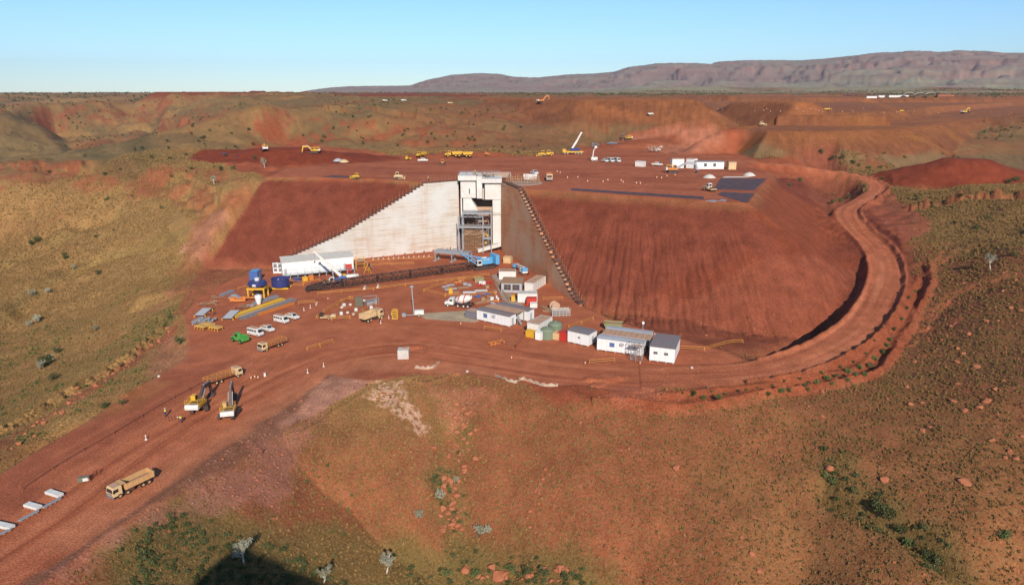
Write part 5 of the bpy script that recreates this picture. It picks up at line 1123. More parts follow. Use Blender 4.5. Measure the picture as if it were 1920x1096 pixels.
for k in range(6): f_ = k / 5; mast.bar((1.0 - 5.2 * f_, -1.0, 2 + 4 * f_), (1.0 - 5.2 * f_, 1.0, 2 + 4 * f_), .14)
mast.build('mast', 'sky', t)
lb = MB(); nseg = 34; W2 = 1.1; H0 = .5; H1 = 2.5
def xs_(k): return -L * k / nseg
for s in (-1, 1):
    for z in (H0, H1): lb.bar((0, s * W2, z), (-L + 3, s * W2, z), .26)
for k in range(nseg):
    x0_, x1_ = xs_(k), xs_(k + 1)
    for s in (-1, 1): lb.bar((x0_, s * W2, H0 if k % 2 else H1), (x1_, s * W2, H1 if k % 2 else H0), .15); lb.bar((x0_, s * W2, H0), (x0_, s * W2, H1), .12)
    for z in (H0, H1): lb.bar((x0_, -W2 if k % 2 else W2, z), (x1_, W2 if k % 2 else -W2, z), .13); lb.bar((x0_, -W2, z), (x0_, W2, z), .13)
for k in (7, 14, 21, 28): lb.box((xs_(k), 0, 1.5), (.4, 2.6, 2.3))
lb.build('lattice_boom', 'lattice', t)
hd_ = MB(); 
for s in (-.7, .7): hd_.prism([(-L + 3.5, .3), (-L + 3.5, 2.6), (-L - 1.2, 1.9), (-L - 2.2, .9), (-L - 1.9, .2), (-L - .8, .9)], s - .12, s + .12)
for x in (-L + 2, -L + .3, -L - 1.2): hd_.tube((x, -.9, 1.3), (x, .9, 1.3), .5, n=14)
hd_.build('boom_head', 'black', t); lb2 = 0
for k in range(0, 34, 3): MB().box((xs_(k) - 1, 0, .15), (.3, 3.2, .3)).build('timber_sleeper', 'rusty', t)
# boom lift and generator by the right wall
c_, rz, L = seg((964, 503), (990, 519))
t = thing('boom_lift', 'light blue and white folded boom lift parked beside the stained wing wall', 'boom lift', c_, rz)
MB().box((2.2, 0, .9), (3.4, 2.0, .6)).box((2.4, 0, 1.6), (2.8, 1.9, .9)).build('chassis', 'white', t, bevel=.08); MB().box((3.4, 0, 1.9), (1.1, 2.0, 1.2)).build('counterweight', 'sky', t, bevel=.08)
MB().bar((2.8, 0, 2.4), (-4.2, 0, 2.1), .5, .55).bar((2.6, 0, 2.0), (-3.2, 0, 1.5), .35, .4).build('boom', 'white', t)
mb = MB().box((-4.9, 0, .9), (.9, 2.2, .1))
for y in (-1.1, 1.1):
    for x in (-5.3, -4.5): mb.bar((x, y, .9), (x, y, 2), .07)
mb.bar((-5.3, -1.1, 2), (-5.3, 1.1, 2), .08).bar((-4.5, -1.1, 2), (-4.5, 1.1, 2), .08).bar((-5.3, -1.1, 1.4), (-5.3, 1.1, 1.4), .07).box((-4.9, 0, 1.5), (.6, 1.6, .9)).build('basket', 'sky', t)
for x in (1.1, 3.5):
    for y in (-1.1, 1.1): wheel(t, x, y, .5, .4, hub='white')
container((944, 493), (957, 494), 2.2, 2.3, 'cream and tan generator box behind the blue crawler crane', 'cream', 'generator', 'generator')
# mixer truck
c_, rz, L = seg((884, 576), (840, 573)); t = thing('concrete_mixer_truck', 'white concrete mixer truck with red striped drum near the material yard', 'mixer truck', c_, rz)
MB().box((0, 0, .85), (8, .9, .3)).build('chassis', 'dark', t)
MB().prism([(1.6, .7), (4.2, .7), (4.3, 1.5), (3.2, 1.7), (2.95, 2.6), (1.6, 2.7)], -1.15, 1.15, .05).build('cab', 'white', t, bevel=.06); MB().box((3.12, 0, 2.15), (.05, 1.8, .7), 0, -.28).box((2.3, 1.12, 2.1), (.9, .06, .6)).box((2.3, -1.12, 2.1), (.9, .06, .6)).build('windscreen', 'glass', t)
ax = Vector((3.6, 0, .95)).normalized(); dr = MB(); c0_ = Vector((1.1, 0, 1.9)); rs_ = [(0, .5), (.5, .95), (1.6, 1.3), (3.0, 1.25), (4.6, .75), (5.0, .55)]
for (s0, r0), (s1, r1) in zip(rs_, rs_[1:]): dr.tube(c0_ + Vector((-s0, 0, s0 * .22)), c0_ + Vector((-s1, 0, s1 * .22)), r0, r1, 18, cap=False)
dr.build('drum', 'white', t, True); sp_ = MB()
for k in range(16):
    f_ = k / 15; s_ = .9 + 2.6 * f_; a_ = f_ * 9; r_ = 1.36; c1 = c0_ + Vector((-s_, 0, s_ * .22)); s2_ = .9 + 2.6 * (k + 1) / 15; a2_ = (k + 1) / 15 * 9; c2 = c0_ + Vector((-s2_, 0, s2_ * .22))
    sp_.bar(c1 + Vector((0, math.cos(a_), math.sin(a_))) * r_, c2 + Vector((0, math.cos(a2_), math.sin(a2_))) * r_, .3, .12)
sp_.build('drum_stripe', 'red', t); MB().prism([(-4.2, 2.4), (-3.4, 3.6), (-3.2, 3.6), (-3.7, 2.2)], -.6, .6).bar((-3.9, 0, 2.4), (-4.7, 0, 1.3), .4, .12).bar((-3.6, .7, 1), (-3.6, .7, 2.8), .12).bar((-3.6, -.7, 1), (-3.6, -.7, 2.8), .12).build('discharge_chute', 'rusty', t)
for x in (3.3, .2, -1.5, -2.8):
    for y in (-1.0, 1.0): wheel(t, x, y, .52, .36)
# tan tipper and neighbours in the yard
c_, rz, L = seg((678, 606), (716, 593)); tipper(c_, rz, 'cream tipper truck with empty tray parked by the fenced excavation', (2.6, -1.4, -2.5), 7.0)
t = thing('lifting_cage', 'yellow steel lifting cage standing alone on the pad', 'cage', on(741, 597)); mb = MB()
for x in (-.7, .7):
    for y in (-.6, .6): mb.bar((x, y, 0), (x, y, 2.6), .14)
for z in (.15, .9, 1.7, 2.5): mb.bar((-.7, -.6, z), (.7, -.6, z), .18).bar((-.7, .6, z), (.7, .6, z), .18).bar((-.7, -.6, z), (-.7, .6, z), .18).bar((.7, -.6, z), (.7, .6, z), .18)
mb.build('frame', 'yellow', t); MB().box((0, 0, .2), (1.3, 1.1, .1)).box((0, 0, 1.3), (1.1, .9, .1)).build('floor', 'gold', t)
t = thing('mast_lift', 'light tower with thin vertical mast and white base box on the pad', 'light tower', on(783, 592), .1)
MB().box((.5, 0, 1.1), (2.6, 1.5, 1.2)).build('housing', 'white', t, bevel=.06); MB().box((-2.2, 0, .35), (3.6, .3, .2)).box((-3.8, 0, .5), (1.0, 1.2, .9)).build('drawbar', 'steel', t); MB().bar((-1.0, 0, .4), (-1.3, 0, 8.2), .28).bar((-1.3, 0, 8), (-1.3, 0, 9.0), .14).build('mast', 'steel', t); MB().box((-1.3, 0, 8.6), (.9, .3, .5)).build('lamp_head', 'steel', t)
for y in (-.85, .85): wheel(t, .4, y, .38, .25)
t = thing('hatch_shelter', 'dark olive framed hatch and grey shelter beside the fenced excavation', 'frame', on(684, 573), hv((668, 576), (700, 571))); MB().box((-1.5, 0, 1.5), (.2, 2.6, 2.9), .5).box((-1.9, .1, 1.5), (2.0, .15, 2.8), .25).build('hatch_panel', 'olive', t); MB().bar((0, 1.5, 2.4), (4.2, 1.5, 2.2), .12).bar((0, -1, 2.0), (4, -1, 2.0), .12).bar((4, -1, 0), (4, -1, 2), .12).bar((4.2, 1.5, 0), (4.2, 1.5, 2.2), .12).box((2, .2, .6), (3.0, 1.6, 1.0)).box((3.4, .4, .9), (.9, 1.0, 1.5)).build('shelter_frame', 'steel', t)
t = thing('survey_trailer', 'tan flat trailer with dark drum at the left corner of the fenced excavation', 'trailer', on(616, 597), .1); MB().box((0, 0, .6), (4.2, 1.9, .25)).box((1.4, .2, .9), (1.2, 1.2, .4)).build('bed', 'cream', t); MB().tube((-1.9, -.5, 1.2), (-1.9, .5, 1.2), .6, n=14).build('drum', 'black', t)
for y in (-.9, .9): wheel(t, .2, y, .4, .25)
t = thing('watch_stand', 'yellow tripod stand holding a dark box between shed and conveyor deck', 'stand', on(690, 512)); MB().bar((-1.3, -.6, 0), (0, 0, 3.4), .12).bar((1.3, -.6, 0), (0, 0, 3.4), .12).bar((0, 1.2, 0), (0, 0, 3.4), .12).bar((-.8, -.4, 1.2), (.8, -.4, 1.2), .1).build('tripod', 'yellow', t); MB().box((.5, 0, 2.8), (.6, .5, 1.1)).build('box', 'black', t)
# parked vans and utes
c_, rz, L = seg((467, 625), (493, 631)); minibus2(c_, rz, 'white minibus nearest the green loader', 'white vehicles parked in a row')
c_, rz, L = seg((493, 617), (511, 623)); ute2(c_, rz, 'white twin cab utility truck right of the minibus by the green loader', 'white vehicles parked in a row')
c_, rz, L = seg((516, 601), (541, 607)); minibus2(c_, rz, 'white minibus next to the yellow steel beams', 'white vehicles parked in a row')
c_, rz, L = seg((537, 594), (560, 600)); ute2(c_, rz, 'white dusty utility truck farthest right in the row of parked vehicles', 'white vehicles parked in a row')
c_, rz, L = seg((464, 644), (438, 636)); t = thing('telehandler', 'bright green telescopic loader parked behind the minibus', 'telehandler', c_, rz)
MB().prism([(-2.3, .6), (2.2, .6), (2.3, 1.1), (.8, 1.5), (-2.4, 1.5)], -1.05, 1.05).build('body', 'green', t, bevel=.06); cb = MB().prism([(-.6, 1.2), (.9, 1.2), (.7, 2.5), (-.5, 2.5)], .1, 1.0).build('cab', 'green', t); MB().box((.15, 1.01, 1.9), (1.0, .04, .8)).box((.15, .09, 1.9), (1.0, .04, .8)).box((.84, .55, 1.9), (.05, .7, .8)).build('window', 'glass', cb); MB().bar((-2.2, -.4, 1.9), (2.6, -.4, 1.4), .4, .45).bar((2.6, -.4, 1.4), (3.0, -.4, .7), .3).box((3.2, -.4, .5), (.2, 1.6, .8)).build('boom', 'green', t)
for x in (-1.5, 1.5):
    for y in (-1.05, 1.05): wheel(t, x, y, .58, .4, hub='green')
def service(px0, px1, label, flip=1, L=9.0):
    c_, rz, _ = seg(px0, px1); t = thing('service_truck', label, 'flatbed truck', c_, rz)
    MB().box((-.2, 0, .85), (L - .8, .9, .3)).build('chassis', 'dark', t); truck_cab(t, L / 2 - 1.1, 'cream'); b0, b1 = -L / 2, L / 2 - 2.5
    MB().box(((b0 + b1) / 2, 0, 1.2), (b1 - b0, 2.4, .16)).build('flatbed', 'rusty', t); mb = MB()
    for s in (-1, 1):
        for z in (1.7, 2.2): mb.bar((b0, s * 1.15, z), (b1, s * 1.15, z), .09)
        for k in range(7): x = b0 + (b1 - b0) * k / 6; mb.bar((x, s * 1.15, 1.2), (x, s * 1.15, 2.2), .09)
    mb.bar((b0, -1.15, 2.2), (b0, 1.15, 2.2), .1).bar((b1, -1.15, 2.2), (b1, 1.15, 2.2), .1).build('side_rail', 'barrier', t); MB().box(((b0 + b1) / 2, 0, 1.5), ((b1 - b0) * .6, 1.3, .5)).build('cargo', 'rusty', t); t.scale = (.82,) * 3
    for x in (L / 2 - 1.6, -1.3, -2.6):
        for y in (-1.05, 1.05): wheel(t, x, y, .5, .38, hub='cream')
    return t
service((533, 644), (488, 660), 'cream and orange flatbed truck with rails parked near the minibuses')
service((392, 722), (447, 704), 'cream flatbed truck with orange railed tray beside the two excavators', L=10)
# steel stacks
def beams(p, q, n, w_, m_, label, h=.5, truss=False, name='steel_beam_stack'):
    a = Vector(G(*p)); b = Vector(G(*q)); L = (b - a).length; t = MB()
    for i in range(n):
        y = i * w_
        if truss:
            for yy in (0, w_ * .7): t.bar((0, y + yy, .1), (L, y + yy, .1), .12); t.bar((0, y + yy, .7), (L, y + yy, .7), .12)
            for k in range(int(L / .9)): x = L * k / int(L / .9); t.bar((x, y, .7), (x + .8, y + w_ * .7, .7), .09); t.bar((x, y, .1 if k % 2 else .7), (x + .9, y, .7 if k % 2 else .1), .09)
        else: t.box((L / 2, y, h / 2 + .1), (L, w_ * .25, h)).box((L / 2, y, h + .1), (L, w_ * .75, .08)).box((L / 2, y, .1), (L, w_ * .75, .08))
    o = t.build(name, m_); put(o, a, math.atan2(b.y - a.y, b.x - a.x)); return tag(o, label, 'steel beams')
beams((441, 596), (534, 563), 3, .7, 'byellow', 'long bright yellow steel beams stacked side by side at the left of the yard', name='yellow_beam_stack')
beams((455, 600), (556, 564), 2, 1.3, 'steel', 'grey lattice trusses laid beside the yellow beams', truss=True, name='lattice_truss_stack')
beams((487, 591), (552, 570), 2, .6, 'orange', 'orange steel beams laid in front of the grey trusses', name='orange_beam_stack')
beams((478, 572), (523, 557), 3, .6, 'steel', 'short grey steel sections behind the yellow beams', name='grey_beam_stack')
beams((417, 556), (440, 547), 3, .5, 'steel', 'grey steel channels near the edge of the left slope', name='channel_stack')
def rack(px, py, n, label, m_='steel', gp=None):
    t = thing('stair_flight_stack', label, 'stair flights', on(px, py), .05, gp, .78); a = MB()
    for k in range(n): a.box((0, k * .95, .9 + k * .02), (3.2, .62, .12), 0, 0, .75)
    a.build('tread_row', m_, t); MB().bar((-1.7, -.5, .9), (-1.7, n * .95, .9), .15, .4).bar((1.7, -.5, .9), (1.7, n * .95, .9), .15, .4).build('stringer', 'grey', t)
    mb = MB()
    for y in (0, n * .5, n * .9): mb.box((-1.9, y, .4), (.3, .3, .8)).box((1.9, y, .4), (.3, .3, .8))
    mb.build('support', 'yellow', t)
rack(427, 600, 9, 'large stack of grey stair flights on yellow supports'); rack(375, 594, 8, 'smaller stack of grey stair flights at the far left of the yard')
t = thing('knuckle_boom', 'orange folded knuckle boom lying on the ground among the steel', 'crane arm', on(450, 566), .15); MB().box((0, 0, .7), (3.4, 1.2, .7)).box((-2, .2, 1.0), (1.4, 1.3, 1.2)).tube((1.4, 0, .9), (1.4, 0, 1.8), .5).build('base', 'orange', t); MB().bar((0, 0, 1.4), (5.6, 0, 1.3), .35).bar((.5, .5, 1.1), (6.2, .5, .9), .3).bar((-3, 0, 1.2), (-1, .5, 1.5), .4).build('arm', 'orange', t)
t = thing('concrete_kibble', 'white upright concrete bucket beside the yellow beams', 'bucket', on(485.5, 570)); MB().lathe([(.5, 0), (.6, .2), (1.0, 2.0), (1.0, 2.8), (.9, 2.8), (.9, 2.0), (.4, .3)], n=16).build('bucket_shell', 'hut', t); MB().bar((-1, 0, 2.8), (0, 0, 3.3), .1).bar((1, 0, 2.8), (0, 0, 3.3), .1).build('bail', 'steel', t)
t = MB().lathe([(0, .05), (1.2, .05), (1.25, .3), (0, .4)], n=20).build('steel_disc', 'roofl'); put(t, on(468, 574)); tag(t, 'pale round steel plate on the ground between orange boom and yellow beams', 'plate')
t = MB().lathe([(0, 1.1), (.8, .9), (1.9, .1), (2.0, 0)], n=14).build('gravel_pile', 'steel'); put(t, on(440, 557)); tag(t, 'small grey gravel pile beside the orange boom', 'gravel pile')
for px, py, l in ((378, 616, 'leftmost'), (391, 612, 'middle'), (405, 618, 'rightmost')):
    t = thing('trestle_pallet', 'yellow steel trestle frames lying at the lower left corner of the yard, %s of three' % l, 'trestles', on(px, py), -.45, 'yellow trestles in the corner of the yard')
    MB().box((0, 0, .7), (3.4, 1.6, .15)).box((0, .1, .9), (3.0, 1.2, .2)).build('deck', 'gold', t); mb = MB()
    for x in (-1.5, -.5, .5, 1.5): mb.bar((x, -.9, 0), (x, -.7, 1.0), .12).bar((x, .9, 0), (x, .7, 1.0), .12)
    mb.bar((-1.7, -.8, .9), (1.7, -.8, .9), .14).bar((-1.7, .8, .9), (1.7, .8, .9), .14).build('leg_frame', 'yellow', t)
random.seed(11)
for i, (px, py, l) in enumerate(((372, 606, 'leftmost'), (382, 602, 'middle'), (394, 603, 'rightmost'))):
    mb = MB()
    for k in range(16): mb.box((random.uniform(-1.6, 1.6), random.uniform(-1.2, 1.2), random.uniform(.1, .9)), (random.uniform(.5, 2.4), random.uniform(.1, .5), random.uniform(.06, .4)), random.uniform(0, 3), random.uniform(-.4, .4))
    t = mb.build('steel_scrap_heap', 'steel'); put(t, on(px, py)); tag(t, 'heap of grey steel scrap behind the yellow trestles, %s of three' % l, 'scrap heap', 'scrap heaps by the trestles')
for i, (px, py, l) in enumerate(((386, 572, 'beside the small stair stack'), (393, 582, 'right of the small stair stack'), (402, 570, 'behind the large stair stack'), (394, 590, 'closest to the scrap heaps'), (404, 560, 'nearest the channel stack'), (448, 580, 'left end of the yellow beams'), (459, 577, 'under the orange boom'))):
    mb = MB()
    for k in range(14): mb.box((random.uniform(-1.2, 1.2), random.uniform(-1, 1), random.uniform(.1, .8)), (random.uniform(.6, 2.4), random.uniform(.1, .3), .12), random.uniform(0, 3), random.uniform(-.25, .25))
    t = mb.build('timber_heap', 'rusty' if i % 2 else 'timber'); put(t, on(px, py)); tag(t, 'loose brown timber heap ' + l, 'timber heap', 'timber heaps at the left of the yard')
# material laydown in front of the huts
lay = [('panel', 835, 538, .5), ('panel', 845, 535, .2), ('planks', 868, 540, .3), ('panel', 872, 533, 1.7), ('panel', 880, 535, 1.75), ('crate', 862, 529, .4), ('tub', 901, 533, .1), ('tub', 907, 533, .3), ('crate', 893, 529, .2), ('pipes', 902, 546, .15), ('pipes', 880, 549, .1), ('planks', 851, 549, .2), ('crate', 913, 540, .3), ('skipbin', 898, 527, .2), ('planks', 915, 556, 2), ('crate', 906, 563, .1), ('crate', 914, 566, .8), ('tub', 922, 563, .4), ('panel', 925, 570, 1.9), ('planks', 900, 568, .6), ('drum', 931, 559, 0), ('drum', 934, 563, 0), ('pipes', 845, 543, .4), ('crate', 928, 550, .2)]
desc = {'panel': 'grey metal panel stack', 'planks': 'brown plank stack', 'crate': 'timber crate with slats', 'tub': 'white caged water cube', 'pipes': 'bundle of grey pipes', 'skipbin': 'faded green skip bin', 'drum': 'small white drum'}
near = [(843, 565, 'the mixer truck'), (866, 535, 'the yellow box in the laydown yard'), (895, 530, 'the covered workshop'), (915, 560, 'the concrete ramp'), (880, 545, 'the long pipe rack')]
for i, (k, px, py, rz) in enumerate(lay):
    nr = min(near, key=lambda q: math.hypot(q[0] - px, q[1] - py)); sd_ = ('left' if px < nr[0] else 'right') + (' and behind' if py < nr[1] else ' and in front')
    small(k, px, py, '%s %s of %s' % (desc[k], sd_, nr[2]), 'materials laid out beside the ramp', rz)
container((842, 551), (848, 551), 1.3, 1.7, 'small yellow box standing in the material yard', 'yellow', 'toolbox', 'toolbox')
for i, (px, py, c2) in enumerate(((858, 531, 'orange'), (866, 527, 'orange'), (899, 536, 'red'), (918, 531, 'red'), (910, 553, 'blue'), (921, 560, 'orange'), (895, 557, 'blue'), (929, 566, 'orange'))):
    mb = MB()
    for k in range(7): mb.box((random.uniform(-.9, .9), random.uniform(-.6, .6), random.uniform(.15, .7)), (random.uniform(.4, 1.2), random.uniform(.2, .6), random.uniform(.2, .5)), random.uniform(0, 3))
    t = mb.build('equipment_pile', c2); put(t, on(px, py)); tag(t, '%s pile of small equipment %s' % (c2, ('beside the orange barrier in the material yard', 'behind the panel stacks', 'by the water cubes', 'next to the workshop door', 'beside the pipe bundle', 'along the concrete ramp', 'right of the mixer truck', 'at the foot of the ramp')[i]), 'equipment pile', 'small equipment in the material yard')
# workshop buildings and ramp
t = thing('concrete_ramp', 'long grey concrete strip running past the workshops to the covered huts', 'ramp', (0, 0, 0)); w0 = [G(*p) for p in ((921, 516), (931, 515), (955, 548), (990, 582), (975, 585), (942, 562))]
n_ = len(w0); MB().add([(a[0], a[1], .02) for a in w0] + [(a[0], a[1], .16) for a in w0], [tuple(range(n_, 2 * n_))] + [(i, (i + 1) % n_, n_ + (i + 1) % n_, n_ + i) for i in range(n_)]).build('slab', 'concd', t)
mb = MB(); pa = Vector(G(926, 527)); pb = Vector(G(955, 566))
for k in range(14): q = pa + (pb - pa) * k / 13; mb.bar((q.x, q.y, .1), (q.x, q.y, 1.2), .1)
mb.bar((pa.x, pa.y, 1.15), (pb.x, pb.y, 1.15), .1).bar((pa.x, pa.y, .7), (pb.x, pb.y, .7), .08).build('handrail', 'barrier', t)
container((936, 524), (967, 524), 3.5, 2.8, 'white container with timber scaffold on its roof behind the brown roofed workshop', 'white', roofm='timber')
hut((940, 548), (978, 549), 7.5, 3.0, 'open workshop with brown dusty deck roof between two containers', 'timber', ((.3, 2.2, 1.8, 'dark'), (.72, 2.2, 1.8, 'dark')), 'roofl', False, .02, 'workshop', 'workshop')
container((984, 545), (1000, 547), 10, 2.7, 'long cream container right of the brown roofed workshop', 'white', roofm='rooft')
container((971, 567), (1007, 567), 3.2, 2.7, 'white container with open yellow bin beside its left end', 'white', roofm='conc')
container((959, 566), (965, 566), 1.6, 1.9, 'yellow open bin left of the white container', 'yellow', 'toolbox', 'toolbox')
container((988, 573), (1006, 573), 2.0, 2.2, 'orange red generator in front of the white container', 'red', 'generator', 'generator')
container((994, 577), (1007, 577), 1.6, 1.3, 'low white tank box in front of the orange red generator', 'white', 'tank_box', 'tank box')
t = thing('rigging_scaffold', 'low pale steel lattice scaffolding near the foot of the stained wing wall', 'scaffold', on(1050, 590), .1); mb = MB()
for i in range(6):
    for z in (.3, 1.0, 1.6): mb.bar((-2.4, -1.5 + i * .6, z), (2.6, -1.5 + i * .6, z), .09)
    mb.bar((-2.4 + i, -1.5, 0), (-2.4 + i, -1.5, 1.8), .1).bar((-2.4 + i, 1.5, 0), (-2.4 + i, 1.5, 1.8), .1)
mb.build('lattice', 'conc', t)
t = thing('timber_reel', 'round tan cable reel beside the lattice scaffolding', 'cable reel', on(1040, 581), .4); MB().tube((0, -.8, 1.3), (0, -.7, 1.3), 1.3, n=18).tube((0, .7, 1.3), (0, .8, 1.3), 1.3, n=18).build('flange', 'rooft', t); MB().tube((0, -.7, 1.3), (0, .7, 1.3), .8, n=16).build('core', 'conc', t)
for px, py, l in ((1029, 584, 'left of the cable reel'), (1060, 580, 'right of the cable reel'), (1022, 578, 'between container and cable reel')): small('planks', px, py, 'pale plank stack ' + l, 'plank stacks by the wing wall', random.uniform(0, 3))
# site huts
hut((894, 600), (955, 614), 3.1, 2.7, 'front white hut of the covered pair left of the tan roofed container', 'roofg', ((.27, 1.25, 1.1),), pitch=.10, door=None, end_wins=True)
a = Vector(G(894, 600)); b = Vector(G(955, 614)); dv = (b - a).normalized(); nv_ = Vector((-dv.y, dv.x, 0)); L = (b - a).length; rz_h = math.atan2(dv.y, dv.x)
def hut_at(o, rz, L, depth, h, label, roof, **k):
    p0 = o; q0 = Vector((o.x + math.cos(rz) * L, o.y + math.sin(rz) * L, 0))
    global G; g0 = G; pts = {0: (p0.x, p0.y, 0), 1: (q0.x, q0.y, 0)}
    G = lambda a_, b_: pts[a_]; r = hut((0, 0), (1, 0), depth, h, label, roof, **k); G = g0; return r
hut_at(a + dv * 1.5 + nv_ * 6.6, rz_h, L, 3.1, 2.7, 'rear white hut of the covered pair left of the tan roofed container', 'roofg', pitch=.10, end_wins=True)
t = thing('awning', 'dusty tan awning roof joining the covered pair of white huts', 'awning', a + nv_ * 3.3 + dv * .5, rz_h); MB().box((L / 2, 1.6, 3.25), (L, 3.4, .1)).build('roof_sheet', 'rooft', t); mb = MB()
for k in range(8): mb.box((L * (k + .5) / 8, 1.6, 3.33), (.1, 3.4, .06))
mb.build('rib', 'timber', t); MB().bar((L - .1, .1, 0), (L - .1, .1, 3.2), .12).bar((L - .1, 3.0, 0), (L - .1, 3.0, 3.2), .12).bar((L - .3, .2, 2.4), (L + 1.0, .2, .2), .8, .1).build('post', 'steel', t)
container((873, 595), (892, 599), 2.8, 2.1, 'dark blue grey steel box left of the covered white huts', 'grey', 'equipment_box', 'box', roofm='rooft')
container((989, 627), (1010, 631), 7.5, 3.2, 'white container with tan roof and round sign beside the green tanks', 'white', roofm='rooft')
container((986, 631), (1000, 634), 1.5, 1.7, 'yellow skip box at the foot of the tan roofed container', 'yellow', 'skip_box', 'skip')
container((1004, 636), (1014, 638), 2.0, 2.1, 'small white box with dark marks between the yellow skip and the green tanks', 'hut', 'electrical_box', 'box')
for i, (px, py, l) in enumerate(((1026, 633, 'front round green water tank beside the tan roofed container'), (1041, 622, 'rear round green water tank beside the tan roofed container'))):
    t = thing('water_tank', l, 'water tank', on(px, py), 0, 'green water tanks'); MB().lathe([(0, 0), (1.8, 0), (1.8, 2.2), (1.5, 2.6), (.4, 2.95), (0, 2.95)], n=24).build('tank_shell', 'tank', t); mb = MB()
    for z in (.5, 1.0, 1.5, 2.0): mb.lathe([(1.8, z - .06), (1.86, z), (1.8, z + .06)], n=24)
    mb.build('rib', 'tank', t); MB().tube((0, 0, 2.9), (0, 0, 3.1), .35).build('lid', 'tank', t)
container((1037, 636), (1047, 638), 1.8, 1.8, 'low cream box between the green tank and the red generator', 'cream', 'electrical_box', 'box')
container((1046, 637), (1061, 641), 2.0, 2.2, 'bright red generator left of the small white hut', 'red', 'generator', 'generator')
hut((1064, 642), (1103, 651), 4.2, 2.9, 'small white hut with grey roof between the red generator and the large covered hut', 'roofg', ((.55, .5, .35, 'dark'),), pitch=.06, end_wins=True)
small('skipbin', 1150, 617, 'faded green skip bin full of rubbish behind the large covered hut', None, -.2, 1.5)
a = Vector(G(1119, 657)); b = Vector(G(1205, 669)); dv = (b - a).normalized(); nv_ = Vector((-dv.y, dv.x, 0)); L = (b - a).length; rz_h = math.atan2(dv.y, dv.x)
hut((1119, 657), (1205, 669), 3.1, 2.9, 'long white front hut of the covered pair beside the scaffold tower', 'roofl', ((.33, 1.2, 1.0), (.82, .45, .4, 'dark')), pitch=.1, end_wins=True)
hut_at(a + nv_ * 6.8 + dv * .3, rz_h, L, 3.1, 2.9, 'long white rear hut of the covered pair beside the scaffold tower', 'roofl', pitch=.1, end_wins=True)
t = thing('awning', 'slatted tan awning roof joining the two long white huts', 'awning', a + nv_ * 3.3, rz_h); MB().box((L / 2 + .6, 1.7, 3.4), (L + .8, 3.7, .1)).build('roof_sheet', 'rooft', t); mb = MB()
for k in range(9): mb.box(((L + .6) * (k + .5) / 9, 1.7, 3.48), (.12, 3.7, .06))
mb.build('rib', 'timber', t); MB().bar((L + .8, .1, 0), (L + .8, .1, 3.3), .14).bar((L + .8, 3.2, 0), (L + .8, 3.2, 3.3), .14).build('post', 'steel', t)
t = thing('scaffold_tower', 'pale steel scaffold tower with stair in front of the long white hut', 'scaffold tower', on(1193, 675), rz_h); mb = MB()
for x in (-1.3, 0, 1.3):
    for y in (-.7, .7): mb.bar((x, y, 0), (x, y, 4.8), .09)
for z in (.4, 1.5, 2.6, 3.6, 4.7): mb.bar((-1.3, -.7, z), (1.3, -.7, z), .08).bar((-1.3, .7, z), (1.3, .7, z), .08).bar((-1.3, -.7, z), (-1.3, .7, z), .08).bar((1.3, -.7, z), (1.3, .7, z), .08)
mb.bar((-1.3, -.7, .4), (0, -.7, 1.5), .07).bar((0, -.7, 1.5), (1.3, -.7, 2.6), .07).build('tube_frame', 'steel', t); MB().box((0, 0, 3.6), (2.4, 1.2, .08)).bar((-1.2, 0, .2), (1.2, 0, 3.4), .6, .1).build('platform', 'rooft', t)
hut((1217, 677), (1264, 683), 9.5, 3.4, 'white end hut with broad flat dusty roof, last in the row by the haul road', 'roofg', ((.24, .9, .55, 'dark'), (.66, .9, .55, 'dark')), pitch=.02, feet=True)
t = thing('security_camera_pole', 'thin pole with white lamp behind the large covered hut', 'pole', on(1204, 640)); MB().bar((0, 0, 0), (0, 0, 5), .12).build('pole', 'steel', t); MB().box((0, -.1, 5), (.5, .4, .6)).build('lamp', 'hut', t)
t = thing('service_pit_frame', 'orange steel frame lying in front of the white huts', 'steel frame', on(931, 645), .45); mb = MB().bar((-2, -.6, .4), (2, -.6, .5), .25).bar((-2, .7, .4), (2, .7, .5), .25)
for x in (-1.8, -.6, .6, 1.8): mb.bar((x, -.6, .4), (x, .7, .8), .2).bar((x, -.6, 0), (x, -.6, 1), .15)
mb.build('frame', 'orange', t)
mb = MB(); w0 = [Vector(G(*p)) for p in ((934, 646), (966, 653), (983, 632))]
for p, q in zip(w0, w0[1:]):
    d_ = q - p; n_ = int(d_.length / 1.6)
    mb.bar(p + Vector((0, 0, .3)), q + Vector((0, 0, .3)), .25, .4)
    for k in range(n_ + 1): e = p + d_ * k / n_; mb.bar(e, e + Vector((0, 0, 1.0)), .14)
    mb.bar(p + Vector((0, 0, .95)), q + Vector((0, 0, .95)), .12)
t = mb.build('boom_gate', 'rusty'); tag(t, 'dark brown corner rail in front of the yellow skip box', 'railing')
t = thing('concrete_block', 'square pale concrete block alone on the dirt beside the haul road', 'concrete block', on(757, 670), .05); MB().box((0, 0, 1.1), (2.6, 2.4, 2.2)).build('block', 'conc', t, bevel=.06); MB().box((.3, .2, 2.25), (1.2, 1.0, .12)).build('lid', 'rooft', t)
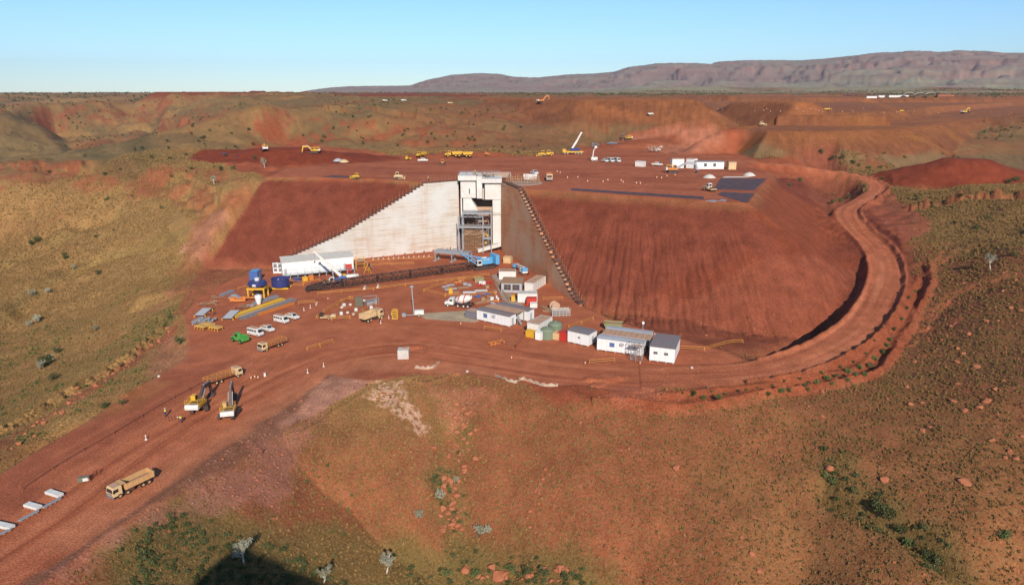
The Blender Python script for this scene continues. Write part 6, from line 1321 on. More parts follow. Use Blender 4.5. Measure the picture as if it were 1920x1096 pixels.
# barriers round the yard
B = 'orange trestle barriers on the pad'
for p, l in (([(596, 553), (640, 549), (700, 544), (760, 536), (820, 529), (870, 523), (917, 517)], 'long orange barrier along the near side of the lattice boom'),
             ([(688, 493), (730, 489), (780, 487), (818, 486)], 'orange barrier below the pale wing wall'), ([(690, 500), (735, 497), (776, 496)], 'short orange barrier between the shed and the conveyor deck'),
             ([(795, 547), (835, 533), (860, 526), (900, 523)], 'orange barrier at the back of the material yard'), ([(795, 547), (835, 556), (880, 556), (928, 552)], 'orange barrier at the front of the material yard'),
             ([(594, 597), (632, 575), (655, 561), (662, 561)], 'orange barrier on the left side of the fenced excavation'), ([(594, 597), (622, 600), (656, 598), (680, 585), (704, 571)], 'orange barrier on the near side of the fenced excavation'), ([(607, 586), (640, 566), (658, 562)], 'inner orange barrier of the fenced excavation'),
             ([(447, 544), (480, 536)], 'orange barrier behind the navy bin'), ([(541, 538), (570, 537)], 'orange barrier right of the ring tank'), ([(560, 571), (591, 568)], 'orange barrier between the beams and the fenced excavation'), ([(535, 527), (570, 533), (600, 527)], 'orange barrier in front of the white shed'),
             ([(1066, 616), (1090, 608), (1112, 600)], 'bright orange barrier behind the small white hut'), ([(576, 657), (600, 650), (624, 642)], 'orange barrier on the open pad right of the flatbed truck'), ([(1018, 563), (1055, 562)], 'orange barrier at the foot of the stained wing wall'),
             ([(1105, 682), (1152, 678)], 'orange barrier in front of the large covered hut'), ([(908, 617), (940, 622)], 'low brown barrier in front of the covered pair of huts'), ([(1270, 655), (1320, 657), (1392, 643)], 'faint orange barrier right of the end hut')):
    barrier(p, l, B)
barrier([(40, 921), (97, 882), (155, 847), (212, 815), (265, 783), (325, 748), (385, 716)], 'long brown trestle barrier along the lower road beside the excavators', None, 'rusty', 1.1, 4.5)
for i, (px, py, k, l) in enumerate(((274, 824, 'bollard', 'white bollard in the middle of the lower road'), (497, 705, 'drum', 'white drum beside the flatbed truck'), (478, 708, 'cone', 'orange cone left of the white drum'), (484, 709, 'cone', 'orange cone immediately left of the white drum'), (577, 699, 'bollard', 'white bollard on the right edge of the road below the pad'), (607, 687, 'bollard', 'small bollard farther up the right edge of the road'),
        (471, 710, 'cone', 'orange cone nearest the flatbed truck'), (876, 697, 'sack', 'pale sack on the dirt beside the haul road'), (959, 672, 'cone', 'orange cone on the haul road in front of the corner rail'), (714, 606, 'bollard', 'white and orange bollard in front of the cream tipper'), (736, 597, 'bollard', 'bollard beside the yellow cage'), (729, 597, 'bollard', 'bollard between the tipper and the yellow cage'),
        (570, 582, 'bollard', 'bollard right of the parked utility truck'), (582, 577, 'bollard', 'bollard behind the parked utility truck'), (593, 572, 'bollard', 'bollard at the end of the orange barrier'), (595, 569, 'cone', 'cone at the end of the orange barrier'), (615, 561, 'cone', 'cone in front of the lattice boom head'), (864, 608, 'cone', 'orange cone at the edge of the concrete apron'), (1297, 690, 'sack', 'brown sack on the inner verge right of the end hut'), (1200, 682, 'cone', 'cone by the scaffold tower'), (1097, 682, 'cone', 'cone at the left end of the barrier in front of the covered hut'),
        (716, 598, 'cone', 'cone right behind the cream tipper cab'), (620, 597, 'drum', 'white drum on the flat trailer side of the excavation'), (298, 706, 'sack', 'white sack on the left verge above the road'), (1228, 627, 'sack', 'white sack behind the end hut'), (1205, 625, 'sack', 'white sack behind the large covered hut'))):
    small(k, px, py, l, None, random.uniform(0, 3), .55 if k == 'sack' else .85)
for i, (px, py, l) in enumerate(((641, 577, 'at the left rail'), (645, 574, 'near the back rail'), (657, 572, 'in the middle of the excavation'), (640, 590, 'by the flat trailer'), (652, 587, 'between trailer and tipper'), (668, 583, 'behind the tipper tray'), (683, 564, 'beside the olive hatch'), (696, 579, 'beside the grey shelter'), (663, 590, 'in front of the tipper tray'))): small('tub' if i % 2 else 'sack', px, py, 'white weight ' + l, 'white weights inside the fenced excavation', random.uniform(0, 3), .8)
for i in range(12): small('jersey', 700 + i * 9.5, 486.5 - i * .55, 'white plastic block in the row along the foot of the pale wing wall', 'white blocks along the foot of the pale wing wall', 0, .6)
for i, (px, py) in enumerate(((684, 541), (709, 538))): small('jersey', px, py, 'white plastic barrier in front of the lattice boom, %s of two' % ('left', 'right')[i], 'white barriers in front of the lattice boom', 0)
# silt fences: hung cloth between posts
def silt(pts, label):
    W_ = [Vector(G(*p)) for p in pts]; t = thing('silt_fence', label, 'silt fence', W_[0]); mb = MB(); ps = MB(); L_ = smooth_line([tuple(q) for q in W_], 6)
    for i in range(len(L_) - 1):
        p = Vector(L_[i]) - W_[0]; q = Vector(L_[i + 1]) - W_[0]; h0 = .3 + .5 * abs(math.sin(i * .9)); h1 = .3 + .5 * abs(math.sin((i + 1) * .9))
        mb.add([p, q, q + Vector((0, .12, h1)), p + Vector((0, .12, h0)), p + Vector((0, .1, 0)), q + Vector((0, .1, 0))], [(0, 1, 2, 3), (4, 3, 2, 5)])
        if i % 5 == 0: ps.bar(p, p + Vector((0, .1, 1.1)), .07)
    mb.build('cloth', 'geo', t); ps.build('post', 'timber', t)
silt([(928, 706), (950, 714), (968, 718), (978, 712), (1000, 718), (1020, 724), (1046, 724)], 'sagging tan silt fence at the edge of the foreground slope below the covered huts'); silt([(778, 690), (795, 692), (812, 690), (824, 680)], 'short sagging tan silt fence behind the concrete block road')
# ------------------------------------------------------------ THE LOWER ROAD
c_, rz, L = seg((278, 902), (214, 933)); tipper(c_, rz, 'dusty cream eight wheel tipper truck with empty tray driving on the lower road', (3.0, 1.4, -1.9, -3.2), 9.0, 'cream', 'tant').scale = (.76,) * 3
rz = heading((372, 766), (424, 722)); excavator(on(372, 767), rz + .1, 'yellow excavator on the left, its black arm reaching towards the flatbed truck', 'yellow', 'dark', 1.0, -.7, .5)
rz = heading((430, 778), (446, 730)); excavator(on(431, 779), rz, 'yellow excavator on the right, its brown boom raised high over the road', 'gold', 'stem_b', 1.0, .15, -.25, sc=.95)
person(on(311, 781), heading((311, 781), (339, 790)), 'person in yellow vest and white hard hat standing by the long brown barrier'); person(on(340, 792), heading((340, 792), (325, 795)), 'person in yellow vest bending over the ground right of the standing worker', 'bend')
for px, py, l in ((735, 597, 'person in yellow vest standing by the yellow cage'), (890, 324.5, None), ):
    if l: person(on(px, py), 1, l)
zt_ = FP(870, 329.6, YF - 1.2)[1]; person((FP(890.5, 330)[0], YF + 2, zt_ + .02), 1.2, 'person in yellow vest standing on the tower cap', sc=1.05); person(on(803, 339), 1, 'person in dark clothes standing on the platform edge above the pale wing wall')
person(on(887, 572), 2, 'person in yellow vest at the rear of the mixer truck'); person(on(712, 603), 2, 'person in white hard hat behind the cream tipper truck')
def cbeam(p, q, w_, h, label, name='concrete_beam', m_='concp', legs=False):
    a = Vector(G(*p)); b = Vector(G(*q)); L = (b - a).length; t = thing(name, label, 'concrete beam', a, math.atan2(b.y - a.y, b.x - a.x), 'precast concrete pieces on the lower road')
    MB().box((L / 2, 0, h / 2 + .12), (L, w_, h)).build('beam', m_, t, bevel=.05); mb = MB()
    for k in range(4): mb.box((L * (k + .5) / 4, 0, .07), (.2, w_ * 1.1, .14))
    mb.build('sleeper', 'timber', t)
cbeam((90, 924), (115, 932), 1.0, .45, 'broad pale concrete slab farthest up the lower road'); cbeam((50, 948), (75, 955), 1.0, .45, 'broad pale concrete slab in the middle of the three on the lower road'); cbeam((-12, 984), (24, 992), 1.0, .45, 'broad pale concrete slab cut by the left edge of the photo')
cbeam((81, 954), (115, 935), .4, .3, 'thin concrete kerb strip below the farthest slab', m_='steel'); cbeam((36, 979), (73, 959), .4, .3, 'thin concrete kerb strip below the middle slab', m_='steel'); cbeam((-20, 1014), (22, 993), .4, .3, 'thin concrete kerb strip below the leftmost slab', m_='steel')
t = thing('pump_box', 'small dark and white pump box on the lower road', 'pump', on(158, 902), .4); MB().box((0, 0, .5), (1.6, .8, .8)).build('casing', 'olive', t, bevel=.05); MB().box((.3, -.42, .5), (.8, .05, .5)).build('panel', 'white', t)
barrier([(167, 903), (184, 889)], 'single short brown trestle right of the pump box', None, 'rusty', 1.0, 3)
mb = MB(); [mb.bar((i * .5, 0, .05), (i * .5 + .1, 2.2, .08), .1) for i in range(3)]; mb.box((1.3, 1, .1), (2.8, .12, .1)); t = mb.build('formwork_board', 'rusty'); put(t, on(318, 790), .6); tag(t, 'dark boards lying on the road in front of the standing worker', 'boards')
# ------------------------------------------------------------ THE PLATFORM ABOVE
container((1191, 312), (1206, 313), 2.4, 2.4, 'small white container alone on the upper platform', 'white')
hut((1260, 315), (1282, 315), 4, 4.0, 'tall white hut behind the blue excavator', 'rooft', feet=False); hut((1286, 315), (1299, 316), 4, 4.2, 'narrow tan roofed hut left of the long cream building', 'rooft', feet=False)
hut((1305, 317), (1357, 317), 5, 3.2, 'long cream site building with two small windows on the upper platform', 'roofg', ((.33, 1.2, 1.4, 'dark'), (.66, 1.2, 1.4, 'dark')), 'hut', False); hut((1366, 318), (1380, 318), 3.5, 3.2, 'small tan hut at the right end of the upper platform buildings', 'rooft', feet=False, wall='cream')
ute(on(1134, 304), -1.25, 'white utility truck, leftmost of three vehicles on the upper platform', 'vehicles lined up on the upper platform'); minibus(on(1145, 304), -1.25, 'white van, middle of three vehicles on the upper platform', 'vehicles lined up on the upper platform'); minibus(on(1157, 304), -1.25, 'white van, rightmost of three vehicles on the upper platform', 'vehicles lined up on the upper platform')
ute(on(1232, 311), -.6, 'white utility truck beside the blue and orange excavator'); ute(on(1002, 327), -1.2, 'white utility truck behind the ring formwork'); ute(on(793, 303), 0, 'white utility truck at the left of the upper platform')
excavator(on(1262, 324), -.05, 'orange and blue excavator reaching right in front of the long cream building', 'orange', 'steel', 1.4, -.4, 0, 1.15)
rz = heading((1030, 330), (1031, 341)); tipper(on(1030, 338), rz, 'orange and cream tipper truck driving towards the camera on the platform', (2.6, -1.6, -2.8), 8, 'cream', 'orange')
dump_truck(on(850, 294), -2.9, 'yellow articulated dump truck, left of the pair behind the tower', group='dump trucks behind the tower'); dump_truck(on(870, 294.5), -2.9, 'yellow articulated dump truck, right of the pair behind the tower', group='dump trucks behind the tower')
dump_truck(on(790, 294), -2.0, 'yellow dump truck at the foot of the long spoil heap', sc=.85); loader(on(830, 309), -1.6, 'small orange loader on the upper platform left of the tower', sc=.9); dozer(on(747, 336), .1, 'pale tracked roller dozer near the pale wing wall top', 'cream', 1.0)
dozer(on(668, 335), 3.0, 'yellow dozer by the dark liner strip', 'yellow', .8); dozer(on(764, 300), 1.2, 'small yellow dozer right of the pale tarpaulin', 'yellow', .7)
excavator(on(497, 283), 2.0, 'orange excavator on top of the left spoil heap', 'orange', 'orange', .5, -.9, 0, 1.0); excavator(on(590, 287), 3.2, 'black and yellow excavator at the right end of the left spoil heap', 'yellow', 'yellow', .9, -.6, 0, 1.0)
dozer(on(1016, 293.5), 3.1, 'yellow dozer, left of two behind the upper platform', 'yellow', 1.1, 'dozers by the mobile crane'); loader(on(1028, 292.5), 3.1, 'yellow loader right beside the yellow dozer left of the white crane', 'yellow', 1.1, 'dozers by the mobile crane'); dozer(on(912, 291), .2, 'orange dozer between the dump trucks and the white crane', 'orange', .8)
excavator(on(1178, 262), 2.9, 'yellow excavator working on the pink rock cutting', 'yellow', 'dark', .7, -.6, 0, 1.0); roller(on(1330, 358), -1.2, 'cream and black road roller beside the dark liner mats')
t = thing('truck_crane', 'yellow truck crane with its white boom raised steeply on the upper platform', 'crane', on(1074, 289), 0, None, 1.0)
MB().box((0, 0, 1.3), (11.5, 2.6, .8)).box((-5.0, 0, 2.2), (1.8, 2.4, 1.3)).build('carrier', 'yellow', t, bevel=.05); MB().box((1.2, 0, 2.6), (5, 2.4, 1.5)).build('upper_body', 'navy', t, bevel=.05); MB().bar((-.5, 0, 3.2), (2.2, 0, 7.5), .9, 1.0).bar((2.0, 0, 7.2), (4.8, 0, 12.4), .7, .8).build('boom', 'white', t); MB().box((4.9, 0, 12.7), (1.0, .8, 1.0)).build('boom_head', 'dark', t)
for x in (-4.6, -3, 1.5, 3, 4.6):
    for y in (-1.2, 1.2): wheel(t, x, y, .6, .45)
t = thing('scissor_lift', 'white boom platform standing right of the white boomed truck crane', 'boom lift', on(1114, 302), 0); MB().box((0, 0, 1.2), (3.2, 2, 1.6)).build('chassis', 'white', t, bevel=.05); MB().bar((-.8, 0, 2), (-.4, 0, 5.4), .4).bar((-.4, 0, 5.4), (.5, 0, 6.6), .3).box((.6, 0, 7), (1.2, 1.2, 1.0)).build('boom', 'white', t)
for x in (-1, 1):
    for y in (-1, 1): wheel(t, x, y, .45, .3)
for i, (px, py) in enumerate(((1234, 284), (1222, 285), (1115, 277))):
    mb = MB()
    for k in range(14): mb.box((random.uniform(-2, 2), random.uniform(-1, 1), random.uniform(.3, 3)), (random.uniform(.4, 1.6), .5, random.uniform(.3, 1)), random.uniform(0, 3))
    t = mb.build('plant_debris', ('bag', 'concd', 'grey')[i]); put(t, on(px, py)); tag(t, ('pale heap of bags and frames on the pink ground', 'tan heap of frames left of the pale bags', 'dark equipment cluster behind the white boom platform')[i], 'heap')
def flat(pts, m_, name, label, h=.12, dz=.0):
    w0 = [G(*p) for p in pts]; n_ = len(w0); o = w0[0]; zz = lambda a: ground_z(a[0], a[1]) - o[2]
    d_ = [(a[0] - o[0], a[1] - o[1], zz(a)) for a in w0]
    t = MB().add([(a[0], a[1], a[2] + .03) for a in d_] + [(a[0], a[1], a[2] + h) for a in d_], [tuple(range(n_, 2 * n_))] + [(i, (i + 1) % n_, n_ + (i + 1) % n_, n_ + i) for i in range(n_)]).build(name, m_); t.location = o; return tag(t, label, name.replace('_', ' '))
def mats(pts, rows, cols, label, name='liner_mat'):
    """black liner laid in lapped strips over a four-cornered patch"""
    a, b, c_, d_ = [Vector(G(*p)) for p in pts]; o = a.copy(); mb = MB()
    for i in range(cols):
        for j in range(rows):
            f = lambda u, v: (a * (1 - u) + b * u) * (1 - v) + (d_ * (1 - u) + c_ * u) * v - o
            u0, u1, v0, v1 = i / cols, (i + .97) / cols, j / rows, (j + .97) / rows; hz_ = .05 + .012 * ((i + j) % 3)
            q = [f(u0, v0), f(u1, v0), f(u1, v1), f(u0, v1)]
            for e in q: e.z = ground_z(e.x + o.x, e.y + o.y) - o.z + hz_ + .04
            mb.add(q + [e - Vector((0, 0, .08)) for e in q], [(0, 1, 2, 3), (0, 4, 5, 1), (1, 5, 6, 2), (2, 6, 7, 3), (3, 7, 4, 0)])
    t = mb.build(name, 'mat_'); t.location = o; return tag(t, label, 'liner mats')
mats([(1337, 355), (1414, 357), (1438, 335), (1352, 334)], 3, 14, 'large block of black liner mats at the right end of the platform'); mats([(1345, 365), (1400, 381), (1416, 363), (1354, 360)], 2, 9, 'smaller block of black liner mats nearer the embankment edge')
mats([(1071, 357), (1320, 374), (1320, 369), (1071, 353)], 1, 26, 'long strip of black liner mats along the embankment crest'); mats([(603, 332), (655, 334), (658, 331), (625, 329)], 1, 6, 'short black liner patch on the left of the platform')
flat([(1322, 377), (1340, 379), (1350, 377), (1336, 375)], 'steel', 'pale_sheet', 'pale crumpled sheet on the near edge of the mats, left'); flat([(1349, 376), (1360, 378), (1363, 375), (1353, 374)], 'steel', 'pale_sheet', 'pale crumpled sheet on the near edge of the mats, right'); flat([(1355, 333), (1400, 332.5), (1410, 331), (1360, 331.3)], 'bag', 'pale_sheet', 'long white sheet along the back edge of the large mats')
flat([(416, 289), (446, 296), (447, 294.5), (420, 288)], 'navy', 'liner_roll', 'dark blue liner roll lying left of the spoil heap', .5); flat([(1136, 270), (1156, 271), (1158, 268.5), (1145, 267)], 'steel', 'pale_sheet', 'pale sheet on the pink ground right of the truck crane', .5)
for i, (px, py, m_, l) in enumerate(((634, 302, 'roofl', 'pale grey tarpaulin heap on the upper left of the platform'), (645, 304, 'cream', 'tan rubble heap beside the pale tarpaulin'), (1330, 333, 'bag', 'white bag heap behind the large liner mats'), (1405, 329, 'bag', 'small white pole heap behind the liner mats'))):
    t = MB().lathe([(0, 1.4), (1.2, 1.1), (2.2, .4), (2.6, 0)], n=11).build('tarpaulin_heap', m_); put(t, on(px, py), i); tag(t, l, 'heap')
for i in range(15):
    a_ = i / 14; px = 1040 + 230 * a_ + random.uniform(-12, 12); py = 322 + 20 * math.sin(a_ * 3.1) + random.uniform(-6, 4) + 6 * a_
    small('cone', px, py, 'tiny marker cone on the upper platform', 'marker cones across the upper platform', 0, 1.1)
# ------------------------------------------------------------ FAR MINE
for i, (px, py) in enumerate(((1703, 190), (1724, 190.5), (1744, 190))):
    c_ = PD(px, py, 1150); c_ = (c_[0], c_[1], ground_z(c_[0], c_[1])); t = thing('storage_dome', 'pale arched dome shelter far off at the foot of the range, %s of three' % ('left', 'middle', 'right')[i], 'dome', c_, R(-118), 'arched shelters far away'); mb = MB(); n = 12
    for k in range(n):
        a0_, a1_ = math.pi * k / n, math.pi * (k + 1) / n; r_ = 9
        mb.add([(x, r_ * math.cos(a_), r_ * .75 * math.sin(a_)) for x in (-8, 8) for a_ in (a0_, a1_)], [(0, 1, 3, 2)])
    mb.build('shell', 'cream', t); MB().lathe([(7.5, 0), (0, .1)], n=16).build('floor', 'dark', t); mb = MB()
    for k in range(n): a0_, a1_ = math.pi * k / n, math.pi * (k + 1) / n; mb.bar((-8, 9 * math.cos(a0_), 6.75 * math.sin(a0_)), (-8, 9 * math.cos(a1_), 6.75 * math.sin(a1_)), .9)
    mb.build('arch_rib', 'white', t)
for i, (px, w_) in enumerate(((1632, 16), (1650, 10), (1672, 14), (1690, 18), (1762, 12), (1775, 20))):
    c_ = PD(px, 190, 1140 + i * 10); c_ = (c_[0], c_[1], ground_z(c_[0], c_[1])); t = thing('far_building', '%s building near the far arched shelters, %s from the left' % ('low white' if i < 4 else 'low red brown', ('first', 'second', 'third', 'fourth', 'fifth', 'sixth')[i]), 'building', c_, 0, 'low buildings near the arched shelters')
    MB().box((0, 0, 1.6), (w_, 6, 3.2)).build('wall', 'white' if i < 4 else 'rusty', t); MB().box((0, 0, 3.3), (w_ + .6, 6.6, .3)).build('roof', 'roofl' if i < 4 else 'rusty', t)
for i, (px, py, k, m_, l) in enumerate(((1808, 213, 'e', 'yellow', 'yellow excavator on the far bench at the right'), (1428, 236, 'd', 'cream', 'pale machine at the edge of the pink pile'), (1015, 193, 'e', 'orange', 'tiny orange excavator on the far dumps'), (722, 190, 't', 'white', 'tiny white truck on the far dumps, left of three'), (757, 190, 't', 'white', 'tiny white truck on the far dumps, middle of three'), (844, 195, 't', 'cream', 'tiny pale truck on the far dumps, right of three'), (1550, 207, 't', 'yellow', 'tiny yellow truck on the upper far bench'), (1690, 210, 't', 'yellow', 'tiny yellow truck on the far ochre bench'), (1220, 216, 't', 'white', 'tiny white truck left of the far benches'), (1155, 176, 't', 'white', 'tiny white truck beside the foot of the range'))):
    if k == 'e': excavator(on(px, py), .4, l, m_, m_, .8, 0, 0, 1.3, rails=False)
    elif k == 'd': dozer(on(px, py), .4, l, m_, 1.0)
    else: dump_truck(on(px, py), .3, l, m_, .5)
for i in range(30):
    px = random.uniform(1500, 1900) if i % 2 else random.uniform(1330, 1620); py = 207 + (px - 1400) * .014 + random.uniform(-3, 3) if i % 2 else 209 + random.uniform(-5, 2)
    small('cone', px, py, 'tiny white marker along the far mine benches', 'markers along the far mine benches', 0, 1.3)
# ------------------------------------------------------------ PLANTS AND STONES
def leafmat(name, a, b, tr=.25):
    m_, n_ = new_mat(name); q = NB(n_); oi = q.n('ShaderNodeObjectInfo').outputs['Random']; g = q.n('ShaderNodeNewGeometry').outputs['Position']
    f = q.n('ShaderNodeMath', operation='ADD'); q.l(q.mul(oi, .6), f.inputs[0]); q.l(q.mul(q.noise(g, 1.7, 3, .6), .5), f.inputs[1])
    c_ = q.ramp(f.outputs[0], .2, .75, a + (1,), b + (1,)); p = q.n('ShaderNodeBsdfPrincipled'); p.inputs['Roughness'].default_value = .85; p.inputs['Specular IOR Level'].default_value = .12; q.l(c_, p.inputs['Base Color'])
    o = q.n('ShaderNodeOutputMaterial'); q.l(p.outputs[0], o.inputs[0]); return m_
M['spinifex'] = leafmat('spinifex_straw', (.40, .235, .09), (.24, .15, .058)); M['leaf'] = leafmat('shrub_leaf', (.06, .07, .022), (.115, .115, .045)); M['gum'] = leafmat('gum_leaf', (.24, .22, .14), (.38, .35, .25)); M['greenleaf'] = leafmat('green_leaf', (.09, .115, .035), (.14, .16, .055))
M['bark'] = mat('pale_bark', (.62, .58, .50), .8, dust=.15); M['stem'] = mat('dark_stem', (.10, .07, .05), .9, dust=.1)
M['rock'] = mat('red_rock', (.40, .13, .06), .95, dust=.5, dcol=(.48, .20, .11), ns=.8, bump=.6, spec=.1); M['rockd'] = mat('dark_red_rock', (.21, .075, .045), .95, dust=.4, dcol=(.33, .14, .09), ns=.8, bump=.6, spec=.1)
def blades(n, r, h, seed, w_=.05):
    random.seed(seed); mb = MB()
    for i in range(n):
        a_ = random.uniform(0, 6.283); e = random.uniform(.15, 1.45); d_ = Vector((math.cos(a_) * math.cos(e), math.sin(a_) * math.cos(e), math.sin(e))); tip = Vector((d_.x * r, d_.y * r, d_.z * h)) * random.uniform(.75, 1.1); s_ = Vector((-math.sin(a_), math.cos(a_), 0)) * w_
        b0 = Vector((math.cos(a_), math.sin(a_), 0)) * r * .15; mid = (b0 + tip) * .5 + Vector((0, 0, h * .18)); mb.add([b0 - s_, b0 + s_, mid + s_, tip, mid - s_], [(0, 1, 2, 3, 4)])
    return mb
def leaves(mb, c_, r, n, s_, flat_=1.0):
    for i in range(n):
        d_ = Vector((random.gauss(0, 1), random.gauss(0, 1), random.gauss(0, 1))).normalized() * r * random.uniform(.45, 1.0); d_.z *= flat_; p = Vector(c_) + d_
        u = Vector((random.gauss(0, 1), random.gauss(0, 1), random.gauss(0, 1))).normalized() * s_; v = u.cross(Vector((random.gauss(0, 1), random.gauss(0, 1), random.gauss(0, 1)))).normalized() * s_ * .6
        mb.add([p - u, p - v, p + u, p + v], [(0, 1, 2, 3)])
def rockmesh(seed, sub=1):
    import bmesh
    from mathutils import noise as mn
    bm = bmesh.new(); bmesh.ops.create_icosphere(bm, subdivisions=sub + 1, radius=1); rr = random.Random(seed)
    cuts = [Vector((rr.gauss(0, 1), rr.gauss(0, 1), rr.gauss(0, 1))).normalized() for _ in range(7)]; ds = [rr.uniform(.45, .8) for _ in cuts]
    for v in bm.verts:
        for n_, d_ in zip(cuts, ds):
            k = v.co.dot(n_) - d_
            if k > 0: v.co -= n_ * k
        v.co *= 1 + .12 * mn.noise(v.co * 2 + Vector((seed, 0, 0))); v.co.z *= .75
    me_ = bpy.data.meshes.new('rock'); bm.to_mesh(me_); bm.free(); return me_
def grid_lookup(A, x, y):
    t = np.arctan2(x, y); D = np.hypot(x, y); j = np.clip(np.searchsorted(th, t) - 1, 0, NC - 2); i = np.clip(np.searchsorted(Dr, D) - 1, 0, NR - 2)
    a = (t - th[j]) / (th[j + 1] - th[j]); b = (D - Dr[i]) / (Dr[i + 1] - Dr[i])
    return (A[i, j] * (1 - a) + A[i, j + 1] * a) * (1 - b) + (A[i + 1, j] * (1 - a) + A[i + 1, j + 1] * a) * b
def scatter(name, x, y, sc, meshes, label, dz=0.0, seed=1):
    """one object of uncountable ground cover: points with the clump instanced on them by geometry nodes"""
    rg = np.random.default_rng(seed); z = grid_lookup(H, x, y) + dz
    me_ = bpy.data.meshes.new(name); n = len(x); me_.vertices.add(n); me_.vertices.foreach_set('co', np.stack([x, y, z], -1).astype(np.float32).ravel())
    for nm, val in (('sz', sc), ('rot', rg.uniform(0, 6.28, n)), ('pick', None)):
        if val is None: a_ = me_.attributes.new(nm, 'INT', 'POINT'); a_.data.foreach_set('value', rg.integers(0, len(meshes), n).astype(np.int32))
        else: a_ = me_.attributes.new(nm, 'FLOAT', 'POINT'); a_.data.foreach_set('value', val.astype(np.float32))
    o = bpy.data.objects.new(name, me_); COL.objects.link(o); o['kind'] = 'stuff'; o['label'] = label
    g = bpy.data.node_groups.new(name + '_spread', 'GeometryNodeTree'); g.interface.new_socket('Geometry', in_out='INPUT', socket_type='NodeSocketGeometry'); g.interface.new_socket('Geometry', in_out='OUTPUT', socket_type='NodeSocketGeometry')
    gi = g.nodes.new('NodeGroupInput'); go = g.nodes.new('NodeGroupOutput'); jn = g.nodes.new('GeometryNodeJoinGeometry')
    for k, ms in enumerate(meshes):
        src = bpy.data.objects.new(name + '_clump', ms)       # not linked to the scene: only the source of the clump's shape
        oi = g.nodes.new('GeometryNodeObjectInfo'); oi.inputs[0].default_value = src; oi.inputs[1].default_value = True
        ip = g.nodes.new('GeometryNodeInstanceOnPoints'); g.links.new(gi.outputs[0], ip.inputs['Points']); g.links.new(oi.outputs['Geometry'], ip.inputs['Instance'])
        at_ = lambda nm, dt: (lambda q: (setattr(q, 'data_type', dt), q.inputs[0].__setattr__('default_value', nm), q)[2])(g.nodes.new('GeometryNodeInputNamedAttribute'))
        pk = at_('pick', 'INT'); cmp = g.nodes.new('FunctionNodeCompare'); cmp.data_type = 'INT'; cmp.operation = 'EQUAL'; g.links.new(pk.outputs[0], cmp.inputs[2]); cmp.inputs[3].default_value = k; g.links.new(cmp.outputs[0], ip.inputs['Selection'])
        s_ = at_('sz', 'FLOAT'); g.links.new(s_.outputs[0], ip.inputs['Scale']); r_ = at_('rot', 'FLOAT'); cx_ = g.nodes.new('ShaderNodeCombineXYZ'); g.links.new(r_.outputs[0], cx_.inputs[2]); g.links.new(cx_.outputs[0], ip.inputs['Rotation'])
        g.links.new(ip.outputs[0], jn.inputs[0])
    g.links.new(jn.outputs[0], go.inputs[0]); md = o.modifiers.new('spread', 'NODES'); md.node_group = g
    return o
def samp(n, d0, d1, a0=-41, a1=41, seed=1):
    rg = np.random.default_rng(seed); D = np.sqrt(rg.uniform(d0 ** 2, d1 ** 2, n)); t = np.radians(rg.uniform(a0, a1, n)); return D * np.sin(t), D * np.cos(t), rg
busy = np.maximum(pm, np.maximum(rdm, plm)); busy = np.maximum(busy, (d_plat < 38) * (d_plat < 1e3) * (slope > .3) * 1.0)
def meshof(mb, m_): me_ = bpy.data.meshes.new('clump'); me_.from_pydata(mb.v, [], mb.f); me_.materials.append(M[m_]); return me_
tuft = [meshof(blades(30, .42, .42, 1), 'spinifex'), meshof(blades(26, .34, .5, 2), 'spinifex')]
x, y, rg = samp(420000, 62, 420, seed=5); keep = rg.uniform(0, 1, len(x)) < np.clip(grid_lookup(GR, x, y) * .9 - .12 + .35 * fbm(x, y, 6, 3, 501) + .2 * fbm(x, y, 28, 3, 502) + .12, 0, 1) * (grid_lookup(busy, x, y) < .2) * sstep(.04, .25, grid_lookup(GR, x, y)) * np.clip(190 / np.hypot(x, y), .3, 1) ** 1.2
x, y = x[keep], y[keep]; scatter('spinifex_grass', x, y, rg.uniform(.5, 1.2, len(x)) * np.clip(np.hypot(x, y) / 190, 1, 2.0) * (1 - .3 * (x < -40)), tuft, 'tussocks of dry spinifex grass over the slopes', -.04, 6)
gtuft = [meshof(blades(34, .4, .55, 3, .06), 'greenleaf')]
x, y, rg = samp(36000, 62, 260, seed=8); wet = fbm(x, y, 22, 3, 511) + .6 * fbm(x, y, 5, 2, 512); keep = (rg.uniform(0, 1, len(x)) < np.clip(wet * 1.1 - .52 + .7 * (grid_lookup(GR, x, y) > .8), 0, .8)) & (grid_lookup(busy, x, y) < .15) & (grid_lookup(GR, x, y) > .1)
x, y = x[keep], y[keep]; scatter('green_ground_cover', x, y, rg.uniform(.4, 1.3, len(x)), gtuft, 'small green herbs and grass growing in the damper ground', -.03, 9)
stones = []
for k in range(4):
    ms = rockmesh(k, 0); ms.materials.append(M['rock' if k % 2 else 'rockd']); stones.append(ms)
x, y, rg = samp(160000, 62, 300, seed=11); keep = (rg.uniform(0, 1, len(x)) < np.clip(grid_lookup(RK, x, y) - .22 + .5 * fbm(x, y, 9, 3, 521), 0, .9) ** 1.3) & (grid_lookup(busy, x, y) < .2)
x, y = x[keep], y[keep]; scatter('loose_stones', x, y, np.exp(rg.normal(-1.9, .55, len(x))).clip(.06, .8), stones, 'loose red stones and rubble scattered over the slopes', 0, 12)
